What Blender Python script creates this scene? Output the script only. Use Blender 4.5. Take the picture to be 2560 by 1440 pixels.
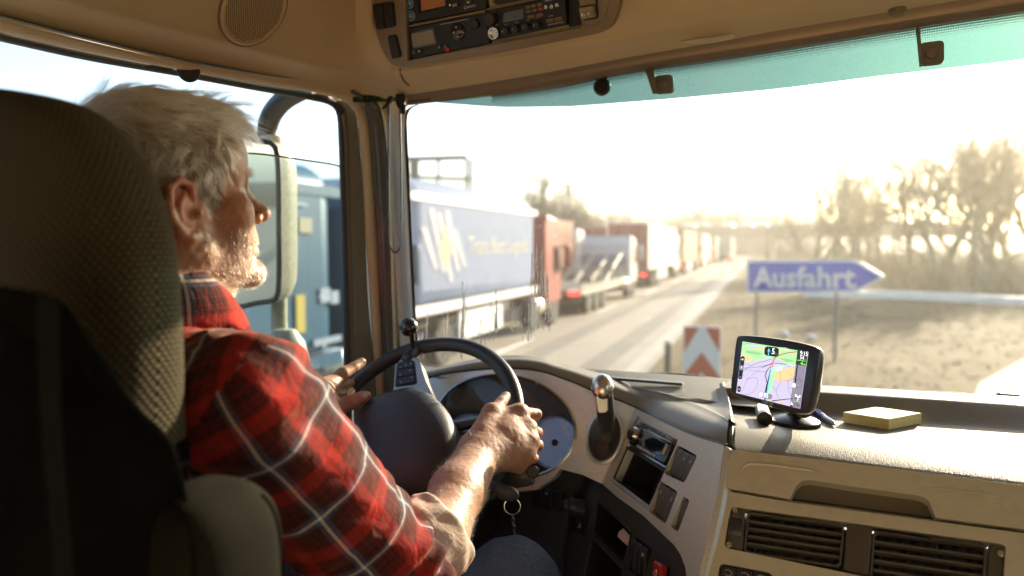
import bpy, bmesh, math, random
import numpy as np
from math import radians, sin, cos, tan, atan, pi, sqrt
from mathutils import Vector, Matrix, Euler
from mathutils.geometry import tessellate_polygon
from mathutils.bvhtree import BVHTree

S = bpy.context.scene
for o in list(bpy.data.objects):
    bpy.data.objects.remove(o)
COL = S.collection
random.seed(7)
RNG = np.random.default_rng(11)

# ------------------------------------------------------------------ camera
# cab frame: x right, y forward, z up, metres, origin at the camera until the very end (everything is lifted by EYE)
EYE = 2.6                       # camera height above the road
FPX = 1700.0                    # focal length in pixels of the 2560 px wide photograph
YAW, PITCH = radians(24), atan(105 / 1700)
FW = np.array([-sin(YAW) * cos(PITCH), cos(YAW) * cos(PITCH), -sin(PITCH)])
RT = np.array([cos(YAW), sin(YAW), 0.0])
UP = np.cross(RT, FW)
cd = bpy.data.cameras.new("camera")
cam = bpy.data.objects.new("camera", cd)
COL.objects.link(cam)
cam.matrix_world = Matrix(((RT[0], UP[0], -FW[0], 0), (RT[1], UP[1], -FW[1], 0), (RT[2], UP[2], -FW[2], 0), (0, 0, 0, 1)))
cd.sensor_width = 36.0
cd.lens = FPX / 2560 * 36.0
cd.clip_start, cd.clip_end = 0.02, 4000
cd.dof.use_dof = True
cd.dof.focus_distance = 1.12
cd.dof.aperture_fstop = 2.3
S.camera = cam

# ------------------------------------------------------------------ light
SUN_AZ, SUN_EL = radians(18), radians(19.5)       # azimuth to the right of the cab's forward axis
w = bpy.data.worlds.new("World"); S.world = w; w.use_nodes = True
nt = w.node_tree
sky = nt.nodes.new("ShaderNodeTexSky"); sky.sky_type = 'NISHITA'; sky.sun_disc = False
sky.sun_elevation = SUN_EL; sky.sun_rotation = SUN_AZ
sky.air_density = 1.0; sky.dust_density = 1.0; sky.ozone_density = 1.0
bg = nt.nodes["Background"]; bg.inputs[1].default_value = 0.10
nt.links.new(sky.outputs[0], bg.inputs[0])
sl = bpy.data.lights.new("sun", 'SUN'); sl.energy = 3.5; sl.angle = radians(0.6); sl.color = (1, .85, .63)
sun = bpy.data.objects.new("sun", sl); COL.objects.link(sun)
SUND = Vector((sin(SUN_AZ) * cos(SUN_EL), cos(SUN_AZ) * cos(SUN_EL), sin(SUN_EL)))
sun.rotation_euler = (SUND).to_track_quat('Z', 'Y').to_euler()

S.view_settings.view_transform = 'Standard'
S.view_settings.look = 'None'
S.view_settings.gamma = 1
S.view_settings.use_curve_mapping = False
S.view_settings.exposure = 2.0
S.render.engine = 'CYCLES'
S.cycles.use_denoising = True
S.cycles.max_bounces = 10
S.cycles.diffuse_bounces = 5
S.cycles.transparent_max_bounces = 24
S.cycles.sample_clamp_indirect = 6
S.cycles.caustics_reflective = False
S.cycles.caustics_refractive = False

# ------------------------------------------------------------------ picking points of the real place along lines of sight (design aid)
def A(*p): return np.array(p, float)
def ray(u, v): return FW + RT * (u - 1280) / FPX - UP * (v - 720) / FPX
def at(u, v, d): return ray(u, v) * d
def onp(u, v, pl):
    r = ray(u, v); return r * (np.dot(pl[0], pl[1]) / np.dot(r, pl[1]))
def fixx(u, v, x): r = ray(u, v); return r * (x / r[0])
def fixy(u, v, y): r = ray(u, v); return r * (y / r[1])
def fixz(u, v, z): r = ray(u, v); return r * (z / r[2])
def nrm(v): v = np.asarray(v, float); return v / np.linalg.norm(v)
def plane(p, n): return (np.asarray(p, float), nrm(n))
def plane3(a, b, c):
    n = nrm(np.cross(b - a, c - a))
    if np.dot(n, a) > 0: n = -n
    return (a, n)
def depth(p): return float(np.dot(p, FW))

# ------------------------------------------------------------------ objects
def thing(name, label, cat, loc=(0, 0, 0), group=None, kind=None):
    o = bpy.data.objects.new(name, None); COL.objects.link(o); o.location = loc
    o.empty_display_size = .05
    o['label'] = label; o['category'] = cat
    if group: o['group'] = group
    if kind: o['kind'] = kind
    return o
def tag(o, label=None, cat=None, group=None, kind=None):
    if label: o['label'] = label
    if cat: o['category'] = cat
    if group: o['group'] = group
    if kind: o['kind'] = kind
    return o
def link(name, me, parent=None, label=None):
    o = bpy.data.objects.new(name, me); COL.objects.link(o)
    if parent is not None:
        o.parent = parent
        if parent.type == 'EMPTY' and parent.parent is None:
            o.matrix_parent_inverse = Matrix.Translation(-Vector(parent.location))
    if label: o['label'] = label
    return o
def mesh(name, V, F, mat, parent=None, smooth=True, angle=38, bevel=0, bseg=2, uv=None, label=None, fix=True, sub=0):
    me = bpy.data.meshes.new(name)
    me.from_pydata([tuple(map(float, v)) for v in V], [], [tuple(int(i) for i in f) for f in F])
    if fix:
        bm = bmesh.new(); bm.from_mesh(me)
        bmesh.ops.remove_doubles(bm, verts=bm.verts, dist=1e-6)
        bmesh.ops.recalc_face_normals(bm, faces=bm.faces)
        bm.to_mesh(me); bm.free()
    if smooth:
        me.polygons.foreach_set('use_smooth', [True] * len(me.polygons))
        if angle: me.set_sharp_from_angle(angle=radians(angle))
    me.materials.append(mat)
    o = link(name, me, parent, label)
    if bevel:
        b = o.modifiers.new('bevel', 'BEVEL'); b.width = bevel; b.segments = bseg; b.limit_method = 'ANGLE'; b.angle_limit = radians(35)
        b.harden_normals = False
    if sub:
        s_ = o.modifiers.new('sub', 'SUBSURF'); s_.levels = sub; s_.render_levels = sub
    return o
class MB:
    def __init__(s): s.V = []; s.F = []
    def add(s, V, F):
        b = len(s.V); s.V += [tuple(v) for v in V]; s.F += [tuple(b + i for i in f) for f in F]; return s
    def box(s, c, sx, sy, sz, ax=(1, 0, 0), ay=(0, 1, 0), az=(0, 0, 1)):
        return s.add(*boxg(c, sx, sy, sz, ax, ay, az))
    def tube(s, pts, r, n=8, caps=True): return s.add(*tubeg(pts, r, n, caps))
    def prism(s, pts, nn, a, b): return s.add(*prismg(pts, nn, a, b))
    def lathe(s, prof, c, ax, n=24): return s.add(*latheg(prof, c, ax, n))
    def out(s, name, mat, parent=None, **k): return mesh(name, s.V, s.F, mat, parent, **k)
def boxg(c, sx, sy, sz, ax=(1, 0, 0), ay=(0, 1, 0), az=(0, 0, 1)):
    c = A(*c); ax, ay, az = A(*ax) * sx / 2, A(*ay) * sy / 2, A(*az) * sz / 2
    V = [c + i * ax + j * ay + k * az for i in (-1, 1) for j in (-1, 1) for k in (-1, 1)]
    F = [(0, 1, 3, 2), (4, 6, 7, 5), (0, 4, 5, 1), (2, 3, 7, 6), (0, 2, 6, 4), (1, 5, 7, 3)]
    return V, F
def frames(pts):
    pts = np.asarray(pts, float); n = len(pts)
    T = np.zeros_like(pts); T[1:-1] = pts[2:] - pts[:-2]; T[0] = pts[1] - pts[0]; T[-1] = pts[-1] - pts[-2]
    T /= np.linalg.norm(T, axis=1)[:, None] + 1e-12
    a = A(0, 0, 1) if abs(T[0][2]) < .9 else A(1, 0, 0)
    N = np.zeros_like(pts); N[0] = nrm(np.cross(T[0], a))
    for i in range(1, n):
        v = N[i - 1] - T[i] * np.dot(N[i - 1], T[i]); N[i] = nrm(v)
    return T, N, np.cross(T, N)
def tubeg(pts, r, n=8, caps=True, closed=False, flat=1.0):
    pts = np.asarray(pts, float); m = len(pts)
    r = np.full(m, r, float) if np.isscalar(r) else np.asarray(r, float)
    T, N, B = frames(pts); V = []; F = []
    for i in range(m):
        for j in range(n):
            a = 2 * pi * j / n; V.append(pts[i] + r[i] * (cos(a) * N[i] + flat * sin(a) * B[i]))
    for i in range(m - 1 if not closed else m):
        k = (i + 1) % m
        for j in range(n):
            F.append((i * n + j, i * n + (j + 1) % n, k * n + (j + 1) % n, k * n + j))
    if caps and not closed:
        F.append(tuple(range(n))[::-1]); F.append(tuple((m - 1) * n + j for j in range(n)))
    return V, F
def prismg(pts, nn, a, b):
    pts = np.asarray(pts, float); nn = nrm(nn); m = len(pts)
    V = [p + nn * a for p in pts] + [p + nn * b for p in pts]
    F = [tuple(range(m))[::-1], tuple(range(m, 2 * m))] + [(i, (i + 1) % m, m + (i + 1) % m, m + i) for i in range(m)]
    return V, F
def latheg(prof, c, ax, n=24, start=0):
    ax = nrm(ax); t = A(0, 0, 1) if abs(ax[2]) < .9 else A(1, 0, 0)
    u = nrm(np.cross(ax, t)); v = np.cross(ax, u); c = A(*c); V = []; F = []
    for r, h in prof:
        for j in range(n):
            a = 2 * pi * j / n; V.append(c + ax * h + r * (cos(a) * u + sin(a) * v))
    for i in range(len(prof) - 1):
        for j in range(n):
            F.append((i * n + j, i * n + (j + 1) % n, (i + 1) * n + (j + 1) % n, (i + 1) * n + j))
    if prof[0][0] > 1e-5: F.append(tuple(range(n))[::-1])
    if prof[-1][0] > 1e-5: F.append(tuple((len(prof) - 1) * n + j for j in range(n)))
    return V, F
def cat(P, n, closed=False):
    """Catmull-Rom resample of a polyline to n points, even in chord length."""
    P = np.asarray(P, float)
    if closed: P = np.vstack([P, P[:1]])
    L = np.r_[0, np.cumsum(np.linalg.norm(np.diff(P, axis=0), axis=1) ** .75)]
    t = np.linspace(0, L[-1], n + 1)[:-1] if closed else np.linspace(0, L[-1], n)
    m = len(P); out = []
    for x in t:
        i = min(max(int(np.searchsorted(L, x, side='right')) - 1, 0), m - 2)
        h = L[i + 1] - L[i] + 1e-12; s = (x - L[i]) / h
        p1, p2 = P[i], P[i + 1]
        if i > 0: m1 = (P[i + 1] - P[i - 1]) / (L[i + 1] - L[i - 1] + 1e-12) * h
        elif closed: m1 = (P[1] - P[-2]) / (L[1] + L[-1] - L[-2]) * h
        else: m1 = p2 - p1
        if i < m - 2: m2 = (P[i + 2] - P[i]) / (L[i + 2] - L[i] + 1e-12) * h
        elif closed: m2 = (P[1] - P[-2]) / (L[1] + L[-1] - L[-2]) * h
        else: m2 = p2 - p1
        s2, s3 = s * s, s ** 3
        out.append((2 * s3 - 3 * s2 + 1) * p1 + (s3 - 2 * s2 + s) * m1 + (-2 * s3 + 3 * s2) * p2 + (s3 - s2) * m2)
    return np.array(out)
def grid(V2):
    r, c = V2.shape[:2]; V = V2.reshape(-1, 3)
    F = [(i * c + j, i * c + j + 1, (i + 1) * c + j + 1, (i + 1) * c + j) for i in range(r - 1) for j in range(c - 1)]
    return V, F
def loftg(rails, nu=48, nv=24, lin=False):
    R = np.array([cat(r, nu) for r in rails])
    if lin: return grid(R)
    G = np.array([cat(R[:, j], nv) for j in range(nu)]).transpose(1, 0, 2)
    return grid(G)
def loft(name, rails, mat, parent, nu=48, nv=24, **k):
    return mesh(name, *loftg(rails, nu, nv), mat, parent, fix=False, **k)
def bandg(ra, rb, bulge, nu=40, nv=7, toward=None):
    """strip between two rails, rounded towards the camera side, with a back face"""
    a, b = cat(ra, nu), cat(rb, nu); G = []
    t = np.linspace(0, pi, nv)
    tw = nrm(toward) if toward is not None else None
    for i in range(nu):
        n = tw if tw is not None else nrm(-(a[i] + b[i]))
        mid, half = (a[i] + b[i]) / 2, (b[i] - a[i]) / 2
        G.append([mid - half * cos(x) + n * bulge * sin(x) ** .7 for x in t])
    return grid(np.array(G))
def band(name, ra, rb, bulge, mat, parent, **k):
    nu = k.pop('nu', 40); tw = k.pop('toward', None); nv = k.pop('nv', 7)
    return mesh(name, *bandg(ra, rb, bulge, nu, nv, tw), mat, parent, fix=False, **k)
def rpoly(P, r, n=5):
    """round the corners of a planar polygon (3-D points)"""
    P = np.asarray(P, float); out = []; m = len(P)
    r = [r] * m if np.isscalar(r) else r
    for i in range(m):
        p, a, b = P[i], P[i - 1] - P[i], P[(i + 1) % m] - P[i]
        la, lb = np.linalg.norm(a), np.linalg.norm(b)
        q = min(r[i], la * .48, lb * .48)
        if q < 1e-6: out.append(p); continue
        s, e = p + a / la * q, p + b / lb * q
        for t in np.linspace(0, 1, n): out.append((1 - t) ** 2 * s + 2 * t * (1 - t) * p + t * t * e)
    return np.array(out)
def prism(name, pts, nn, a, b, mat, parent, bevel=0, **k):
    return mesh(name, *prismg(pts, nn, a, b), mat, parent, bevel=bevel, **k)
def plateg(outer, holes, nn, back, front=0.0, hback=None):
    nn = nrm(nn); loops = [np.asarray(outer, float)] + [np.asarray(h, float) for h in holes]
    tri = tessellate_polygon([[Vector(p) for p in l] for l in loops])
    flat = np.vstack(loops); m = len(flat)
    V = [p + nn * front for p in flat] + [p - nn * back for p in flat]
    F = [tuple(t) for t in tri]
    b = 0
    for l in loops:
        q = len(l)
        F += [(b + i, b + (i + 1) % q, m + b + (i + 1) % q, m + b + i) for i in range(q)]; b += q
    return V, F
def plate(name, outer, holes, nn, back, mat, parent, front=0.0, **k):
    return mesh(name, *plateg(outer, holes, nn, back, front), mat, parent, **k)
def quad(px, pl): return np.array([onp(u, v, pl) for u, v in px])
def sub(Q, u0, u1, v0, v1):
    f = lambda u, v: (Q[0] * (1 - u) + Q[1] * u) * (1 - v) + (Q[3] * (1 - u) + Q[2] * u) * v
    return np.array([f(u0, v0), f(u1, v0), f(u1, v1), f(u0, v1)])
def bil(Q, u, v): return (Q[0] * (1 - u) + Q[1] * u) * (1 - v) + (Q[3] * (1 - u) + Q[2] * u) * v
def domeg(outline, nn, h, rings=10, c=None, p=2.2, inner=0.0):
    outline = np.asarray(outline, float); c = outline.mean(0) if c is None else A(*c); nn = nrm(nn); m = len(outline)
    V = []; F = []
    for i in range(rings):
        t = i / (rings - 1) * (1 - inner); s = (1 - t ** p) ** (1 / p) if t < 1 else 0
        V += [c + (q - c) * max(s, 1e-3) + nn * h * t for q in outline]
    for i in range(rings - 1):
        F += [(i * m + j, i * m + (j + 1) % m, (i + 1) * m + (j + 1) % m, (i + 1) * m + j) for j in range(m)]
    F.append(tuple((rings - 1) * m + j for j in range(m)))
    return V, F
_tx = {}
def textg(body, bold=False):
    if body not in _tx:
        cu = bpy.data.curves.new('lettering', 'FONT'); cu.body = body; cu.size = 1; cu.resolution_u = 2
        if bold: cu.offset = .028
        o = bpy.data.objects.new('lettering', cu); COL.objects.link(o)
        bpy.context.view_layer.update()
        me = bpy.data.meshes.new_from_object(o.evaluated_get(bpy.context.evaluated_depsgraph_get()))
        V = [A(*v.co) for v in me.vertices]; F = [tuple(p.vertices) for p in me.polygons]
        bpy.data.objects.remove(o); bpy.data.curves.remove(cu); bpy.data.meshes.remove(me)
        _tx[body] = (V, F)
    return _tx[body]
def text(name, body, o, ex, ey, size, mat, parent, width=None, bold=False, **k):
    """flat print: origin o (lower left), ex right, ey up; width stretches it to that length"""
    V, F = textg(body, bold); ex, ey = nrm(ex), nrm(ey); xs = [v[0] for v in V]
    sx = size if width is None else width / (max(xs) - min(xs) + 1e-9)
    return mesh(name, [A(*o) + ex * (v[0] - min(xs)) * sx + ey * v[1] * size for v in V], F, mat, parent, smooth=False, fix=False, **k)

# ------------------------------------------------------------------ materials
def M(name, col, rough=.5, metal=0.0, noise=None, bump=None, coat=0.0, spec=.5, sss=None, sheen=0.0, aniso=None, emit=None, trans=0.0, ior=1.5, alpha=1.0):
    m = bpy.data.materials.new(name); m.use_nodes = True; t = m.node_tree; b = t.nodes['Principled BSDF']
    b.inputs['Base Color'].default_value = (*col, 1); b.inputs['Roughness'].default_value = rough
    b.inputs['Metallic'].default_value = metal; b.inputs['Specular IOR Level'].default_value = spec
    b.inputs['Coat Weight'].default_value = coat; b.inputs['Coat Roughness'].default_value = .08
    b.inputs['Sheen Weight'].default_value = sheen; b.inputs['IOR'].default_value = ior
    b.inputs['Transmission Weight'].default_value = trans; b.inputs['Alpha'].default_value = alpha
    if sss:
        b.inputs['Subsurface Weight'].default_value = sss[0]; b.inputs['Subsurface Radius'].default_value = sss[1]; b.inputs['Subsurface Scale'].default_value = sss[2]
    if emit: b.inputs['Emission Color'].default_value = (*emit[0], 1); b.inputs['Emission Strength'].default_value = emit[1]
    tc = t.nodes.new('ShaderNodeTexCoord')
    if noise:           # (scale, amount, detail[, stretch])
        n = t.nodes.new('ShaderNodeTexNoise'); n.inputs['Scale'].default_value = noise[0]; n.inputs['Detail'].default_value = noise[2] if len(noise) > 2 else 4
        src = tc.outputs['Object']
        if len(noise) > 3:
            mp = t.nodes.new('ShaderNodeMapping'); mp.inputs['Scale'].default_value = noise[3]
            if len(noise) > 4: mp.inputs['Rotation'].default_value = noise[4]
            t.links.new(src, mp.inputs[0]); src = mp.outputs[0]
        t.links.new(src, n.inputs['Vector'])
        r = t.nodes.new('ShaderNodeMapRange'); r.inputs[1].default_value = .3; r.inputs[2].default_value = .7
        r.inputs[3].default_value = 1 - noise[1]; r.inputs[4].default_value = 1 + noise[1]
        t.links.new(n.outputs[0], r.inputs[0])
        mx = t.nodes.new('ShaderNodeVectorMath'); mx.operation = 'SCALE'; mx.inputs[0].default_value = col
        t.links.new(r.outputs[0], mx.inputs['Scale']); t.links.new(mx.outputs[0], b.inputs['Base Color'])
        r2 = t.nodes.new('ShaderNodeMapRange'); r2.inputs[3].default_value = max(rough - .1, .03); r2.inputs[4].default_value = min(rough + .1, 1)
        t.links.new(n.outputs[0], r2.inputs[0]); t.links.new(r2.outputs[0], b.inputs['Roughness'])
    if bump:            # (kind, scale, strength, distance)
        if bump[0] == 'v':
            n = t.nodes.new('ShaderNodeTexVoronoi'); n.inputs['Scale'].default_value = bump[1]; n.feature = 'SMOOTH_F1'; o_ = n.outputs['Distance']
        else:
            n = t.nodes.new('ShaderNodeTexNoise'); n.inputs['Scale'].default_value = bump[1]; n.inputs['Detail'].default_value = 3; o_ = n.outputs[0]
        t.links.new(tc.outputs['Object'], n.inputs['Vector'])
        bp = t.nodes.new('ShaderNodeBump'); bp.inputs['Strength'].default_value = bump[2]; bp.inputs['Distance'].default_value = bump[3]
        t.links.new(o_, bp.inputs['Height']); t.links.new(bp.outputs[0], b.inputs['Normal'])
    return m
def N(m): return m.node_tree.nodes, m.node_tree.links, m.node_tree.nodes['Principled BSDF']

BEIGE = M('beige_trim', (.60, .47, .27), .62, noise=(9, .06, 3), bump=('n', 900, .25, .0006))
BEIGE_D = M('beige_trim_dark', (.25, .18, .12), .7, noise=(9, .06, 3), bump=('n', 900, .25, .0006))
BEIGE_L = M('beige_light', (.74, .61, .41), .55, noise=(7, .06, 3))
PAD = M('dash_pad', (.19, .168, .118), .5, noise=(14, .08, 3), bump=('v', 620, .55, .0011))
DARK = M('dark_plastic', (.032, .030, .027), .48, noise=(20, .1, 3), bump=('v', 900, .3, .0006))
BLACK = M('black_plastic', (.012, .012, .012), .35, bump=('n', 700, .15, .0004))
GLOSSK = M('gloss_black', (.008, .008, .009), .12, coat=.6)
RUBBER = M('rubber_seal', (.045, .043, .04), .55, noise=(30, .15, 3))
GREYP = M('door_frame_grey', (.23, .215, .165), .55, noise=(25, .08, 3), bump=('n', 600, .2, .0005))
SILVER = M('silver_paint', (.62, .62, .56), .40, metal=.35, noise=(420, .09, 2, (1, 1, .045), (0, .1, 0)))
SILVER2 = M('satin_silver', (.70, .75, .79), .36, metal=.35, noise=(60, .05, 3))
CHROME = M('brushed_metal', (.62, .58, .52), .24, metal=1.0, noise=(60, .06, 3))
WHITEP = M('white_print', (.75, .73, .68), .6)
LEATHER = M('wheel_leather', (.024, .023, .024), .36, noise=(40, .15, 3), bump=('v', 750, .35, .0008))
HUBM = M('hub_plastic', (.046, .048, .058), .46, bump=('v', 520, .4, .0009))

# ================================================================== THE CAB (one vehicle: everything that is bolted to it)
cab = thing('truck_cab', 'beige lorry cab interior with grey dashboard round the steering driver', 'truck cab', (0, .6, -2.6))
def P_(px, f): return np.array([f(*p) for p in px])

# ---- windscreen: curved glass, y given by x and z
def wsy(x, z): return 1.545 - .155 * (z + .285) - .12 * np.clip(abs(x) / 1.0, 0, 1.1) ** 3
def onws(u, v, off=0.0):
    r = ray(u, v); t = 1.5
    for _ in range(30):
        p = r * t; t = (wsy(p[0], p[2]) - off) / r[1]
    return r * t
GLASS_N = {}
def glass(name, tint, film, gloss_rough=.02, glow=0.0):
    m = bpy.data.materials.new(name); m.use_nodes = True; t = m.node_tree; t.nodes.remove(t.nodes['Principled BSDF'])
    out = t.nodes['Material Output']
    tr = t.nodes.new('ShaderNodeBsdfTransparent'); tr.inputs[0].default_value = (*tint, 1)
    gl = t.nodes.new('ShaderNodeBsdfGlossy'); gl.inputs['Roughness'].default_value = gloss_rough
    lw = t.nodes.new('ShaderNodeFresnel'); lw.inputs[0].default_value = 1.45
    mul = t.nodes.new('ShaderNodeMath'); mul.operation = 'MULTIPLY'; mul.inputs[1].default_value = .8
    m1 = t.nodes.new('ShaderNodeMixShader'); t.links.new(lw.outputs[0], mul.inputs[0]); t.links.new(mul.outputs[0], m1.inputs[0])
    t.links.new(tr.outputs[0], m1.inputs[1]); t.links.new(gl.outputs[0], m1.inputs[2])
    # film of dust, added and tinted golden as a veil of sun glare
    tl = t.nodes.new('ShaderNodeBsdfTranslucent'); tl.inputs[0].default_value = (1, .90, .68, 1)
    m2 = t.nodes.new('ShaderNodeMixShader')
    tc = t.nodes.new('ShaderNodeTexCoord'); n = t.nodes.new('ShaderNodeTexNoise'); n.inputs['Scale'].default_value = 3; n.inputs['Detail'].default_value = 8
    t.links.new(tc.outputs['Object'], n.inputs[0])
    n2 = t.nodes.new('ShaderNodeTexNoise'); n2.inputs['Scale'].default_value = 160; n2.inputs['Detail'].default_value = 2
    t.links.new(tc.outputs['Object'], n2.inputs[0])
    ad = t.nodes.new('ShaderNodeMath'); ad.operation = 'ADD'; t.links.new(n.outputs[0], ad.inputs[0])
    m3 = t.nodes.new('ShaderNodeMath'); m3.operation = 'MULTIPLY'; m3.inputs[1].default_value = .35; t.links.new(n2.outputs[0], m3.inputs[0]); t.links.new(m3.outputs[0], ad.inputs[1])
    r = t.nodes.new('ShaderNodeMapRange'); r.inputs[1].default_value = .35; r.inputs[2].default_value = 1.0
    r.inputs[3].default_value = film * .55; r.inputs[4].default_value = film * 1.5
    t.links.new(ad.outputs[0], r.inputs[0]); t.links.new(r.outputs[0], m2.inputs[0])
    t.links.new(m1.outputs[0], m2.inputs[1]); t.links.new(tl.outputs[0], m2.inputs[2])
    last = m2.outputs[0]
    if glow:        # golden sun glow put into the glass as a forward scatter lobe
        rf = t.nodes.new('ShaderNodeBsdfRefraction'); rf.inputs['IOR'].default_value = .78; rf.inputs['Roughness'].default_value = .62; rf.inputs[0].default_value = (1, .89, .68, 1)
        m4 = t.nodes.new('ShaderNodeMixShader'); m4.inputs[0].default_value = glow
        t.links.new(last, m4.inputs[1]); t.links.new(rf.outputs[0], m4.inputs[2]); last = m4.outputs[0]
    t.links.new(last, out.inputs[0])
    return m
G_WS = glass('windscreen_glass', (.94, .95, .93), .010, glow=.021)
G_BAND = glass('teal_shade_band', (.028, .101, .096), .02, glow=.016)
G_SIDE = glass('door_glass', (.93, .96, .95), .03)
G_SIDE2 = glass('door_glass_dusty', (.58, .71, .75), .04)

zb, zt = -.34, .47
band_v = lambda x: None
def wspt(x, z): return A(x, wsy(x, z), z)
# lower edge of the teal band, traced on the glass
BE = np.array([onws(u, v) for u, v in [(1040, 252), (1250, 268), (1430, 266), (1700, 245), (1950, 222), (2200, 190), (2560, 148), (2900, 95)]])
xs = np.linspace(-1.0, 1.0, 41)
bz = np.interp(xs, BE[:, 0], BE[:, 2])
G = np.array([[wspt(x, z) for z in np.linspace(zb, bz[i], 14)] for i, x in enumerate(xs)])
ws = mesh('windscreen', *grid(G), G_WS, cab, fix=False)
G = np.array([[wspt(x, z) for z in np.linspace(bz[i], zt, 8)] for i, x in enumerate(xs)])
mesh('shade_band', *grid(G), G_BAND, ws, fix=False, label='teal tinted sun band along the top of the windscreen')
# dotted frit under the header
FRIT = M('frit_dots', (.10, .09, .07), .6)
mb = MB()
hdr_px = [(1000, 266), (1019, 264), (1200, 243), (1386, 219), (1560, 184), (1800, 149), (1950, 125), (2340, 62), (2560, 29), (2900, -25)]
hl = cat(np.array([onws(u, v, .002) for u, v in hdr_px]), 240)
for row in range(5):
    rr_ = .0023 - .0004 * row
    for i in range(60, 240):
        for half in (0, .5):
            pass
    cnt = 330
    line = cat(hl[40:], cnt)
    for i in range(cnt):
        x = line[i][0] + (.0026 if row % 2 else 0); z = line[i][2] - .002 - .0042 * row
        p = wspt(x, z) - A(0, .002, 0)
        mb.add([p + A(rr_ * cos(k * pi / 3), 0, rr_ * sin(k * pi / 3)) for k in range(6)], [(0, 1, 2, 3, 4, 5)])
o = mb.out('frit_dots', FRIT, ws, smooth=False, fix=False); o['kind'] = 'stuff'
# dark frit down the left edge
mb = MB()
fe = cat(np.array([onws(u, v, .002) for u, v in [(1040, 262), (1018, 272), (1008, 292), (1008, 340), (1012, 420), (1018, 560), (1026, 720), (1034, 850), (1040, 900)]]), 60)
fi = fe + A(.011, .001, 0)
o = mesh('frit_edge', *loftg([fe, fi], 60, 2, True), BLACK, ws, fix=False)
# water running down the glass
WATER = bpy.data.materials.new('water'); WATER.use_nodes = True
t = WATER.node_tree; b = t.nodes['Principled BSDF']; b.inputs['Transmission Weight'].default_value = 1; b.inputs['Roughness'].default_value = .02; b.inputs['IOR'].default_value = 1.33
mb = MB(); rg = np.random.default_rng(5)
def runlet(u, v0, v1, wd):
    v = v0; du = 0; pts = []
    while v < v1:
        du += rg.normal(0, .8); pts.append((u + du + (v - v0) * -.03, v)); v += rg.uniform(5, 11)
    if len(pts) < 3: return
    L3 = np.array([onws(a, b_, .0015) for a, b_ in pts])
    r = wd * (.5 + .6 * rg.random(len(L3))); r[0] *= .3; r[-1] *= 1.3
    mb.tube(L3, r, 5)
for u, v0, v1, n_ in [(1352, 600, 800, 7), (1365, 640, 860, 5), (1312, 735, 880, 8), (1330, 740, 860, 5), (1285, 740, 860, 4), (1378, 730, 850, 4), (1240, 700, 880, 6), (1160, 700, 900, 7), (1110, 760, 900, 6), (1060, 770, 900, 4), (1200, 760, 900, 5)]:
    for k in range(n_): runlet(u + rg.normal(0, 9), v0 + rg.uniform(0, 90), v1 - rg.uniform(0, 60), rg.uniform(.0008, .0019))
for k in range(260):
    u, v = rg.uniform(1040, 1400), rg.uniform(560, 890)
    p = onws(u, v, .001); r = rg.uniform(.0006, .0017)
    mb.add(*latheg([(r, 0), (r * .7, r * .5), (0, r * .7)], p, (0, -1, .1), 6))
o = mb.out('water_streaks', WATER, ws, fix=False); o['kind'] = 'stuff'; o['label'] = 'rain runlets on the lower left of the windscreen'
# little round and square fittings stuck on the glass
def suction(u, v, r):
    p = onws(u, v, .004); mb = MB(); mb.lathe([(r * .8, .012), (r, .006), (r, 0), (r * .8, -.004), (0, -.006)], p, (0, -1, 0), 28)
    mb.prism([onws(u - 14, v - 40, .004), onws(u + 14, v - 40, .004), onws(u + 11, v - 5, .004), onws(u - 11, v - 5, .004)], (0, -1, 0), 0, .006)
    return mb.out('blind_catch', BLACK, cab)
suction(1506, 218, .0185)
def bracket(px_arm, px_pad, mt):
    ap = np.array([onws(u, v, .012) for u, v in px_arm]); pp = rpoly(np.array([onws(u, v, .006) for u, v in px_pad]), .009)
    mb = MB(); mb.prism(ap, (0, -1, 0), -.004, .012); mb.prism(pp, (0, -1, 0), -.004, .006)
    c = pp.mean(0); mb.lathe([(.010, .006), (.010, .009), (.006, .011), (0, .011)], c, (0, -1, 0), 20)
    return mb.out('sensor_bracket', mt, cab)
SENS = M('sensor_housing', (.10, .082, .06), .55)
bracket([(1616, 178), (1637, 175), (1645, 230), (1634, 235)], [(1640, 190), (1684, 188), (1685, 232), (1637, 236)], SENS)
bracket([(2290, 72), (2297, 72), (2306, 165), (2299, 166)], [(2297, 110), (2359, 102), (2359, 160), (2299, 166)], SENS)
mb = MB()
for k in range(3): mb.tube(np.array([onws(1080 + 13 * k + 5 * cos(a), 270 + 5 * sin(a), .003) for a in np.linspace(0, 2 * pi, 14)]), .0007, 4, False)
mb.out('glass_stamp', DARK, ws)

# ---- overhead shelf and roof lining -------------------------------------------------
PO = plane((-.667, 1.185, .41), (-.05, -.943, -.327))
def headrail(px, xl, yf, n_left, n_corner):
    """left part lies on x=xl, front part on y=yf, in between it turns the corner"""
    out = []
    for i, (u, v) in enumerate(px):
        a = fixx(u, v, xl); b = fixy(u, v, yf)
        if i < n_left: out.append(a)
        elif i < n_left + n_corner:
            t = (i - n_left + 1) / (n_corner + 1); out.append(at(u, v, depth(a) * (1 - t) + depth(b) * t))
        else: out.append(b)
    return np.array(out)
H0 = headrail([(-700, -130), (-300, -25), (0, 44), (220, 98), (440, 152), (670, 200), (880, 240), (925, 247), (965, 245), (1012, 236), (1300, 190), (1560, 142), (1800, 100), (1950, 72), (2340, 6), (2700, -57), (3000, -110)], -1.0, 1.30, 7, 2)
H1 = headrail([(-700, -150), (-300, -65), (0, 5), (220, 58), (450, 112), (690, 168), (870, 208), (920, 216), (970, 216), (1010, 209), (1300, 165), (1560, 121), (1800, 78), (1950, 52), (2340, -12), (2700, -75), (3000, -128)], -.965, 1.245, 7, 2)
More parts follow.
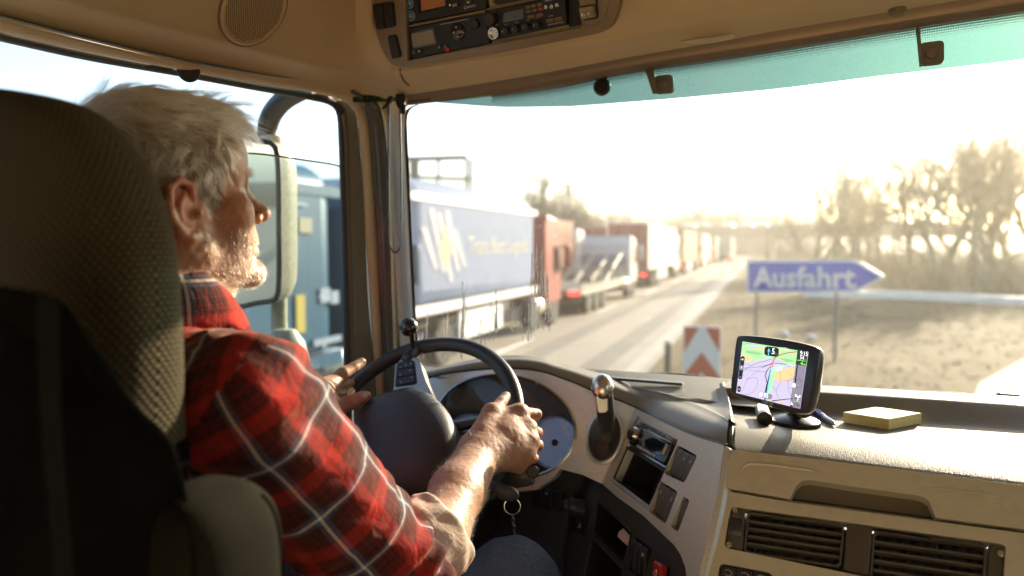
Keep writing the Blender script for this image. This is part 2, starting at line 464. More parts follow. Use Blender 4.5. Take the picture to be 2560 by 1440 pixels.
H2 = headrail([(-700, -190), (-300, -102), (0, -35), (160, 4), (500, 92), (740, 153), (870, 178), (920, 184), (970, 185), (1005, 180), (1300, 137), (1560, 94), (1800, 52), (1950, 27), (2340, -40), (2700, -100), (3000, -150)], -.925, 1.205, 7, 2)
H3 = headrail([(-700, -330), (-300, -230), (0, -140), (160, -95), (500, 0), (740, 75), (860, 112), (905, 122), (950, 127), (985, 124), (1300, 78), (1560, 35), (1800, -10), (1950, -40), (2340, -105), (2700, -165), (3000, -215)], -.885, 1.17, 7, 2)
H4 = headrail([(-700, -560), (-300, -430), (0, -330), (160, -280), (500, -160), (740, -60), (840, -20), (890, -15), (920, -10), (960, -12), (1300, -70), (1560, -120), (1800, -170), (1950, -200), (2340, -260), (2700, -320), (3000, -380)], -.84, 1.11, 7, 2)
POb = plane(PO[0] - PO[1] * .006, PO[1])
for R_, n0, px in ((H3, 9, [(985, 124), (1300, 78), (1560, 35), (1800, -10), (1950, -40), (2340, -105), (2700, -165), (3000, -215)]), (H4, 9, [(960, -12), (1300, -70), (1560, -120), (1800, -170), (1950, -200), (2340, -260), (2700, -320), (3000, -380)])):
    for i, (u, v) in enumerate(px): R_[n0 + i] = onp(u, v, POb)
H5 = H4.copy(); H5[:, 2] = .86; H5[:, 0] = np.where(H5[:, 0] < -.7, -.72, H5[:, 0]); H5[:, 1] = np.minimum(H5[:, 1], .92)
ext = lambda Q: np.vstack([Q, Q[-1] + (Q[-1] - Q[-2]) * 1.8, Q[-1] + (Q[-1] - Q[-2]) * 3.6])
H0, H1, H2, H3, H4, H5 = [ext(q_) for q_ in (H0, H1, H2, H3, H4, H5)]
for R_ in (H0, H1, H2, H3, H4, H5): R_[0][1] = min(R_[0][1], -.6)
lin_rails = [H0, H0 * .9 + H1 * .1 + A(0, -.0, -.004), H1, H2, H2 + (H3 - H2) * .12, H3, H4, H5]
lining = loft('roof_lining', lin_rails, BEIGE, cab, nu=110, nv=60)
bv = BVHTree.FromPolygons([v.co[:] for v in lining.data.vertices], [p.vertices[:] for p in lining.data.polygons])
def hit(tree, u, v):
    r = Vector(ray(u, v)); h, n, *_ = tree.ray_cast(Vector((0, 0, 0)), r.normalized())
    if h is None: return None, None
    n = A(*n); n = n if np.dot(n, ray(u, v)) < 0 else -n
    return A(*h), n
# dark line where the lining meets the header, and the header strip down to the glass
HD0 = np.array([onws(u, v, .012) for u, v in hdr_px])
HDm = np.array([fixy(u, v, 1.36) for u, v in [(1000, 255), (1019, 250), (1200, 226), (1386, 197), (1560, 164), (1800, 126), (1950, 103), (2340, 38), (2560, 2), (2900, -53)]])
HDt = np.array([fixy(u, v, 1.33) for u, v in [(1000, 238), (1019, 230), (1200, 204), (1386, 174), (1560, 138), (1800, 96), (1950, 68), (2340, 2), (2560, -34), (2900, -92)]])
HD0, HDm, HDt = [np.vstack([q_, q_[-1] + (q_[-1] - q_[-2]) * 1.5, q_[-1] + (q_[-1] - q_[-2]) * 3.0]) for q_ in (HD0, HDm, HDt)]
HDo = HD0 + A(0, .09, .03)
hdr = loft('header_trim', [HDo, HD0, HD0 + A(0, -.006, .004), HDm + A(0, .006, -.002), HDm, HDm + A(0, -.004, .006), HDt], BEIGE_D, cab, nu=60, nv=24)
hdr['label'] = 'brown header strip above the windscreen'
# moulded seam in the lining below the console corner
sl_ = [hit(bv, u, v)[0] for u, v in [(1000, 172), (1003, 190), (1012, 205), (1022, 214)]]
sl_ = [p * .9985 for p in sl_ if p is not None]
if len(sl_) > 2: mesh('lining_seam', *tubeg(cat(sl_, 12), .0022, 5), BEIGE_D, lining)
# speaker grille
c, n = hit(bv, 634, 22)
GR = M('grille_cloth', (.20, .145, .09), .7)
e1 = nrm(np.cross(n, A(0, 0, 1))); e2 = np.cross(e1, n)
if e1[1] < 0: e1 = -e1
sp = mesh('speaker', *latheg([(.066, -.02), (.066, .003), (.063, .006), (.060, .006), (.059, .003), (0, .003)], c, n, 56), BEIGE, cab, label='round perforated loudspeaker in the roof lining')
mesh('speaker_ring', *tubeg(np.array([c + .0675 * (e1 * cos(a) + e2 * sin(a)) + n * .001 for a in np.linspace(0, 2 * pi, 65)]), .0022, 5, False), BEIGE_D, sp)
mb = MB()
for i in range(-26, 27):
    for j in range(-26, 27):
        x, y = (i + .5 * (j % 2)) * .0042, j * .0037
        if x * x + y * y < .057 ** 2:
            p = c + e1 * x + e2 * y + n * .0034
            mb.add([p + .0015 * (e1 * cos(k * pi / 3) + e2 * sin(k * pi / 3)) for k in range(6)], [(0, 1, 2, 3, 4, 5)])
o = mb.out('grille', M('grille_hole', (.05, .035, .02), .9), sp, smooth=False, fix=False); o['kind'] = 'stuff'
# crystal-like reading lamp slits in the lining
for px in ([(1700, 104), (1735, 98), (1790, 92), (1828, 84), (1840, 88), (1830, 98), (1780, 108), (1730, 111)],):
    pts = []
    for u, v in px:
        h, nn_ = hit(bv, u, v)
        pts.append(h if h is not None else fixy(u, v, 1.24))
    mesh('reading_lamp', *prismg(np.array(pts), -nrm(np.mean(pts, 0)), -.004, .003), M('lamp_lens', (.62, .55, .38), .25), cab)
p = fixy(2243, 28, 1.28)
mesh('lining_clip', *latheg([(.013, -.012), (.013, 0), (.009, .006), (0, .007)], p, (0, -.4, -1), 18), M('clip', (.2, .16, .10), .4), cab)

# ---- overhead console ---------------------------------------------------------------
con_px = [(905, -120), (925, 0), (948, 70), (962, 120), (985, 158), (1010, 167), (1200, 142), (1500, 83), (1532, 66), (1548, 35), (1556, 0), (1570, -120)]
con = rpoly(quad(con_px, PO), [.01, .05, .05, .05, .03, .03, .2, .03, .03, .03, .05, .01], 5)
RIMB = M('console_rim', (.27, .205, .13), .34, metal=.3, noise=(40, .06, 3))
pz = lambda pts: np.asarray(pts)
def shrink(P, k): c_ = P.mean(0); return c_ + (P - c_) * k
cons = plate('overhead_console', con, [rpoly(quad([(1012, -110), (1020, 0), (1030, 150), (1230, 112), (1462, 68), (1448, -60), (1440, -140)], PO), .002, 2)], PO[1], .05, RIMB, cab, front=.014, bevel=.006, bseg=3)
inner = quad([(930, -120), (944, 0), (966, 88), (985, 140), (1008, 151), (1030, 150), (1018, -112)], PO)
prism('side_panel', inner, PO[1], -.02, .0165, RIMB, cons, bevel=.002)
rightp = quad([(1450, -60), (1468, 66), (1497, 62), (1520, 45), (1530, 0), (1538, -110)], PO)
prism('side_panel', rightp, PO[1], -.02, .0165, RIMB, cons, bevel=.002)
prism('console_back', quad([(1000, -130), (1020, 160), (1470, 76), (1440, -150)], PO), PO[1], -.045, -.03, BLACK, cons)
def rocker(px, pl, mat_, par, hgt=.006, base=0.0165, r=.004, name='rocker_switch'):
    return prism(name, rpoly(quad(px, pl), r, 4), pl[1], base - .004, base + hgt, mat_, par, bevel=.0025, bseg=3)
SWB = M('switch_dark', (.018, .0165, .015), .42, bump=('n', 500, .15, .0004))
def well(px, pl, par, base, r=.006): return prism('switch_well', rpoly(quad(px, pl), r, 4), pl[1], base - .01, base + .0008, BLACK, par)
well([(944, 10), (997, 2), (1003, 65), (954, 74)], PO, cons, .0165)
rocker([(947, 14), (970, 10), (977, 66), (957, 71)], PO, SWB, cons); rocker([(973, 9), (995, 5), (1000, 62), (980, 66)], PO, SWB, cons)
well([(980, 88), (1004, 83), (1018, 140), (992, 147)], PO, cons, .0165)
rocker([(983, 91), (1003, 87), (1015, 138), (994, 143)], PO, SWB, cons)
well([(1453, -30), (1500, -40), (1505, 45), (1465, 52)], PO, cons, .0165)
GOLD = M('tarnished_metal', (.5, .40, .22), .35, metal=.8)
prism('socket', quad([(1457, -28), (1496, -34), (1498, 10), (1461, 14)], PO), PO[1], .0165, .022, M('socket_tan', (.30, .22, .12), .45), cons, bevel=.001)
prism('socket', quad([(1461, 18), (1496, 12), (1500, 40), (1468, 47)], PO), PO[1], .0165, .032, M('socket_tan2', (.36, .28, .17), .4), cons, bevel=.002)
for u in (1475, 1490): mesh('socket_pin', *latheg([(.0045, 0), (.0045, .003), (.003, .003), (.003, .001), (.0012, .001), (.001, .003), (0, .003)], onp(u, 36 - (u - 1475) * .18, PO) + PO[1] * .032, PO[1], 16), CHROME, cons)
def unit(name, px, out, mat_, label, r=.002):
    return prism(name, rpoly(quad(px, PO), r, 3), PO[1], -.03, out, mat_, cab, bevel=.002, label=label)
PN = PO[1]; ex = nrm(onp(1200, 100, PO) - onp(1030, 132, PO)); ey = nrm(np.cross(PN, ex)); ey = ey if ey[2] > 0 else -ey
def on(u, v, h): return onp(u, v, PO) + PN * h
# tachograph
TACH = M('radio_black', (.017, .016, .0145), .4, noise=(80, .12, 3), bump=('n', 800, .12, .0004))
DISP_T = M('lcd_tan', (.27, .24, .15), .25, noise=(300, .06, 2))
BTN = M('button_dark', (.028, .026, .024), .4)
tq = [(1013, 72), (1217, 33), (1228, 108), (1028, 148)]
ta = unit('tachograph', tq, .006, TACH, 'digital tachograph with tan display below the toll unit'); Q = quad(tq, PO)
prism('display', sub(Q, .085, .36, .19, .63), PN, .004, .0075, DISP_T, ta, bevel=.0006)
prism('display_bezel', sub(Q, .07, .375, .13, .69), PN, .004, .0068, GLOSSK, ta, bevel=.0006)
mesh('control_pad', *latheg([(.0155, .004), (.0155, .009), (.0135, .0105), (0, .0105)], bil(Q, .655, .42), PN, 30), GLOSSK, ta)
for (du, dv, ch) in ((0, -.16, '▲'), (0, .17, '▼'), (-.04, 0, '◄')):
    c_ = bil(Q, .655 + du, .42 + dv) + PN * .0109; s_ = .0021
    tri = {'▲': [(-1, -.7), (1, -.7), (0, 1)], '▼': [(-1, .7), (1, .7), (0, -1)], '◄': [(.7, -1), (.7, 1), (-1, 0)]}[ch]
    mesh('arrow_mark', [c_ + ex * a * s_ + ey * b_ * s_ for a, b_ in tri], [(0, 1, 2)], WHITEP, ta, smooth=False)
text('lettering', 'OK', bil(Q, .678, .48) + PN * .0109, ex, ey, .006, WHITEP, ta)
mesh('knob', *latheg([(.0085, .004), (.0085, .012), (.0075, .013), (0, .0125)], bil(Q, .875, .28), PN, 24), BTN, ta)
for u_ in (.055, .125, .385, .455): 
    b_ = prism('button', sub(Q, u_, u_ + .06, .72 if u_ < .3 else .73, .86 if u_ < .3 else .87), PN, .004, .009, BTN, ta, bevel=.0008)
for u_, s_ in ((.075, '1'), (.145, '▲'), (.4, '▲'), (.472, '2')):
    if s_ == '▲':
        c_ = bil(Q, u_ + .008, .79) + PN * .0094
        mesh('arrow_mark', [c_ + ex * a * .0022 + ey * b2 * .0022 for a, b2 in [(-1, -.8), (1, -.8), (0, 1)]], [(0, 1, 2)], WHITEP, ta, smooth=False)
    else: text('lettering', s_, bil(Q, u_, .84) + PN * .0094, ex, ey, .0065, WHITEP, ta)
prism('card_slot', sub(Q, .1, .36, .92, .96), PN, .004, .0066, BLACK, ta); prism('card_slot', sub(Q, .56, .86, .84, .885), PN, .004, .0066, BLACK, ta)
mesh('red_button', *latheg([(.0048, .004), (.0048, .009), (.003, .0102), (0, .0105)], bil(Q, .5, .93), PN, 20), M('red_button', (.6, .04, .035), .35), ta)
prism('door_line', sub(Q, .42, .425, .05, .8), PN, .004, .0064, BLACK, ta); prism('label_strip', sub(Q, .46, .8, .07, .085), PN, .004, .0064, WHITEP, ta)
# toll unit
tq2 = [(1000, -20), (1212, -66), (1218, 22), (1010, 62)]
tu = unit('toll_unit', tq2, .004, TACH, 'toll collection unit with orange display and blue stickers'); Q2 = quad(tq2, PO)
AMB = M('amber_lcd', (.22, .075, .02), .3, emit=((1, .32, .06), .018), noise=(260, .2, 2))
prism('display', quad([(1055, -14), (1116, -26), (1117, 14), (1058, 27)], PO), PN, .002, .0068, AMB, tu, bevel=.0005)
prism('display_bezel', quad([(1045, -10), (1125, -26), (1127, 17), (1052, 33)], PO), PN, .002, .006, GLOSSK, tu, bevel=.0005)
STK = M('sticker_blue', (.06, .20, .42), .5); STKW = M('sticker_white', (.5, .55, .6), .5)
for (u, v) in ((1026, 8), (1030, 39)):
    c_ = on(u, v, .0045)
    mesh('sticker', *latheg([(.0098, 0), (.0098, .0006), (0, .0007)], c_, PN, 32), STKW, tu)
    mesh('sticker', *latheg([(.0092, 0), (.0092, .0010), (0, .0011)], c_, PN, 32), STK, tu)
    for k, wd in enumerate((.006, .009)):
        mesh('sticker_print', *boxg(c_ + PN * .0013 + ey * (.0016 - .0034 * k), wd, .0016, .0003, ex, ey, PN), STKW, tu, smooth=False)
text('lettering', 'OK', on(1137, 17, .0085), ex, ey, .0075, WHITEP, tu); 
prism('button', quad([(1130, 8), (1151, 4), (1152, 17), (1132, 21)], PO), PN, .002, .008, BTN, tu, bevel=.0008)
prism('button', quad([(1165, 1), (1183, -3), (1184, 10), (1167, 13)], PO), PN, .002, .008, BTN, tu, bevel=.0008)
mesh('arrow_mark', [on(1172, 4, .0085), on(1176, 9, .0085), on(1179, 3, .0085)], [(0, 1, 2)], WHITEP, tu, smooth=False)
text('lettering', 'BOSCH', on(1172, 20, .0046), ex, ey, .0055, WHITEP, tu)
mesh('logo_ring', *tubeg(np.array([on(1166, 19, .0046) + .0025 * (ex * cos(a) + ey * sin(a)) for a in np.linspace(0, 2 * pi, 13)]), .0004, 4, False), WHITEP, tu)
mesh('indicator_lamp', *boxg(on(1125, 13, .0045), .007, .003, .001, ex, ey, PN), M('led_yellow', (.5, .55, .05), .4, emit=((.8, .9, .1), .12)), tu)
for par, q_ in ((ta, (.985, .9)), (tu, (.97, .35)), (ta, (.03, .88))):
    mesh('screw', *latheg([(.002, .003), (.002, .0045), (0, .0045)], bil(Q if par is ta else Q2, *q_) + PN * .003, PN, 10), BLACK, par)
# storage tray beside the toll unit, and the strip between the rows
prism('tray_bar', quad([(1220, 21), (1440, -24), (1441, -19), (1221, 27)], PO), PN, -.02, .005, RIMB, cons, bevel=.001)
prism('tray_bar', quad([(1008, 66), (1218, 24), (1218, 29), (1010, 71)], PO), PN, -.02, .0075, RIMB, cons, bevel=.001)
prism('tray_back', quad([(1222, 20), (1440, -26), (1436, -110), (1216, -70)], PO), PN, -.025, -.012, DARK, cons)
prism('tray_catch', rpoly(quad([(1228, 2), (1350, -24), (1352, -10), (1240, 12)], PO), .003), PN, -.012, .0, DARK, cons, bevel=.002)
prism('storage_flap', quad([(1004, -118), (1442, -146), (1441, -64), (1216, -72), (1010, -27)], PO), PN, -.006, .0012, DARK, cons)
# CB radio
cq = [(1222, 24), (1446, -22), (1460, 62), (1234, 106)]
cb = unit('cb_radio', [(1222, 28), (1420, -14), (1422, 62), (1234, 101)], .014, TACH, 'CB radio with small screen and row of knobs'); Q3 = quad([(1222, 28), (1420, -14), (1422, 62), (1234, 101)], PO)
prism('filler', quad([(1424, -18), (1452, -22), (1461, 60), (1424, 68)], PO), PN, -.02, .003, BLACK, cons)
prism('display', quad([(1268, 30), (1318, 20), (1318, 46), (1266, 56)], PO), PN, .012, .0155, M('lcd_green', (.085, .105, .075), .2), cb, bevel=.0006)
mesh('knob', *latheg([(.012, .014), (.0115, .03), (.0095, .032), (0, .031)], on(1241, 46, 0), PN, 30), BTN, cb)
KN = latheg([(.0078, .014), (.0072, .028), (.006, .030), (0, .0295)], (0, 0, 0), PN, 22)
for u, v in ((1278, 75), (1302, 70), (1328, 65), (1355, 60)):
    k_ = mesh('knob', [A(*q_) + on(u, v, 0) for q_ in KN[0]], KN[1], BTN, cb)
    mesh('knob_mark', *boxg(on(u - 4, v + 1, .0303), .0035, .0008, .0006, nrm(ex + ey * .8), nrm(ey - ex * .8), PN), WHITEP, k_, smooth=False)
mj = mesh('microphone_socket', *latheg([(.0112, .014), (.0112, .024), (.0105, .026), (.0085, .026), (.0083, .021), (0, .021)], on(1248, 81, 0), PN, 30), CHROME, cb)
for k in range(5): mesh('pin', *latheg([(.001, .021), (.001, .0235), (0, .0235)], on(1248, 81, 0) + .0045 * (ex * cos(k * 1.257) + ey * sin(k * 1.257)), PN, 8), WHITEP, mj)
LIT = M('cb_key', (.22, .13, .06), .45); LITR = M('cb_key_red', (.4, .05, .04), .45)
for k, (u, v) in enumerate([(1328, 17), (1342, 14), (1357, 11), (1330, 28), (1345, 25), (1359, 22)]):
    prism('key', rpoly(np.array([on(u, v, 0) + ex * a * .0045 + ey * b_ * .0024 for a, b_ in ((-1, 1), (1, 1), (1, -1), (-1, -1))]), .002), PN, .013, .016, LITR if k == 5 else LIT, cb)
for u, v in ((1336, 41), (1357, 37), (1383, 50), (1404, 46)):
    prism('key', rpoly(np.array([on(u, v, 0) + ex * a * .007 + ey * b_ * .003 for a, b_ in ((-1, 1), (1, 1), (1, -1), (-1, -1))]), .0025), PN, .013, .0165, LIT, cb)
for u, v in ((1373, 17), (1387, 16), (1401, 12)):
    mesh('jack', *latheg([(.0036, .014), (.0036, .0165), (.0026, .0165), (.0024, .015), (0, .015)], on(u, v, 0), PN, 18), CHROME, cb)
text('lettering', 'ALAN 48 PLUS MULTI', on(1378, 63, .0146), ex, ey, .0042, WHITEP, cb, width=.03)
text('lettering', 'MIDLAND', on(1371, 4, .0146), ex, ey, .005, WHITEP, cb, width=.024)
for u, v, s_ in ((1269, 62, 'SQUELCH'), (1295, 57, 'VOLUME'), (1322, 52, 'RF GAIN'), (1347, 47, 'MIC GAIN'), (1237, 30, 'CHANNEL'), (1245, 63, 'MIC'), (1379, 41, 'SCAN')):
    text('lettering', s_, on(u, v, .0146), ex, ey, .0026, WHITEP, cb, width=.0085)

# ---- rear wall, roof, floor, far side: the rest of the box -------------------------------------
mesh('roof_panel', *boxg((0, .25, .875), 2.3, 2.2, .03), BEIGE, cab)
mesh('rear_wall', *boxg((0, -.85, -.4), 2.3, .04, 2.6), M('rear_curtain', (.66, .58, .44), .9), cab)
mesh('cab_floor', *boxg((0, .35, -1.15), 2.3, 2.4, .05), M('floor_mat', (.20, .17, .13), .8), cab)
mesh('bounce_bunk', *boxg((0, -.56, -.78), 2.1, .56, .34), M('bounce_bedding', (.78, .73, .64), .9), cab, bevel=.05, bseg=3)  # out of view, added in white to bounce sunlight into the cab
mesh('engine_tunnel', *boxg((.05, .25, -1.02), .62, 1.3, .22), M('tunnel_beige', (.42, .35, .26), .8), cab, bevel=.05)
rd_ = plate('passenger_door', quad([(0, 0)] * 4, PO) if False else A((1.06, -.85, -1.2), (1.06, 1.6, -1.2), (1.06, 1.6, .9), (1.06, -.85, .9)) if False else np.array([(1.06, -.85, -1.2), (1.06, 1.5, -1.2), (1.06, 1.42, .9), (1.06, -.85, .9)], float),
            [np.array([(1.06, .35, -.22), (1.06, 1.3, -.22), (1.06, 1.25, .34), (1.06, .35, .34)], float)], (-1, 0, 0), .06, BEIGE, cab)
mesh('passenger_window', *grid(np.array([[(1.09, y, z) for z in (-.28, .35)] for y in (.33, 1.31)], float)), G_SIDE, rd_, fix=False)

# ---- driver's door: window frame, glass, pillar strips ---------------------------------------
XD = -1.05
fx = lambda x: (lambda u, v: fixx(u, v, x))
# inner rubber round the window (top run, corner, down the pillar)
ra = P_([(-900, -115), (-300, 35), (0, 104), (220, 152), (440, 190), (640, 227), (790, 254), (828, 266), (841, 285), (845, 340), (850, 480), (856, 640), (858, 800), (860, 960), (862, 1100)], fx(XD))
rb = P_([(-900, -150), (-300, 5), (0, 77), (220, 126), (440, 170), (640, 208), (790, 230), (850, 252), (866, 280), (868, 340), (872, 480), (876, 640), (878, 800), (880, 960), (882, 1100)], fx(XD + .012))
door = band('driver_door', ra, rb, .016, RUBBER, cab, nu=90, label='driver side door frame with rubber window seal')
# grey door frame panel right of the glass
ra2 = P_([(838, 262), (858, 275), (867, 300), (870, 380), (875, 560), (879, 760), (882, 960), (884, 1100)], fx(XD + .012))
rb2 = P_([(840, 240), (880, 268), (895, 310), (902, 380), (912, 560), (922, 760), (934, 900), (945, 1100)], fx(XD + .02))
band('frame_panel', ra2, rb2, .003, GREYP, door, nu=50)
rl = P_([(866, 278), (871, 330), (876, 480), (880, 640), (884, 800), (886, 960)], fx(XD + .02)); rl2 = P_([(853, 288), (858, 330), (863, 480), (868, 640), (872, 800), (875, 960)], fx(XD + .012))
band('glass_run', rl2, rl, .010, M('run_brown', (.14, .105, .07), .5), door, nu=40)
# beige strip running along the top of the door and down the pillar
ra3 = P_([(-900, -148), (-300, 8), (0, 80), (220, 129), (440, 173), (640, 209), (780, 230), (842, 246), (876, 262), (893, 300), (900, 350), (906, 450), (914, 600), (924, 760), (933, 890), (940, 980), (948, 1100)], fx(XD + .03))
rb3 = P_([(-900, -185), (-300, -28), (0, 46), (220, 102), (440, 152), (640, 188), (780, 207), (860, 222), (900, 250), (918, 290), (925, 350), (932, 450), (942, 600), (950, 760), (957, 890), (963, 980), (970, 1100)], fx(XD + .045))
band('door_trim', ra3, rb3, .012, BEIGE_L, door, nu=100, label='pale beige strip round the door opening')
# dark seal next to it
ra4 = P_([(-900, -186), (-300, -29), (0, 45), (220, 101), (440, 151), (640, 187), (780, 206), (862, 220), (902, 248), (920, 290), (927, 350), (934, 450), (944, 600), (952, 760), (959, 890), (965, 980), (972, 1100)], fx(XD + .05))
rb4 = P_([(-900, -200), (-300, -40), (0, 35), (220, 92), (440, 143), (640, 181), (780, 201), (900, 236), (935, 262), (952, 300), (962, 360), (968, 450), (974, 600), (980, 760), (985, 890), (990, 980), (995, 1100)], fx(XD + .06))
SEAL = M('pillar_seal', (.12, .115, .10), .5, noise=(30, .1, 3))
band('pillar_seal', ra4, rb4, .020, SEAL, cab, nu=100, label='grey rubber seal between door and pillar')
ra4b = ra4 * .985 + rb4 * .015
mesh('seal_lip', *tubeg(cat(.55 * ra4[7:] + .45 * rb4[7:], 60) * .984, .0045, 6), SEAL, cab)
# A-pillar trim: beige inner face, then the pale face next to the glass
pa1 = P_([(890, 195), (925, 238), (948, 262), (958, 300), (966, 360), (972, 450), (976, 600), (981, 760), (986, 890), (991, 980), (996, 1100)], fx(-1.0))
pa2 = P_([(952, 195), (962, 236), (966, 262), (971, 300), (975, 360), (978, 450), (985, 600), (993, 760), (1000, 890), (1004, 980), (1008, 1100)], fx(-.985))
pil = band('pillar_trim', pa1, pa2, .006, BEIGE, cab, nu=60, label='beige windscreen pillar trim')
pa3 = np.array([onws(u, v, .012) for u, v in [(1040, 200), (1022, 236), (1014, 262), (1010, 300), (1010, 360), (1014, 450), (1021, 600), (1029, 760), (1037, 890), (1040, 980), (1046, 1100)]])
PALE = M('pillar_skylit', (.80, .76, .66), .5, noise=(12, .06, 3))  # strong sun and sky light on this face put into its colour
loft('pillar_face', [pa2 + A(0, .0, 0), (pa2 + pa3) / 2 + A(-.002, .004, 0), pa3, pa3 + A(-.03, .06, 0)], PALE, pil, nu=60, nv=14)
# outer skin of pillar so that no sun leaks through
mesh('outer_pillar', *loftg([pa1 + A(-.09, .03, 0), pa1 + A(-.06, .10, 0), pa3 + A(-.06, .08, 0)], 40, 8), DARK, cab, fix=False)
# cord loop of the roller blind hanging at the pillar, with its bracket
cl = np.array([at(u, v, 1.50) for u, v in [(971, 262), (971, 320), (971, 480), (972, 590), (976, 618), (988, 632), (999, 620), (1003, 590), (1003, 480), (1001, 320), (1000, 262)]])
mesh('blind_rod', *tubeg(cat(cl, 60), .0022, 8), M('rod_steel', (.10, .105, .11), .25, metal=.8), cab, label='thin steel blind rod looped at the pillar')
mb = MB(); mb.prism([at(u, v, 1.49) for u, v in [(975, 241), (983, 241), (981, 252), (968, 268), (953, 274), (966, 258), (968, 246)]], -FW, -.006, .006)
mb.prism([at(u, v, 1.49) for u, v in [(990, 238), (1012, 238), (1014, 256), (1008, 272), (998, 274), (991, 262)]], -FW, -.012, .01)
mb.lathe([(.006, 0), (.006, .02), (0, .02)], at(1008, 262, 1.47), (0, 0, -1), 10)
mb.out('blind_bracket', BLACK, cab, bevel=.002)
# blind pull hanging at the top of the door
p = fixx(468, 178, XD + .03); nrm_ = nrm((1, -.35, -.1))
mb = MB(); mb.lathe([(.018, 0), (.0195, .004), (.0195, .009), (.016, .012), (0, .012)], p, nrm_, 30)
mb.prism([fixx(450, 150, XD + .03), fixx(486, 156, XD + .03), fixx(482, 170, XD + .03), fixx(456, 168, XD + .03)], nrm_, 0, .008)
mb.out('blind_pull', M('pull_black', (.02, .018, .016), .45), cab, label='round black blind pull above the driver window', bevel=.001)
# panes: fixed upper part open, dusty wound-down pane below
gp = P_([(-600, 640), (620, 383), (660, 386), (760, 400), (845, 414), (856, 425), (870, 1100), (-600, 1900)], fx(XD - .012))
mesh('window_pane', gp, [tuple(range(len(gp)))], G_SIDE2, door, smooth=False, label='dusty half lowered side window')
mesh('pane_edge', *tubeg(cat(gp[1:6], 30), .0022, 6), M('glass_edge', (.35, .42, .36), .2), door)
# door inner panel under the window and the outer skin
mesh('door_panel', *boxg((XD - .02, .5, -.92), .06, 2.2, .9), DARK, door)
mesh('rear_door_post', *boxg((XD - .02, -.45, .0), .06, .75, 1.8), BEIGE, door)
mesh('door_head', *boxg((XD - .03, .45, .56), .05, 2.2, .40), BEIGE, door)
# ball on the dash corner
c = at(1022, 818, 1.50)
mb = MB(); mb.add(*latheg([(.0001, -.021), (.012, -.0175), (.019, -.009), (.021, 0), (.019, .009), (.012, .0175), (0, .021)], c, nrm((-.3, -1, 0)), 26))
mb.tube([c + A(0, .012, -.015), c + A(0, .02, -.06)], .006, 8)
mb.out('grab_knob', GLOSSK, cab, label='glossy black ball at the foot of the pillar')

# ---- mirror on the door -----------------------------------------------------------------
MIRB = M('mirror_housing', (.42, .385, .27), .35, noise=(90, .15, 5), bump=('n', 350, .25, .001))
mc = at(672, 560, 1.86)
mir = None
house = []
dm = 1.84
MPL = plane(at(650, 555, 1.80), (.33, -.945, -.052))
def mring(px, d): return np.array([onp(u, v, MPL) for u, v in px])
# housing as rings from the glass plane towards the front
ring0 = mring([(560, 345), (650, 350), (690, 362), (700, 420), (702, 560), (702, 700), (694, 748), (660, 758), (560, 755)], dm)
shift = nrm(A(.05, 1, 0))
n_ = 44
r0 = cat(ring0, n_, True)
c0 = r0.mean(0)
rings = [r0 * .998, r0, r0 + shift * .025, c0 + (r0 - c0) * .965 + shift * .05, c0 + (r0 - c0) * .85 + shift * .075, c0 + (r0 - c0) * .4 + shift * .09, c0 + (r0 - c0) * .02 + shift * .092]
V = np.vstack(rings); F = [(i * n_ + j, i * n_ + (j + 1) % n_, (i + 1) * n_ + (j + 1) % n_, (i + 1) * n_ + j) for i in range(len(rings) - 1) for j in range(n_)]
mir = mesh('wing_mirror', V, F, MIRB, cab, label='tall cream door mirror beyond the driver window')
rim = cat(c0 + (ring0 - c0) * .985, n_, True)
mesh('mirror_rim', *tubeg(np.vstack([rim, rim[:1]]) - shift * .004, .008, 6, False), RUBBER, mir)
mg = c0 + (r0 - c0) * .96
MIRG = M('mirror_glass', (.85, .85, .8), .015, metal=1.0)
mesh('mirror_glass', mg - shift * .002, [tuple(range(n_))], MIRG, mir, smooth=False)
mesh('mirror_post', *tubeg(np.array([at(698, 740, 1.90), at(698, 800, 1.90), at(700, 845, 1.90)]), .022, 16), MIRB, mir)
mesh('mirror_foot', *latheg([(.0, .09), (.03, .085), (.055, .05), (.065, 0), (.065, -.12)], at(712, 900, 1.88), (0, 0, 1), 24), MIRB, mir)
mesh('mirror_arm', *tubeg(cat(np.array([at(664, 350, 1.92), at(668, 320, 1.91), at(680, 285, 1.89), at(712, 248, 1.84), at(760, 220, 1.78)]), 16), [.026] * 3 + [.028] * 13, 14), M('mirror_arm', (.035, .034, .032), .45), mir)
mesh('mirror_arm_cap', *latheg([(.032, -.03), (.036, 0), (.03, .012), (0, .014)], at(680, 352, 1.9), (0, 0, 1), 20), MIRB, mir)

# ================================================================== DASHBOARD
PA = plane((-.2685, 1.288, -.3455), (-.728, -.521, .445))          # radio panel, turned to the driver
sA, sB = onp(1592, 1022, PA), onp(1507, 1209, PA)
PB = plane3(sA, sB, at(1268, 1068, 1.50))                           # instrument surround
_p1, _p2 = onp(1815, 1122, PA) + A(.004, .004, 0), onp(1752, 1432, PA) + A(.004, .004, 0)
PP = plane(_p1, np.cross(_p2 - _p1, A(1, -.04, 0)))
if np.dot(PP[1], _p1) > 0: PP = (PP[0], -PP[1])   # passenger side fascia
PC = plane(onp(1440, 1250, PA) * .985, (-.32, -.86, .40))           # dark knee panel left of the seam

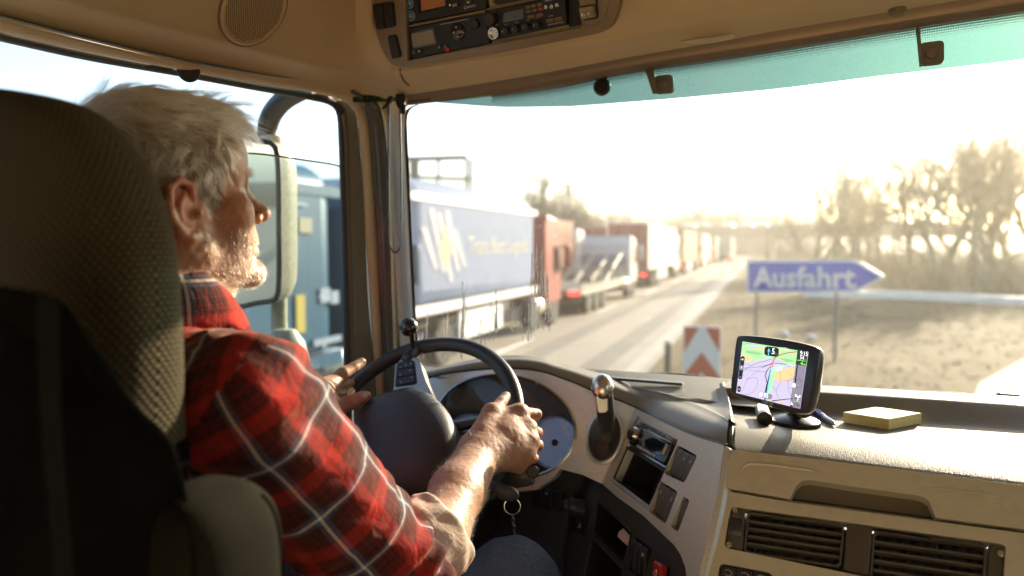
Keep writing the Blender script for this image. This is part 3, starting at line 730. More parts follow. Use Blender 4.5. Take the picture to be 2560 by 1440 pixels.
# ---- hood over the instruments (soft pad)
low_px = [(1040, 958), (1067, 945), (1132, 931), (1234, 921), (1312, 922), (1365, 931), (1397, 942), (1440, 958), (1481, 976), (1539, 997), (1592, 1020), (1654, 1052), (1732, 1087), (1815, 1113)]
rid_px = [(1040, 940), (1059, 928), (1132, 910), (1201, 896), (1286, 888), (1350, 893), (1394, 905), (1440, 917), (1496, 933), (1576, 960), (1658, 982), (1732, 1005), (1790, 1030), (1822, 1048)]
dash = thing_none = None
low = np.array([onp(u, v, PB if u < 1590 else PA) for u, v in low_px])
lowd = np.array([depth(p) for p in low])
rid = np.array([at(u, v, lowd[i] + .085 - .03 * (i / 13)) for i, (u, v) in enumerate(rid_px)])
mid = .5 * low + .5 * rid
tow = -mid / np.linalg.norm(mid, axis=1)[:, None]
midb = mid + tow * .022 + A(0, 0, .004)
ql = .85 * low + .15 * rid + tow * .014; qr = .18 * low + .82 * rid + tow * .014 + A(0, 0, .001)
back = rid + A(.01, .05, -.02); back2 = rid + A(.02, .10, -.03)
under = low + A(0, .02, -.002)
dash = loft('dashboard', [under, low, ql, midb, qr, rid, back, back2], PAD, cab, nu=90, nv=40, label='grey brown soft topped dashboard')
mesh('hood_line', *tubeg(cat(low * .999, 80), .0022, 5), BLACK, dash)
# top sheet towards the glass
xs_ = np.linspace(-.80, 1.05, 40)
def top_sheet():
    G = []
    for x in xs_:
        y1 = wsy(x, -.285) - .003
        y0 = np.interp(x, [-1.05, -.8, -.5, -.3, -.1, .0, 1.1], [1.2, 1.35, 1.47, 1.42, 1.34, 1.46, 1.46])
        G.append([(x, y0, -.305), (x, y0 * .5 + y1 * .5, -.296), (x, y1, -.29)])
    return np.array(G, float)
mesh('dash_top', *grid(top_sheet()), PAD, dash, fix=False)
mesh('demister_slot', *boxg((-.42, 1.455, -.293), .34, .012, .006), BLACK, dash)

# ---- passenger side pad with open tray
K0 = np.array([fixz(u, v, -.283) for u, v in [(1812, 966), (2040, 977), (2300, 993), (2560, 1008), (2900, 1028), (3500, 1070)]])
K1 = np.array([fixz(u, v, -.286) for u, v in [(1814, 973), (2040, 984), (2300, 1000), (2560, 1016), (2900, 1036), (3500, 1078)]])
K2 = np.array([fixz(u, v, -.316) for u, v in [(1826, 1012), (2040, 1030), (2300, 1053), (2560, 1076), (2900, 1106), (3500, 1160)]])
K2b = np.array([fixz(u, v, -.317) for u, v in [(1827, 1020), (2040, 1037), (2300, 1060), (2560, 1083), (2900, 1113), (3500, 1168)]])
K3 = np.array([fixz(u, v, -.313) for u, v in [(1834, 1040), (2000, 1074), (2217, 1095), (2560, 1128), (2900, 1160), (3500, 1230)]])
K5 = np.array([onp(u, v, PP) for u, v in [(1838, 1122), (2000, 1145), (2217, 1171), (2560, 1214), (2900, 1256), (3500, 1330)]])
K4 = np.array([at(u, v, .5 * depth(K3[i]) + .5 * depth(K5[i]) - .016) for i, (u, v) in enumerate([(1838, 1070), (2000, 1100), (2217, 1124), (2560, 1160), (2900, 1192), (3500, 1265)])])
K5b = K5 + A(0, .03, -.006)
pad = loft('passenger_pad', [K0 + A(0, .06, 0), K0, K1, K2, K2b, (K2b * .4 + K3 * .6) - A(0, 0, .002), K3, K4, K5, K5b], PAD, cab, nu=70, nv=60, label='passenger side dashboard pad with open tray')
# rounded end of the passenger pad at the seam
mesh('seam', *tubeg(cat(np.array([at(1806, 962, 1.42), at(1816, 1000, 1.33), at(1826, 1045, 1.22), at(1831, 1085, 1.14), at(1826, 1118, 1.10)]), 24), .006, 8), PAD, pad)
# little upright fairing between hood and pad
fr_d = [np.interp(u, [p[0] for p in rid_px], [depth(p) for p in rid]) for u in (1640, 1690, 1732, 1790, 1822)]
fa = [np.array([at(u, v, d_ - .004) for (u, v), d_ in zip([(1640, 979), (1690, 993), (1732, 1006), (1790, 1031), (1824, 1049)], fr_d)]),
      np.array([at(u, v, d_ + o_) for (u, v), d_, o_ in zip([(1640, 978), (1692, 991), (1742, 999), (1794, 1006), (1824, 1012)], fr_d, (.02, .04, .06, .09, .12))]),
      np.array([at(u, v, d_ + o_) for (u, v), d_, o_ in zip([(1640, 976), (1700, 985), (1752, 984), (1788, 973), (1812, 965)], fr_d, (.05, .08, .12, .18, .24))])]
loft('pad_fairing', fa, PAD, dash, nu=24, nv=14)

# ---- instrument surround (silver), with the lens opening
def ell(c_, a, b_, rot=0, n=64, pl=PB):
    return np.array([onp(c_[0] + a * cos(t_) * cos(rot) - b_ * sin(t_) * sin(rot), c_[1] + a * cos(t_) * sin(rot) + b_ * sin(t_) * cos(rot), pl) for t_ in np.linspace(0, 2 * pi, n, endpoint=False)])
EC, EA, EB, ER = (1264, 1067), 178, 131, radians(10)
sur_px = [(1045, 955), (1067, 946), (1132, 932), (1234, 922), (1312, 923), (1365, 932), (1397, 943), (1440, 959), (1481, 977), (1539, 998), (1590, 1021), (1506, 1210), (1456, 1187), (1400, 1173), (1385, 1195), (1340, 1225), (1240, 1235), (1120, 1230), (1050, 1180), (1010, 1060)]
gsc = (1512, 1092)
gear_hole = ell(gsc, 40, 62, radians(12), 40)
sur = plate('instrument_surround', quad(sur_px, PB), [ell(EC, EA, EB, ER), gear_hole], PB[1], .03, SILVER2, cab, bevel=.0015, label='brushed silver surround of the instruments')
NB = PB[1]
bz_ = ell(EC, EA - 2, EB - 2, ER)
mesh('lens_rim', *tubeg(np.vstack([bz_, bz_[:1]]) + NB * .001, .0035, 6, False), CHROME, sur)
mesh('lens_rim', *loftg([np.vstack([bz_, bz_[:1]]), np.vstack([bz_, bz_[:1]]) - NB * .045], 80, 2, True), BLACK, sur, fix=False)
FACE = M('dial_face', (.06, .062, .07), .5, noise=(30, .2, 3))
clu = prism('instrument_cluster', ell(EC, EA + 6, EB + 6, ER), NB, -.036, -.030, FACE, cab, label='two round dials behind a clear lens')
LENS = glass('lens_glass', (.88, .90, .92), .0, .015)
lv, lf = domeg(bz_, NB, .006, 6, p=2.0)
mesh('lens', lv, lf, LENS, sur, fix=False)
RING = M('dial_ring', (.5, .5, .5), .3, metal=.7)
DIALB = M('dial_blue', (.15, .21, .33), .4, emit=((.35, .5, .85), .035))  # reflected sky put into the blue; faint glow added to brighten
bx = nrm(onp(1364, 1068, PB) - onp(1264, 1068, PB)); by = nrm(np.cross(NB, bx)); by = by if by[2] > 0 else -by
def dial(u, v, r, labels, a0, a1, needle):
    c_ = onp(u, v, PB) - NB * .024
    d = mesh('dial', *latheg([(r, -.004), (r, .004), (r * .97, .008), (r * .93, .004), (r * .9, 0), (0, 0)], c_, NB, 56), RING, clu)
    mesh('dial_disc', *latheg([(r * .9, .0004), (0, .0006)], c_, NB, 48), DIALB, d)
    mbt = MB(); n_t = 10 * (len(labels) - 1)
    for k in range(n_t + 1):
        a = a0 + (a1 - a0) * k / n_t; dr = bx * cos(a) + by * sin(a); pr = np.cross(NB, dr); big = k % 5 == 0
        mbt.box(c_ + dr * r * .84 + NB * .0012, r * (.10 if big else .05), .0009 if big else .0005, .0004, dr, pr, NB)
    mbt.out('tick_mark', WHITEP, d, smooth=False)
    for k, s_ in enumerate(labels):
        a = a0 + (a1 - a0) * k / (len(labels) - 1); p_ = c_ + (bx * cos(a) + by * sin(a)) * r * .66 + NB * .0012
        text('numeral', s_, p_ - bx * r * .06 * len(s_) - by * r * .06, bx, by, r * .19, WHITEP, d)
    dr = bx * cos(needle) + by * sin(needle)
    mesh('needle', *boxg(c_ + dr * r * .38 + NB * .004, r * .82, .0022, .001, dr, np.cross(NB, dr), NB), M('needle', (.8, .76, .68), .4), d)
    mesh('needle_hub', *latheg([(r * .13, 0), (r * .12, .006), (0, .007)], c_, NB, 24), BLACK, d)
dial(1380, 1106, .058, ['0', '5', '10', '15', '20', '25', '30'], radians(200), radians(-20), radians(128))
dial(1165, 1105, .066, ['0', '20', '40', '60', '80', '100', '120'], radians(215), radians(-35), radians(150))
mesh('centre_display', *boxg(onp(1285, 1120, PB) - NB * .024, .075, .055, .004, bx, by, NB), M('dash_lcd', (.03, .035, .045), .2), clu)

# ---- gear selector
g0 = ell(gsc, 43, 65, radians(12), 40)
mesh('selector_ring', *tubeg(np.vstack([g0, g0[:1]]) + NB * .002, .0045, 8, False), SILVER2, sur)
gdv, gdf = domeg(ell(gsc, 38, 60, radians(12), 40), NB, .032, 9)
gear = mesh('gear_selector', gdv, gdf, DARK, cab, label='stubby silver topped gear lever')
slot = quad([(1490, 1098), (1520, 1105), (1520, 1142), (1494, 1134)], plane(PB[0] + NB * .034, NB))
mesh('lever_slot', *prismg(slot, NB, -.01, .0), BLACK, gear)
gd = depth(onp(*gsc, PB)) - .075
stem = cat(np.array([at(1517, 1068, gd + .03), at(1515, 1040, gd + .01), at(1512, 1005, gd), at(1509, 975, gd - .004), at(1508, 955, gd - .004)]), 16)
mesh('lever_stem', *tubeg(stem, [.0125, .014, .015, .016, .0175] + [.018] * 11, 18), DARK, gear, bevel=0)
kn = cat(np.array([at(1508, 1000, gd - .012), at(1507, 985, gd - .013), at(1506, 968, gd - .010), at(1508, 952, gd - .004), at(1512, 944, gd + .004)]), 14)
mesh('lever_knob', *tubeg(kn, [.004, .012, .016, .0185, .02, .0215, .0222, .0225, .022, .021, .019, .016, .011, .004], 20), CHROME, gear, angle=0)
fp = np.array([at(u, v, gd - .024) for u, v in [(1489, 988), (1519, 985), (1521, 1025), (1516, 1032), (1498, 1034), (1494, 1030)]])
mesh('knob_plate', *prismg(rpoly(fp, .006), -FW, -.006, .002), CHROME, gear, bevel=.002)

# ---- radio panel (plane PA) with cut-outs
NA = PA[1]; ax_ = nrm(onp(1697, 1095, PA) - onp(1600, 1040, PA)); ay_ = nrm(np.cross(NA, ax_)); ay_ = ay_ if ay_[2] > 0 else -ay_
Aq = lambda px: quad(px, PA)
pan_px = [(1592, 1022), (1654, 1053), (1732, 1088), (1806, 1112), (1812, 1118), (1800, 1210), (1776, 1330), (1752, 1432), (1745, 1470), (1722, 1470), (1716, 1420), (1704, 1388), (1689, 1365), (1609, 1289), (1545, 1244), (1507, 1210)]
radio_px = [(1597, 1043), (1694, 1090), (1700, 1098), (1660, 1172), (1563, 1113)]
rad_q = [(1596, 1042), (1699, 1096), (1659, 1173), (1560, 1112)]
tray_q = [(1558, 1116), (1652, 1176), (1619, 1273), (1531, 1200)]
sw1 = [(1696, 1113), (1746, 1140), (1713, 1209), (1661, 1184)]
sw2 = [(1652, 1202), (1697, 1230), (1666, 1312), (1623, 1279)]
sw3 = [(1711, 1241), (1727, 1252), (1697, 1332), (1678, 1317)]
holes = [rpoly(Aq(rad_q + [])[[0, 1, 2, 3]], .004), rpoly(Aq(tray_q), .004), rpoly(Aq(sw1), .007), rpoly(Aq(sw2), .007), rpoly(Aq(sw3), .006)]
# radio and tray share one opening: one outline
open_px = [(1594, 1041), (1700, 1096), (1622, 1275), (1525, 1201)]
holes = [rpoly(Aq(open_px), .006), rpoly(Aq(sw1), .008), rpoly(Aq(sw2), .008), rpoly(Aq(sw3), .007)]
panel = plate('radio_panel', Aq(pan_px), holes, NA, .035, SILVER, cab, front=.002, bevel=.0016, bseg=3, label='brushed silver switch panel turned to the driver')
# curled right edge of the panel
re = np.array([onp(u, v, PA) for u, v in [(1806, 1112), (1812, 1120), (1800, 1210), (1776, 1330), (1752, 1432), (1744, 1475)]])
re1 = np.array([onp(u + 6, v + 2, PA) - NA * .004 for u, v in [(1806, 1112), (1812, 1120), (1800, 1210), (1776, 1330), (1752, 1432), (1744, 1475)]])
re2 = re1 - NA * .014
loft('panel_edge', [re + NA * .002, re * .6 + re1 * .4 + NA * .001, re1, re2], SILVER, panel, nu=50, nv=14)
sm = np.array([onp(u, v, PA) for u, v in [(1592, 1022), (1555, 1105), (1507, 1210)]])
mesh('panel_seam', *tubeg(sm + NA * .002, .0018, 5), BEIGE_L, panel)
# frame inside the opening
fr = Aq(open_px); fin = np.array([bil(fr, *q_) for q_ in ((.06, .045), (.97, .03), (.955, .955), (.05, .955))])
plate('opening_frame', rpoly(fr, .005), [rpoly(fin, .003)], NA, .02, SILVER2, panel, front=-.004, bevel=.001)
fr2 = fin
# tray box below the radio
tb = np.array([bil(fr, *q_) for q_ in ((.05, .47), (.95, .47), (.95, .95), (.05, .95))])
V = list(tb + NA * 0) + list(tb - NA * .09)
mesh('open_tray', V, [(0, 4, 5, 1), (1, 5, 6, 2), (2, 6, 7, 3), (3, 7, 4, 0), (4, 7, 6, 5)], BLACK, panel, smooth=False)
prism('tray_bar', np.array([bil(fr, *q_) for q_ in ((.05, .45), (.95, .45), (.95, .485), (.05, .485))]), NA, -.02, .001, DARK, panel, bevel=.001)
mesh('tray_socket', *latheg([(.008, 0), (.008, .006), (.0055, .006), (.005, .002), (0, .002)], bil(tb, .93, .78) - NA * .03, NA, 18), DARK, panel)
# radio
rq = np.array([bil(fr, *q_) for q_ in ((.065, .05), (.965, .04), (.955, .44), (.055, .45))])
radio = prism('car_radio', rq, NA, -.05, -.008, DARK, cab, bevel=.001, label='glossy black car radio with silver surround')
CHD = M('radio_chrome', (.45, .41, .36), .16, metal=1)
for v0, v1 in ((.0, .10), (.9, 1.0)): prism('trim_bar', sub(rq, .02, .98, v0, v1), NA, -.01, -.003, CHD, radio, bevel=.001)
for k in range(8):
    prism('trim_clip', sub(rq, .1 + k * .11, .15 + k * .11, .02, .07), NA, -.004, -.001, BLACK, radio)
face = rpoly(sub(rq, .03, .97, .12, .88), .006)
prism('front_plate', face, NA, -.012, .004, GLOSSK, radio, bevel=.002, bseg=3)
prism('display', rpoly(sub(rq, .27, .86, .24, .70), .003), NA, .003, .0052, M('radio_glass', (.006, .007, .010), .03, coat=1), radio, bevel=.0005)
mesh('volume_knob', *latheg([(.0155, .0), (.015, .014), (.0125, .017), (0, .0165)], bil(rq, .135, .5), NA, 36), CHD, radio)
mesh('volume_ring', *latheg([(.019, .0), (.019, .006), (.0165, .007)], bil(rq, .135, .5), NA, 36), GLOSSK, radio)
for k in range(7):
    b_ = prism('preset_button', sub(rq, .28 + k * .072, .335 + k * .072, .75, .845), NA, .003, .006, M('preset', (.4, .41, .43), .3) if k == 0 else bpy.data.materials['preset'], radio, bevel=.0006)
prism('eject_tab', sub(rq, .885, .935, .25, .62), NA, .003, .007, M('tab_gold', (.55, .43, .22), .3, metal=.7), radio, bevel=.0008)
prism('slot_line', sub(rq, .2, .9, .16, .2), NA, .003, .0046, CHD, radio); 
prism('red_mark', sub(rq, .24, .28, .15, .19), NA, .003, .0049, M('red_mark', (.35, .03, .02), .4), radio)
SWG = M('switch_grey', (.085, .077, .063), .46, bump=('n', 600, .15, .0004))
ICON = M('switch_icon', (.62, .57, .46), .5)
def icons(c_, s_, kind, par, nn, ex_, ey_):
    """small pictograms out of bars"""
    B = {0: [(-.5, .6, .5, .6), (-.5, 0, .5, 0), (-.5, -.6, .5, -.6), (0, -.9, 0, .9)], 1: [(-.8, -.3, .2, -.3), (.2, -.3, .5, .2), (-.3, .3, .8, .3), (-.6, .8, .1, .8)],
         2: [(-.7, .7, -.7, -.7), (.7, .7, .7, -.7), (-.7, 0, .7, 0), (0, .5, 0, -.8)], 3: [(-.6, .5, .6, .5), (.6, .5, .6, -.5), (.6, -.5, -.6, -.5), (-.2, .0, .2, 0)]}[kind]
    mb = MB()
    for x0, y0, x1, y1 in B:
        a, b_ = c_ + s_ * (ex_ * x0 + ey_ * y0), c_ + s_ * (ex_ * x1 + ey_ * y1); d = nrm(b_ - a)
        mb.box((a + b_) / 2 + nn * .0004, np.linalg.norm(b_ - a), .0009, .0004, d, np.cross(nn, d), nn)
    return mb.out('icon', ICON, par, smooth=False)
def bank(px, pl, n, par, mat_, ic, base=-.006, ex_=None, ey_=None, marks=()):
    Qb = quad(px, pl); nn = pl[1]
    bb = prism('switch_bank', rpoly(Qb, .006), nn, base - .012, base, BLACK, par) if par is not None else None
    for k in range(n):
        a0, a1 = .04 + .92 * k / n + .008, .04 + .92 * (k + 1) / n - .008
        q_ = sub(Qb, a0, a1, .06, .93); nm = 'rocker_switch'
        # a rocker: top end raised, falling to the lower end
        V = [*(q_ + nn * base)] + [q_[0] + nn * (base + .011), q_[1] + nn * (base + .011), q_[2] + nn * (base + .006), q_[3] + nn * (base + .006)]
        m1 = (q_[0] * .87 + q_[3] * .13) + nn * (base + .013); m2 = (q_[1] * .87 + q_[2] * .13) + nn * (base + .013)
        V += [m1, m2]
        F = [(0, 1, 2, 3), (4, 5, 9, 8), (8, 9, 6, 7), (0, 4, 8, 7, 3), (1, 2, 6, 9, 5), (0, 1, 5, 4), (2, 3, 7, 6)]
        sw = mesh(nm, V, F, mat_, bb, bevel=.0012, angle=30)
        if k in marks:
            icons(bil(q_, .5, .28) + nn * (base + .0122), .0042, ic[k % len(ic)], bb, nn, ex_, ey_)
    return bb
b1 = bank(sw1, PA, 3, cab, SWG, (2, 3, 1), base=-.012, ex_=ax_, ey_=ay_, marks=(1, 2)); b1['label'] = 'upper bank of three grey rocker switches'
b2 = bank(sw2, PA, 3, cab, SWG, (1, 0, 0), base=-.012, ex_=ax_, ey_=ay_, marks=(0, 2)); b2['label'] = 'lower bank of three grey rocker switches'
b3 = bank(sw3, PA, 1, cab, SWG, (3,), base=-.012, ex_=ax_, ey_=ay_); b3['label'] = 'single narrow rocker switch'

# ---- dark knee panels ------------------------------------------------------------------------
kn_px = [(1459, 1190), (1507, 1212), (1545, 1246), (1609, 1291), (1689, 1367), (1703, 1389), (1714, 1420), (1719, 1475), (1712, 1620), (1400, 1620), (1407, 1380), (1431, 1250), (1440, 1215)]
PA2 = plane(PA[0] - NA * .006, NA)
t1 = [(1495, 1253), (1581, 1330), (1562, 1412), (1485, 1331)]; t2 = [(1482, 1342), (1558, 1424), (1540, 1560), (1455, 1470)]
t3 = [(1588, 1342), (1629, 1372), (1610, 1452), (1568, 1422)]; t4 = [(1655, 1408), (1672, 1420), (1668, 1475), (1642, 1460)]
knee = plate('knee_panel', quad(kn_px, PA2), [rpoly(quad(t1, PA2), .004), rpoly(quad(t2, PA2), .004), rpoly(quad(t3, PA2), .005)], NA, .03, DARK, cab, bevel=.003, bseg=3, label='black lower dash panel with two open trays')
for tq_ in (t1, t2):
    tb = quad(tq_, PA2); V = list(tb) + list(tb - NA * .09 + A(0, 0, .01))
    mesh('open_tray', V, [(0, 4, 5, 1), (1, 5, 6, 2), (2, 6, 7, 3), (3, 7, 4, 0), (4, 7, 6, 5)], BLACK, knee, smooth=False)
    tb = rpoly(tb, .004); mesh('tray_lip', *tubeg(np.vstack([tb, tb[:1]]) + NA * .001, .0018, 5, False), DARK, knee)
b4 = bank(t3, PA2, 3, cab, SWB, (2, 0, 2), base=-.006, ex_=ax_, ey_=ay_, marks=(2,)); b4['label'] = 'bank of three black rocker switches'
HAZ = M('hazard_red', (.42, .018, .022), .3, coat=.3)
hz = bank([(1657, 1404), (1676, 1417), (1668, 1475), (1640, 1456)], PA2, 1, cab, HAZ, (0,), base=.004); hz['label'] = 'red hazard light switch'; hz.name = 'hazard_switch'
c_ = onp(1657, 1440, PA2) + NA * .0145
tri = np.array([c_ + .006 * (ax_ * cos(a) + ay_ * sin(a)) for a in (pi / 2, pi / 2 + 2.09, pi / 2 + 4.19, pi / 2)])
mesh('hazard_triangle', *tubeg(tri, .0006, 4, False), WHITEP, hz)
# left knee panel with switches (plane PC)
lk_px = [(1130, 1215), (1240, 1236), (1340, 1226), (1385, 1196), (1400, 1175), (1456, 1189), (1437, 1216), (1428, 1250), (1403, 1385), (1396, 1640), (1050, 1640), (1050, 1260)]
swc = [(1334, 1208), (1416, 1228), (1405, 1284), (1327, 1265)]
lk = plate('knee_panel', quad(lk_px, PC), [rpoly(quad(swc, PC), .006)], PC[1], .03, DARK, cab, bevel=.003, bseg=3, label='black panel under the instruments')
cx_ = nrm(quad(swc, PC)[1] - quad(swc, PC)[0]); cy_ = nrm(np.cross(PC[1], cx_)); cy_ = cy_ if cy_[2] > 0 else -cy_
b5 = bank(swc, PC, 3, cab, SWB, (2, 2, 0), base=-.005, ex_=cx_, ey_=cy_, marks=(1,)); b5['label'] = 'dark bank of three switches under the dials'
# rotary light switch and its recess
rp_ = rpoly(quad([(1440, 1245), (1478, 1262), (1468, 1345), (1424, 1325)], PA2), .012)
prism('switch_recess', rp_, NA, -.004, .0012, BLACK, knee, bevel=.001)
kc = onp(1456, 1272, PA2)
rot = mesh('rotary_knob', *latheg([(.019, 0), (.019, .012), (.0165, .016), (.0165, .03), (.014, .034), (0, .034)], kc, nrm(NA + A(-.35, -.25, 0)), 32), DARK, cab, label='black rotary switch with arm beside the trays')
mesh('knob_end', *latheg([(.013, 0), (.012, .018), (.0095, .022), (.004, .022), (0, .0205)], kc + nrm(NA + A(-.35, -.25, 0)) * .012 - cx_ * .012, nrm(NA + A(-.9, -.5, -.1)), 28), DARK, rot)
uu = onp(1449, 1316, PA2) + NA * .0016
uth = [uu + ax_ * x + ay_ * y for x, y in [(-.004, .004), (.001, .005), (.004, .003), (.0042, -.001), (.001, -.003), (-.004, -.0035)]]
mesh('arrow_mark', *tubeg(cat(np.array(uth), 14), .0006, 4), WHITEP, knee)

# ---- passenger fascia (plane PP) ----------------------------------------------------------------
NP = PP[1]; px_ = nrm(onp(2300, 1185, PP) - onp(1900, 1135, PP)); py_ = nrm(np.cross(NP, px_)); py_ = py_ if py_[2] > 0 else -py_
Pq = lambda px: quad(px, PP)
FASC = M('fascia_tan', (.57, .52, .37), .42, metal=.15, noise=(70, .06, 3), bump=('n', 900, .12, .0004))
dr_px = [(1833, 1127), (2000, 1147), (2217, 1173), (2560, 1217), (3500, 1335), (3500, 1455), (2560, 1325), (2338, 1296), (2332, 1280), (2322, 1256), (2308, 1246), (2290, 1241), (2150, 1222), (2025, 1203), (2005, 1205), (1990, 1218), (1980, 1240), (1975, 1250), (1797, 1218)]
drawer = plate('drawer_front', Pq(dr_px), [], NP, .02, FASC, cab, front=.006, bevel=.003, bseg=3, label='tan drawer front with a cut out grip')
ri = cat(Pq([(1850, 1190), (1858, 1172), (1880, 1162), (2010, 1176), (2060, 1188)]), 30) + NP * .0062
mesh('raised_line', *tubeg(ri, [.0006 + .0022 * min(i, 29 - i, 6) / 6 for i in range(30)], 6), FASC, drawer)
ri = cat(Pq([(2300, 1222), (2450, 1238), (2490, 1246), (2510, 1256)]), 30) + NP * .0062
mesh('raised_line', *tubeg(ri, [.0006 + .0022 * min(i, 29 - i, 6) / 6 for i in range(30)], 6), FASC, drawer)
mesh('grip_recess', *prismg(Pq([(1960, 1190), (2345, 1245), (2350, 1320), (1960, 1270)]), NP, -.034, -.026), M('recess_tan', (.26, .21, .15), .6), cab)
mesh('grip_floor', *grid(np.array([[onp(u, v, PP) + NP * h for h in (.004, -.027)] for u, v in [(1965, 1252), (2100, 1270), (2345, 1304)]])), FASC, cab, fix=False)
fa_px = [(1796, 1225), (1976, 1256), (2336, 1304), (2560, 1334), (3500, 1465), (3500, 1800), (1680, 1800), (1745, 1440)]
vent_px = [(1828, 1266), (2168, 1313), (2500, 1359), (2514, 1366), (2505, 1500), (2150, 1440), (1822, 1372), (1811, 1364)]
btn_px = [(1800, 1408), (1925, 1432), (1935, 1445), (1925, 1560), (1780, 1540)]
fasc = plate('lower_fascia', Pq(fa_px), [rpoly(Pq(vent_px), .008), rpoly(Pq(btn_px), .008)], NP, .03, FASC, cab, front=.002, bevel=.0025, bseg=3, label='tan lower fascia of the passenger side')
mesh('panel_gap', *prismg(Pq([(1790, 1212), (3500, 1440), (3500, 1480), (1790, 1240)]), NP, -.03, -.018), BLACK, fasc)
mesh('side_gap', *loftg([Pq([(1826, 1120), (1792, 1215), (1740, 1470)]) - NP * .03, Pq([(1845, 1120), (1810, 1215), (1760, 1470)]) - NP * .012], 10, 2, True), BLACK, fasc, fix=False)
VENT = M('vent_plastic', (.075, .062, .042), .5)
vent = prism('vent_unit', rpoly(Pq(vent_px), .008), NP, -.05, -.044, BLACK, cab, label='pair of slatted air vents with black frame')
prism('vent_middle', rpoly(Pq([(2118, 1304), (2182, 1314), (2172, 1440), (2108, 1425)]), .003), NP, -.04, -.003, M('vent_mid', (.075, .058, .036), .5), vent, bevel=.002)
prism('vent_side', rpoly(Pq([(1828, 1268), (1862, 1273), (1856, 1380), (1813, 1366)]), .006), NP, -.04, -.002, VENT, vent, bevel=.002)
def grille(px, nsl, nv_):
    Qg = Pq(px)
    q_ = rpoly(Qg, .008); q2 = rpoly(sub(Qg, .02, .98, .06, .94), .007)
    plate('vent_frame', q_, [q2], NP, .02, VENT, vent, front=-.003, bevel=.0015)
    for k in range(nsl):
        v_ = .06 + .88 * (k + .5) / nsl + .09
        a, b_ = bil(Qg, .015, v_), bil(Qg, .985, v_)
        mesh('slat', *boxg((a + b_) / 2 - NP * .012, np.linalg.norm(b_ - a), .0032, .014, nrm(b_ - a), nrm(np.cross(NP, b_ - a)), nrm(NP + A(0, 0, .25))), VENT, vent, bevel=.001) if k < nsl - 1 else None
    for k in range(nv_):
        u_ = (k + .5) / nv_
        a, b_ = bil(Qg, u_, .04), bil(Qg, u_, .96)
        mesh('vane', *boxg((a + b_) / 2 - NP * .032, .012, np.linalg.norm(b_ - a), .0022, nrm(NP * .8 + px_ * .6), nrm(b_ - a), nrm(px_ * .8 - NP * .6)), VENT, vent)
grille([(1868, 1276), (2112, 1309), (2102, 1420), (1858, 1381)], 5, 7)
grille([(2184, 1321), (2470, 1359), (2462, 1500), (2174, 1455)], 5, 8)
tw = (onp(1838, 1318, PP) - NP * .004); twd = nrm(onp(1842, 1290, PP) - onp(1834, 1346, PP))
mesh('thumb_wheel', *latheg([(.004, -.011), (.019, -.010), (.020, -.004), (.020, .004), (.019, .010), (.004, .011)], tw - NP * .012, px_, 28), BTN, vent)
for u, v in ((1837, 1275), (1823, 1361), (2503, 1384)):
    mesh('screw', *latheg([(.0042, 0), (.0042, .002), (.002, .0026), (.0015, .0012), (0, .0012)], onp(u, v, PP) - NP * .002, NP, 14), CHROME, vent)
prism('vent_side', rpoly(Pq([(2474, 1359), (2512, 1367), (2505, 1500), (2466, 1490)]), .004), NP, -.04, -.003, VENT, vent, bevel=.002)
bw = prism('button_panel', rpoly(Pq(btn_px), .008), NP, -.02, -.008, BLACK, cab, label='row of black buttons below the vents')
for k in range(3):
    q_ = Pq([(1803 + 41 * k, 1413 + 8 * k), (1841 + 41 * k, 1421 + 8 * k), (1833 + 41 * k, 1520), (1790 + 41 * k, 1510)])
    prism('push_button', rpoly(q_, .003), NP, -.01, .001, SWB, bw, bevel=.0015)
    ap = np.array([bil(q_, .5, .16) + .004 * (px_ * cos(a) * 1.4 + py_ * sin(a)) + NP * .0014 for a in np.linspace(-2.6, 2.6, 10)])
    mesh('icon', *tubeg(ap, .0005, 4), ICON, bw)
mesh('dash_body', *boxg((.50, 1.42, -.80), 1.14, .30, .60), DARK, dash)
mesh('dash_body', *boxg((-.6, 1.62, -.72), .9, .10, .75), DARK, dash)
mesh('pedal_wall', *boxg((-.7, 1.62, -.9), .9, .04, .8), DARK, dash)

# ---- steering wheel -------------------------------------------------------------------------------
WC = A(-.737, 1.1665, -.3787); WR = .2201
wa, wb = radians(46.8), radians(-2)
we1 = A(cos(wb), sin(wb), 0); we2 = A(-sin(wb) * cos(wa), cos(wb) * cos(wa), sin(wa)); wn = np.cross(we1, we2)
wn = wn if wn[1] < 0 else -wn
def rimp(a): return WC + WR * (cos(a) * we1 + sin(a) * we2)
rp = np.array([rimp(a) for a in np.linspace(0, 2 * pi, 97)])
wheel = mesh('steering_wheel', *tubeg(rp, .0162, 18, False), LEATHER, cab, angle=0, label='black leather steering wheel with button spoke')
PW = plane(WC + wn * .012, wn)
hub_px = [(1000, 986), (1040, 979), (1078, 990), (1115, 1024), (1142, 1070), (1149, 1115), (1140, 1165), (1112, 1212), (1060, 1245), (1000, 1252), (950, 1240), (915, 1200), (896, 1140), (892, 1085), (905, 1040), (945, 1005)]
hub = cat(quad(hub_px, PW), 64, True)
hv, hf = domeg(hub, wn, .058, 14, p=2.6)
mesh('hub_cover', hv, hf, HUBM, wheel, angle=0)
sk = shrink(hub, 1.0); mesh('hub_skirt', *loftg([np.vstack([sk, sk[:1]]), np.vstack([shrink(sk, .93), shrink(sk, .93)[:1]]) - wn * .05], 80, 2, True), DARK, wheel, fix=False)
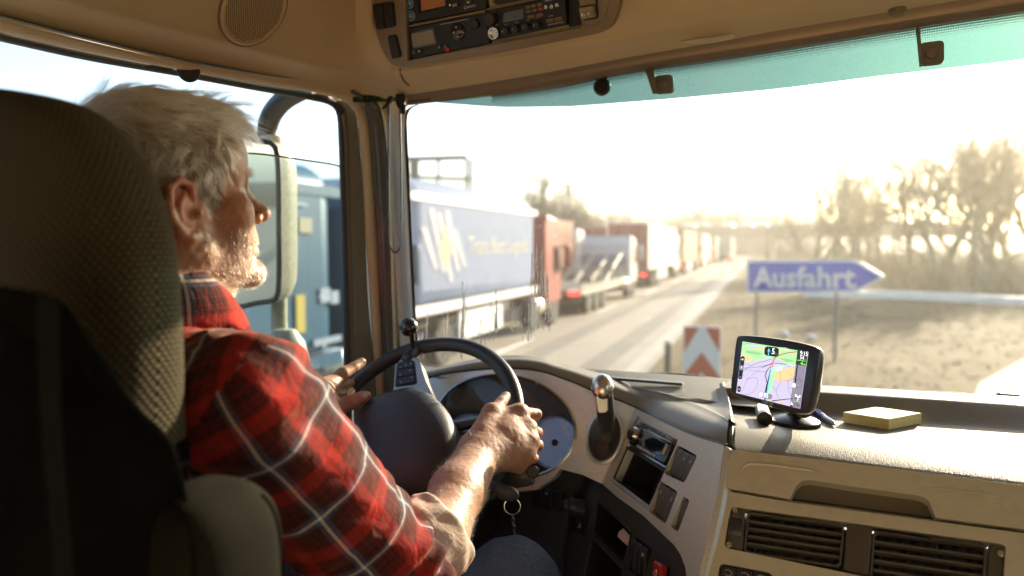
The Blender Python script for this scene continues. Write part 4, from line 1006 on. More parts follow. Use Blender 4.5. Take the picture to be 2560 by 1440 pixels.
# silver spoke with the buttons, rooted at the hub and running into the rim
sp_px = [(982, 986), (986, 940), (990, 912), (1000, 899), (1016, 893), (1034, 893), (1048, 900), (1056, 925), (1066, 955), (1084, 992), (1050, 984), (1015, 984)]
PWs = plane(WC + wn * .026, wn)
spk = rpoly(quad(sp_px, PWs), .006)
prism('spoke', spk, wn, -.028, .0, M('spoke_silver', (.50, .47, .43), .3, metal=.7), wheel, bevel=.005, bseg=3)
sl2 = cat(quad([(900, 1022), (930, 1008), (960, 995), (990, 985), (1030, 979)], PWs), 24)
mesh('silver_trim', *tubeg(sl2 - wn * .01, .006, 8), bpy.data.materials['spoke_silver'], wheel)
bt_px = [(988, 968), (992, 915), (1004, 903), (1030, 900), (1037, 905), (1043, 958), (1035, 962)]
prism('button_field', rpoly(quad(bt_px, PWs), .004), wn, .0, .0012, BLACK, wheel)
NAVY = M('wheel_button', (.022, .026, .040), .35)
Qs = quad([(993, 907), (1036, 901), (1042, 957), (988, 969)], PWs)
for k in range(3):
    b_ = prism('wheel_button', rpoly(sub(Qs, .06, .95, .03 + .325 * k, .325 + .325 * k), .003), wn, .001, .0042, NAVY, wheel, bevel=.0012)
sx_ = nrm(Qs[1] - Qs[0]); sy_ = nrm(np.cross(wn, sx_)); sy_ = sy_ if sy_[2] > 0 else -sy_
for u_, v_, s_ in ((.25, .26, '-'), (.55, .2, '▲'), (.82, .18, '+'), (.25, .56, '◄'), (.78, .47, '►'), (.25, .9, 'c'), (.78, .8, 'c')):
    c_ = bil(Qs, u_, v_) + wn * .0046
    if s_ in '▲◄►':
        tri = {'▲': [(-1, -.8), (1, -.8), (0, .9)], '◄': [(.8, -.8), (.8, .8), (-.9, 0)], '►': [(-.8, -.8), (.9, 0), (-.8, .8)]}[s_]
        mesh('icon', [c_ + .0022 * (sx_ * a + sy_ * b2) for a, b2 in tri], [(0, 1, 2)], WHITEP, wheel, smooth=False)
    elif s_ == 'c':
        mesh('icon', *tubeg(np.array([c_ + .0035 * (sx_ * cos(a) + sy_ * sin(a)) for a in np.linspace(-.4, 1.8, 8)]), [.0009, .0005, .0004, .0004, .0004, .0004, .0005, .0009], 4), WHITEP, wheel)
    else:
        mb = MB(); mb.box(c_, .0042, .0007, .0004, sx_, sy_, wn)
        if s_ == '+': mb.box(c_ + wn * .0001, .0007, .0042, .0004, sx_, sy_, wn)
        mb.out('icon', WHITEP, wheel, smooth=False)
# spokes hidden behind hand and sleeve
for a in (radians(20), radians(-60), radians(-120), radians(128)):
    d = cos(a) * we1 + sin(a) * we2
    p0, p1 = WC + d * .06 - wn * .01, WC + d * (WR - .002)
    if a == radians(128): continue
    mesh('spoke', *tubeg(np.array([p0, (p0 + p1) / 2 - wn * .004, p1]), [.026, .02, .015], 10, flat=.5), LEATHER, wheel)
# thickened rim root at the button spoke
a_ = radians(112); p1 = rimp(a_)
mesh('spoke_root', *tubeg(cat(np.array([onp(1010, 905, PWs) - wn * .006, onp(1018, 892, PWs) - wn * .012, p1 - wn * .004]), 8), [.012, .018, .020, .019, .018, .017, .016, .014], 12), LEATHER, wheel, angle=0)
mesh('column', *tubeg(np.array([WC - wn * .03, WC - wn * .14, WC - wn * .45]), [.065, .075, .08], 24), DARK, wheel)
# stalk right of the column, ignition lock
st = np.array([at(1150, 1215, 1.33), at(1240, 1196, 1.30), at(1300, 1186, 1.285), at(1328, 1180, 1.28)])
stk = mesh('column_stalk', *tubeg(cat(st, 12), [.014] * 3 + [.0155, .017, .019, .021, .0225, .0235, .024, .024, .0225], 18), M('stalk_grey', (.075, .066, .055), .42), cab, label='grey column stalk with round end button')
dirs = nrm(-at(1333, 1178, 1.26)) 
mesh('end_button', *latheg([(.0125, 0), (.0125, .006), (.0095, .010), (0, .0105)], at(1332, 1179, 1.262), dirs, 26), DARK, stk)
mesh('lever_arc', *tubeg(cat(np.array([at(1150, 1080, 1.42), at(1172, 1090, 1.42), at(1182, 1110, 1.42), at(1176, 1140, 1.42)]), 12), .006, 8), DARK, cab, label='thin curved lever behind the wheel')
mesh('ignition_lock', *latheg([(.02, -.03), (.02, .004), (.016, .008), (0, .008)], at(1228, 1222, 1.25), nrm((.2, -.9, .2)), 22), DARK, cab)

# ================================================================== OUTSIDE: motorway, exit gore, queue of lorries
GZ = -EYE
RA = radians(-3.96)
rdv, rrv = A(sin(RA), cos(RA), 0), A(cos(RA), -sin(RA), 0)
def R(lat, dep, z=0.0): return rrv * lat + rdv * dep + A(0, 0, GZ + z)
def sheet(name, pts, mat, z, label=None, cat_=None, kind='structure'):
    V = [A(p[0], p[1], GZ + z) for p in pts]
    o = mesh(name, V, [tuple(range(len(V)))], mat, None, smooth=False, fix=False)
    n = o.data.polygons[0].normal
    if n.z < 0: o.data.flip_normals()
    o['kind'] = kind
    if label: o['label'] = label
    return o
GRASS = M('dry_grass_ground', (.078, .050, .005), .95, noise=(.8, .13, 9))
N(GRASS)
ground = sheet('ground', [(-900, -400), (900, -400), (1200, 2500), (-1200, 2500)], GRASS, 0)
ASPH = M('asphalt', (.265, .235, .185), .75, noise=(.55, .16, 8))
road = sheet('road', [R(-16.5, -60), R(-2.15, -60), R(-2.15, 11), R(-1.9, 60), R(-1.6, 700), R(-16.5, 700)], ASPH, .012)
PAINT = M('road_paint', (.72, .70, .64), .6, noise=(3, .1, 4))
PAINT2 = M('worn_paint', (.34, .31, .25), .6, noise=(3, .25, 6))
sheet('edge_line', [R(-2.75, -60), R(-2.45, -60), R(-2.2, 60), R(-1.95, 700), R(-2.25, 700), R(-2.5, 60)], PAINT2, .018)
mb = MB()
for k in range(0, 40):
    s = 2 + 12 * k
    b_ = len(mb.V); mb.V += [tuple(R(-6.0, s, .018)), tuple(R(-5.85, s, .018)), tuple(R(-5.85, s + 4, .018)), tuple(R(-6.0, s + 4, .018))]; mb.F.append((b_, b_ + 1, b_ + 2, b_ + 3))
o = mb.out('lane_markings', PAINT, None, smooth=False); o['kind'] = 'structure'
TYRE = M('tyre_marks', (.16, .145, .12), .8, noise=(1.2, .25, 6))
for lt in (-3.3, -5.0):
    sheet('wheel_track', [R(lt - .3, -40), R(lt + .3, -40), R(lt + .3, 400), R(lt - .3, 400)], TYRE, .016)
# exit slip road on the right
ex_l = [fixz(u, v, GZ)[:2] for u, v in [(2560, 898), (2500, 925), (2440, 955), (2380, 1000), (2300, 1100)]]
slip_px = [(1.2, -30), (1.3, 6), (1.9, 11), (2.9, 15.2), (4.4, 18.8), (7.5, 25), (12.5, 33), (24, 44), (60, 66), (60, 56), (32, 39), (19, 27), (11.5, 17), (8.5, 10), (7.5, 4), (7.2, -30)]
sheet('slip_road', slip_px, ASPH, .014)
# pale raised strip at the far edge of the gore; white stands for sunlit road
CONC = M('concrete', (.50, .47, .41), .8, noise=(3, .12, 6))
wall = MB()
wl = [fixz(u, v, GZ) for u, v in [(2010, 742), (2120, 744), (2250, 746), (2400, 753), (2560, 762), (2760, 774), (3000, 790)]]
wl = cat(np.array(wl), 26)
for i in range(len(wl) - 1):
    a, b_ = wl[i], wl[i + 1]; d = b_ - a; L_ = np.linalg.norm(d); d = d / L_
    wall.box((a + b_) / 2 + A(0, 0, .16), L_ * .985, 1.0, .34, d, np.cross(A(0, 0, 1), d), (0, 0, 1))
tag(wall.out('lit_road_strip', M('lit_road_white', (.86, .83, .75), .6, noise=(2, .1, 5)), smooth=False), 'pale raised strip standing for sunlit road along the far edge of the grass', 'road strip')
# grass tufts on the gore (one mass, nobody could count them)
rg2 = np.random.default_rng(9); mb = MB(); V = []; F = []
def in_gore(x, y):
    lat = x * rrv[0] + y * rrv[1]
    xr = np.interp(y, [6, 11, 15.2, 18.8, 25, 33, 44], [1.3, 1.9, 2.9, 4.4, 7.5, 12.5, 24])
    return (lat > -1.9) & (x < xr - .2)
n = 0
while n < 3500:
    y = 6 + 34 * rg2.random() ** 1.6; x = rg2.uniform(-4, 22)
    if not in_gore(x, y): continue
    n += 1; hgt = rg2.uniform(.015, .045) * (1 + .9 * (rg2.random() < .06)); wd = rg2.uniform(.006, .016) * (1 + y / 25); a = rg2.uniform(0, 2 * pi); lean = rg2.normal(0, .08, 2)
    for q in range(3):
        a2 = a + q * 2.1; b_ = len(V); c_ = (x + rg2.normal(0, .05), y + rg2.normal(0, .05))
        V += [(c_[0] - wd * cos(a2), c_[1] - wd * sin(a2), GZ), (c_[0] + wd * cos(a2), c_[1] + wd * sin(a2), GZ), (c_[0] + lean[0] * (q + 1) * .7, c_[1] + lean[1] * (q + 1) * .7, GZ + hgt)]; F.append((b_, b_ + 1, b_ + 2))
gr = mesh('dry_grass', V, F, M('grass_blades', (.10, .072, .025), .9, noise=(2.3, .2, 6)), None, smooth=False, fix=False); gr['kind'] = 'stuff'
gr['label'] = 'short dry grass of the triangle beside the exit'

# ---- signs
SB = M('sign_blue', (.002, .070, .50), .45, noise=(1.2, .08, 5)); SW = M('sign_white', (.74, .72, .66), .5); STEEL = M('galvanised', (.26, .26, .25), .5, metal=.4)
s1, s2 = fixz(1888, 880, GZ), None
p1 = A(*s1); p2 = fixz(2086, 905, GZ)
sd = nrm(p2 - p1); sn = nrm(np.cross(sd, A(0, 0, 1))); sn = sn if np.dot(sn, p1) < 0 else -sn
PS = plane(p1 + sn * .06, sn)
sign = thing('exit_sign', 'blue arrow sign reading Ausfahrt on two posts', 'road sign', tuple((p1 + p2) / 2))
op = [(1866, 650), (2130, 649), (2152, 655), (2215, 692), (2152, 727), (2130, 731), (1866, 733)]
oq = rpoly(quad(op, PS), .05)
prism('sign_board', oq, sn, -.03, .0, SW, sign)
cq_ = oq.mean(0); iq = rpoly(quad([(1872, 656), (2130, 655), (2146, 660), (2202, 692), (2146, 721), (2130, 725), (1872, 727)], PS), .05)
prism('sign_face', iq, sn, .0, .008, SB, sign)
ex_s = nrm(quad([(2130, 690)], PS)[0] - quad([(1872, 690)], PS)[0]); ey_s = nrm(np.cross(sn, ex_s)); ey_s = ey_s if ey_s[2] > 0 else -ey_s
o0 = onp(1884, 716, PS) + sn * .012; w_ = np.linalg.norm(onp(2140, 716, PS) - onp(1884, 716, PS))
text('lettering', 'Ausfahrt', o0, ex_s, ey_s, .66, SW, sign, width=w_, bold=True)
for p in (p1, p2): mesh('post', *tubeg([p, p + A(0, 0, 2.05)], .038, 10), STEEL, sign)
# chevron beacon
bc = fixz(1751, 1085, GZ); bn = nrm(-A(bc[0], bc[1], 0)); bxx = nrm(np.cross(A(0, 0, 1), bn)); bxx = bxx if np.dot(bxx, RT) > 0 else -bxx
beacon = thing('chevron_beacon', 'red and white chevron board at the tip of the gore', 'road sign', tuple(bc))
RED = M('sign_red', (.50, .095, .05), .5, noise=(2, .1, 5))
bw_, bh = .25, 1.55
mesh('board', *boxg(bc + A(0, 0, bh / 2 + .0), 2 * bw_, .05, bh - .1, bxx, bn, (0, 0, 1)), SW, beacon, bevel=.02)
for k in range(3):
    z0 = 1.15 - .56 * k
    def cl_(x, z): return bc + bxx * x + A(0, 0, min(max(z, .08), 1.49)) + bn * .030
    e_ = bw_ * .94
    mesh('chevron', [cl_(-e_, z0 - .33), cl_(0, z0), cl_(e_, z0 - .33), cl_(e_, z0 - .61), cl_(0, z0 - .28), cl_(-e_, z0 - .61)], [(0, 1, 4, 5), (1, 2, 3, 4)], RED, beacon, smooth=False, fix=False)
mesh('corner_red', [cl_(-e_, 1.49), cl_(-.04, 1.49), cl_(-e_, 1.14)], [(0, 1, 2)], RED, beacon, smooth=False); mesh('corner_red', [cl_(e_, 1.49), cl_(.04, 1.49), cl_(e_, 1.14)], [(0, 1, 2)], RED, beacon, smooth=False)
# delineator post
dp = fixz(1668, 1010, GZ); de = thing('delineator_post', 'slim dark marker post left of the chevron board', 'post', tuple(dp))
mesh('post', *boxg(dp + A(0, 0, .5), .10, .10, 1.0, rrv, rdv, (0, 0, 1)), M('marker_dark', (.09, .085, .08), .6), de, bevel=.02)
mesh('post_cap', *boxg(dp + A(0, 0, 1.02), .11, .11, .06, rrv, rdv, (0, 0, 1)), M('marker_band', (.4, .38, .34), .5), de, bevel=.01)
for u, v, tx in ((1960, 842, 'white litter paper on the grass behind the navigation device'), (2025, 850, 'crumpled white litter under the second sign post')):
    q = fixz(u, v, GZ); b_ = mesh('litter', *latheg([(0, 0), (.10, .02), (.13, .10), (.06, .17), (0, .18)], q, (0.3, .2, 1), 7), M('paper_white', (.8, .78, .74), .6), None, smooth=False); tag(b_, tx, 'litter')

# ---- lorries
BLKR = M('tyre_rubber', (.02, .02, .02), .8); RIMM = M('wheel_rim', (.35, .34, .32), .4, metal=.6); CHAS = M('chassis_dark', (.035, .033, .03), .7)
GLD = M('cab_glass', (.02, .025, .03), .08, coat=.5); RLAMP = M('tail_lamp', (.45, .01, .015), .3, emit=((1, .05, .04), .9)); STRIPE_W = M('trim_white', (.78, .77, .74), .45)
def wheel_(par, x, y, r=.5, wd=.32):
    t_ = mesh('wheel', *latheg([(r * .55, -wd / 2), (r * .92, -wd / 2), (r, -wd / 2 + .05), (r, wd / 2 - .05), (r * .92, wd / 2), (r * .55, wd / 2)], (x, y, r), (1, 0, 0), 24), BLKR, par)
    mesh('rim', *latheg([(0, wd / 2 - .06), (r * .3, wd / 2 - .02), (r * .45, wd / 2 - .09), (r * .56, wd / 2 - .01)] if x > 0 else [(0, -wd / 2 + .06), (r * .3, -wd / 2 + .02), (r * .45, -wd / 2 + .09), (r * .56, -wd / 2 + .01)], (x, y, r), (1, 0, 0), 20), RIMM, t_)
def lorry(name, label, lat, s0, body_len, cab_len, body_mat, cab_mat, hgt=3.9, low=1.15, kind='box', strip=None, rear=None, group='lorries queueing on the motorway', cabh=3.6, ribs=True, gap=.9):
    """local frame: x right, y forward from the rear bumper, z up"""
    T_ = thing(name, label, 'lorry', (0, 0, 0), group)
    W2 = 1.25
    cy = body_len + gap
    if kind == 'box':
        b_ = mesh('trailer_body', *boxg((0, body_len / 2, (hgt + low) / 2), 2 * W2, body_len, hgt - low), body_mat, T_, bevel=.05 if ribs else .48, bseg=4)
        mesh('roof_edge', *boxg((W2 + .006, body_len / 2, hgt - (.09 if ribs else .42)), .03, body_len - .02, .16), strip or body_mat, b_)
        mesh('floor_rail', *boxg((W2 + .006, body_len / 2, low + .10), .04, body_len - .02, .2), strip or body_mat, b_)
        for k in range(1, int(body_len / 1.3) if ribs else 0): mesh('side_post', *boxg((W2 + .004, k * 1.3, (hgt + low) / 2), .012, .05, hgt - low - .5), body_mat, b_)
        rm = rear or body_mat
        d_ = mesh('rear_door', *boxg((-.62, -.02, (hgt + low) / 2), 1.2, .05, hgt - low - .1), rm, T_, bevel=.01)
        d2 = mesh('rear_door', *boxg((.62, -.02, (hgt + low) / 2), 1.2, .05, hgt - low - .1), rm, T_, bevel=.01)
        for x in (-.9, -.3, .3, .9): mesh('lock_bar', *tubeg([(x, -.06, low + .1), (x, -.06, hgt - .15)], .022, 6), RIMM, d_ if x < 0 else d2)
        mesh('side_skirt', *boxg((W2 - .03, body_len * .46, low - .42), .05, body_len * .34, .62), strip or STRIPE_W, T_)
    elif kind == 'flat':
        mesh('deck', *boxg((0, body_len / 2, low), 2 * W2, body_len, .18), body_mat, T_, bevel=.02)
        mesh('deck_rail', *boxg((W2 - .05, body_len / 2, low + .22), .08, body_len, .12), body_mat, T_)
        for x in (-.95, -.35, .35, .95): mesh('deck_ramp', *tubeg([(x, body_len * .55, low + .1), (x, body_len * .98, low + 1.35)], .07, 6), body_mat, T_)
        for k in range(6): mesh('deck_cross', *boxg((0, body_len * (.60 + .07 * k), low + .25 + .2 * k), 2.2, .12, .06), body_mat, T_)
        for y in (body_len * .18, body_len * .8): mesh('stanchion', *boxg((W2 - .05, y, low + .35), .09, .12, .7), body_mat, T_)
        mesh('head_board', *boxg((0, body_len + .45, low + 1.05), 2.3, .08, .55), LAVB, T_)
        for y in (body_len * .35, body_len * .62): mesh('stanchion', *boxg((W2 - .05, y, low + .5), .09, .12, 1.0), body_mat, T_)
    mesh('chassis', *boxg((0, body_len / 2, .85), 1.2, body_len + .4, .3), CHAS, T_)
    mesh('rear_bumper', *boxg((0, .05, .62), 2.3, .12, .16), CHAS, T_)
    for x in (-.95, .95): mesh('tail_lamp', *boxg((x, -.03, .86), .40, .08, .15), RLAMP, T_, bevel=.01)
    for y in ((body_len * .15, body_len * .15 + 1.3, body_len * .15 + 2.6) if body_len > 8 else (body_len * .2,)):
        for x in (-1.05, 1.05): wheel_(T_, x, y)
    # tractor
    c0_ = cy
    prof = [(c0_, .75), (c0_ + cab_len, .75), (c0_ + cab_len + .06, 1.4), (c0_ + cab_len, 1.7), (c0_ + cab_len - .16, 2.75), (c0_ + cab_len - .5, cabh - .12), (c0_ + .3, cabh), (c0_, cabh - .35)]
    cb_ = mesh('cab', *prismg([(-W2 + .02, y, z) for y, z in prof], (1, 0, 0), 0, 2 * W2 - .04), cab_mat, T_, bevel=.06, bseg=3)
    mesh('side_window', *prismg([(W2 - .03, y, z) for y, z in [(c0_ + cab_len - .95, 1.75), (c0_ + cab_len - .13, 1.75), (c0_ + cab_len - .27, 2.55), (c0_ + cab_len - .95, 2.6)]], (1, 0, 0), 0, .02), GLD, cb_)
    mesh('windscreen', *grid(np.array([[(x, c0_ + cab_len + .02, 1.74), (x, c0_ + cab_len - .14, 2.72)] for x in (-1.1, 1.1)])), GLD, cb_, fix=False)
    mesh('mirror', *boxg((W2 + .22, c0_ + cab_len - .1, 2.25), .22, .16, .75), cab_mat, cb_, bevel=.05)
    mesh('mirror_arm', *tubeg([(W2 - .05, c0_ + cab_len - .15, 2.6), (W2 + .2, c0_ + cab_len - .1, 2.6)], .03, 6), CHAS, cb_)
    mesh('sun_visor', *boxg((0, c0_ + cab_len + .08, 2.78), 2.2, .28, .05, (1, 0, 0), nrm((0, 1, -.4)), nrm((0, .4, 1))), GLD, cb_)
    mesh('fuel_tank', *latheg([(.0, -.75), (.30, -.75), (.33, -.70), (.33, .70), (.30, .75), (0, .75)], (W2 - .36, c0_ - .05, .72), (0, 1, 0), 20), CHR_T, T_)
    for x in (-1.05, 1.05):
        wheel_(T_, x, c0_ + cab_len - .75); wheel_(T_, x, c0_ - .95 if kind != 'flat' else c0_ + .1)
    T_.location = Vector(R(lat - W2, s0)); T_.rotation_euler = (0, 0, -RA)
    return T_
CHR_T = M('tank_steel', (.6, .58, .53), .25, metal=.9)
def CM(n, c, r=.45): return M(n, c, r, noise=(1.1, .06, 5))
LAV = M('trailer_lavender', (.21, .265, .375), .75, noise=(1.1, .06, 5), spec=.15); REDC = CM('cab_red', (.27, .045, .03)); RUST = CM('trailer_rust', (.22, .075, .04)); WHC = CM('cab_white', (.62, .60, .55)); BLUE = CM('trailer_blue', (.020, .085, .145)); TANB = CM('trailer_tan', (.33, .24, .15)); GRB = CM('trailer_grey', (.34, .33, .33)); REDB = CM('trailer_red', (.30, .06, .045))
LAVB = CM('board_lavender', (.26, .27, .36)); LATQ = -6.35
white_lorry = lorry('lorry', 'lavender box trailer with pale logo behind a red tractor unit', LATQ, 11.7, 7.9, 1.9, LAV, REDC, hgt=4.0, low=1.2, strip=STRIPE_W, rear=STRIPE_W, ribs=False)
def own(o): o.matrix_parent_inverse = Matrix.Identity(4); return o
# print on its side
XS = 1.25 + .012
LTX = M('print_cream', (.52, .50, .42), .7); LTR = M('pale_print', (.345, .365, .42), .6); ORG = M('logo_orange', (.40, .32, .20), .6)
for k in range(5):
    y0 = .80 + .36 * k; zc = 2.60 + (.10 if k % 2 else -.05)
    hh = [.42, .66, .74, .66, .42][k]
    own(mesh('logo_stripe', [(XS, y0 - .12 + .28, zc - hh), (XS, y0 + .12 + .28, zc - hh), (XS, y0 + .12 - .28, zc + hh), (XS, y0 - .12 - .28, zc + hh)], [(0, 1, 2, 3)], LTR, white_lorry, smooth=False))
own(mesh('logo_rhomb', [(XS + .006, 1.55 + .34 * cos(a), 2.58 + .5 * sin(a)) for a in (0, pi / 2, pi, 3 * pi / 2)], [(0, 1, 2, 3)], ORG, white_lorry, smooth=False))
own(text('lettering', 'Trans Best Logistik', (XS, 2.75, 2.42), (0, 1, 0), (0, 0, 1), .58, LTX, white_lorry, width=4.3))
YSTK = M('sticker_yellow', (.55, .38, .05), .6)
blue_lorry = lorry('lorry', 'blue box lorry beside the driver window with yellow and white panels', LATQ + .1, -1.2, 10.4, 1.8, BLUE, BLUE, hgt=3.85, low=.75, gap=.35, ribs=False)
for (y, z, wy, wz, mt) in ((9.35, 1.62, .20, .55, YSTK), (9.5, 2.9, .30, .22, ORG), (9.95, 1.85, .25, .22, LTR), (10.2, 1.8, .2, .2, LTR), (10.0, 1.15, .7, .10, LTR), (9.3, 3.2, .5, .05, LTR)):
    own(mesh('side_panel', *boxg((1.27, y, z), .02, wy, wz), mt, blue_lorry))
lorry('lorry', 'white cabbed lorry with rust brown corrugated trailer in the far lane', -9.9, 24.0, 13.2, 2.2, RUST, WHC, hgt=3.95)
lorry('car_transporter', 'empty low car transporter with deck ramps in the queue', -6.1, 24.2, 9.0, 2.0, M('deck_grey', (.35, .32, .26), .6, metal=.3, noise=(2, .2, 5)), WHC, low=.85, kind='flat', cabh=3.1)
lorry('lorry', 'white sided lorry with red rear doors and lit tail lamp', LATQ, 41.5, 14.0, 2.2, CM('trailer_white', (.74, .72, .66)), WHC, hgt=4.0, rear=REDB)
lorry('lorry', 'brown tarpaulin lorry right behind the white sided one', LATQ, 61.5, 13.2, 2.2, TANB, REDC, hgt=4.0, rear=REDB)
lorry('lorry', 'pale lorry with brown rear further along the queue', LATQ, 81.0, 13.4, 2.2, CM('trailer_cream', (.66, .58, .46)), WHC, hgt=4.0, rear=RUST)
lorry('lorry', 'small distant cream lorry before the bridge', LATQ + .2, 103.0, 13.4, 2.2, bpy.data.materials['trailer_cream'], WHC, hgt=4.0, rear=REDB)
lorry('lorry', 'distant grey lorry with brown door panel next to the exit sign', -4.3, 112.0, 13.0, 2.2, GRB, WHC, hgt=4.0, rear=GRB)
lorry('lorry', 'red brown box lorry in the far lane between transporter and white cab', -9.9, 46.0, 13.0, 2.2, REDB, REDC, hgt=3.9)
lorry('lorry', 'grey topped lorry in the far lane behind the red boxes', -9.9, 66.0, 13.0, 2.2, GRB, WHC, hgt=4.1)

# ---- steel gantry tower beyond the trailer
gt = thing('steel_gantry', 'open steel frame structure above the white trailer roof', 'gantry', tuple(R(-22, 38)))
GS = M('gantry_steel', (.14, .125, .10), .6, noise=(2, .15, 5))
gpl = plane(R(-17, 40, 0), -rdv)
def gp_(u, v): return onp(u, v, gpl)
for (a, b_, r_) in (((1012, 398), (1168, 394), .17), ((1014, 440), (1176, 448), .11), ((1014, 470), (1176, 480), .11)):
    mesh('beam', *tubeg([gp_(*a), gp_(*b_)], r_, 4), GS, gt)
for u in (1016, 1036, 1096, 1166, 1178):
    mesh('column', *tubeg([gp_(u, 396), gp_(u, 640)], .36 if u == 1036 else .13, 4), GS, gt)
for k in range(14): mesh('railing_bar', *tubeg([gp_(1020 + 11 * k, 440), gp_(1020 + 11 * k, 480)], .07, 4), GS, gt)

# ---- overpass with cars glinting in the sun
br = thing('overpass', 'low dark bridge across the motorway far ahead', 'bridge', tuple(R(20, 190)))
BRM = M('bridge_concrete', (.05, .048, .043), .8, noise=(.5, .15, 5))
b0, b1 = R(-60, 162), R(34, 142); bd = nrm(b1 - b0); bnn = np.cross(A(0, 0, 1), bd)
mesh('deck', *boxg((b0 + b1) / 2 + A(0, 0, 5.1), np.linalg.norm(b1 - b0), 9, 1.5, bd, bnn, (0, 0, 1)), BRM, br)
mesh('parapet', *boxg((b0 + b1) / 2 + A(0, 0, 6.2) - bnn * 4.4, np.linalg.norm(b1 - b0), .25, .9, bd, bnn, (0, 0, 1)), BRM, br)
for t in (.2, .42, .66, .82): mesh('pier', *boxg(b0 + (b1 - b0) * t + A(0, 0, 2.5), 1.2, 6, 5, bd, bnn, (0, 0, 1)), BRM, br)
cc = [(.55, .5, .46), (.1, .1, .11), (.3, .04, .03), (.6, .58, .55)]
CARM = [M('car_paint', c_, .18, metal=.3, coat=.8) for c_ in cc]
GLR = M('car_roof_glint', (.75, .72, .66), .34, metal=.9)
HL = M('car_glass_glint', (.95, .93, .88), .26, metal=1.0)
def car():
    c_ = thing('car', 'small car on the far bridge glinting in the low sun', 'car', (0, 0, 0), 'cars on the far bridge')
    prof = [(-2.1, .35), (2.1, .35), (2.15, .75), (1.3, .9), (.6, 1.42), (-1.1, 1.45), (-1.9, .95), (-2.15, .8)]
    b_ = mesh('body', *prismg([(x, -.85, z) for x, z in prof], (0, 1, 0), 0, 1.7), CARM[0], c_, bevel=.08)
    mesh('windscreen', *grid(np.array([[(1.50 - .85 * s + .22 * (1 - (2 * s - 1) ** 2) * (1 - t * t), .72 * t, .80 + .66 * s + .20 * (1 - (2 * s - 1) ** 2) * (1 - t * t)) for s in np.linspace(0, 1, 9)] for t in np.linspace(-1, 1, 9)])), HL, b_, fix=False, angle=0)  # bulged and metallic, shaped to throw a sun glint
    mesh('roof', *latheg([(.95, 0), (.85, .12), (.6, .22), (.3, .27), (0, .285)], (-.25, 0, 1.36), (0, 0, 1), 16), GLR, c_, angle=0)  # dome added on top to catch a sun glint
    for x in (-1.3, 1.3):
        for y in (-.75, .75): mesh('wheel', *latheg([(0, -.1), (.32, -.1), (.32, .1), (0, .1)], (x, y, .32), (0, 1, 0), 12), BLKR, c_)
    return c_
def copy_tree(o, par=None):
    c_ = o.copy(); COL.objects.link(c_)
    if par is not None: c_.parent = par
    for ch in [x for x in o.children]: copy_tree(ch, c_)
    return c_
proto = car()
for k, t in enumerate(np.linspace(.30, .95, 16)):
    c_ = proto if k == 0 else copy_tree(proto)
    t = t + rg2.uniform(-.02, .02)
    c_.location = Vector(b0 + (b1 - b0) * t + A(0, 0, 5.86) - bnn * (1.8 if k % 2 else -1.8)); c_.rotation_euler = (0, 0, math.atan2(bd[1], bd[0]) + 0.0)
    if k: pass

# ---- bare winter trees
BARK = M('bark', (.15, .125, .09), .9, noise=(3, .25, 5)); BARK_HAZE = M('bark_hazed', (.40, .33, .20), .9, noise=(3, .25, 5))  # second bark is a paler copy: haze on the right-hand trees put into colour
def branchy(h, seed, spread=.55, lv=6, up_=.30):
    r = np.random.default_rng(seed); tr, cr = MB(), MB()
    def seg(p, d, L_, rad, depth_):
        n_ = 3; pts = [p]; q = p.copy()
        for k in range(n_):
            d = nrm(d + r.normal(0, .13, 3) + A(0, 0, up_ * .18)); q = q + d * L_ / n_; pts.append(q)
        (tr if depth_ <= 1 else cr).add(*tubeg(pts, np.linspace(rad, rad * .62, n_ + 1), 6 if depth_ < 2 else 3, False))
        if depth_ >= lv: return
        for k in range(r.integers(3, 5) if depth_ < lv - 1 else 2):
            t = r.uniform(.35, 1.0) if k else 1.0; i = t * n_; b_ = pts[min(int(i), n_ - 1)] * (1 - (i - min(int(i), n_ - 1))) + pts[min(int(i), n_ - 1) + 1] * (i - min(int(i), n_ - 1))
            nd_ = nrm(d + r.normal(0, spread, 3) + A(0, 0, up_)); seg(b_, nd_, L_ * r.uniform(.55, .78), rad * .60 * r.uniform(.8, 1.1), depth_ + 1)
    seg(A(0, 0, 0), A(0, 0, 1), h * .30, h * .017, 0)
    return tr, cr
TREES = []
for k in range(4):
    tr, cr = branchy(10, 40 + k, spread=.5 + .08 * k)
    TREES.append((tr, cr))
tm_cache = {}
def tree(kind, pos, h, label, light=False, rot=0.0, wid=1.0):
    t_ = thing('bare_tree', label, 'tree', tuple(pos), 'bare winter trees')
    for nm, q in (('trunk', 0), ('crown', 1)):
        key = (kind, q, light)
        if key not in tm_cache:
            o = TREES[kind][q].out(nm, BARK_HAZE if light else BARK, t_, fix=False, angle=0); tm_cache[key] = o.data
            o.matrix_parent_inverse = Matrix.Identity(4)
        else:
            o = bpy.data.objects.new(nm, tm_cache[key]); COL.objects.link(o); o.parent = t_
    t_.scale = (h / 10 * wid, h / 10 * wid, h / 10); t_.rotation_euler = (0, 0, rot)
    return t_
def groundpt(u, dist):
    r = ray(u, 615); d = nrm(A(r[0], r[1], 0)); return d * dist + A(0, 0, GZ)
TL = []
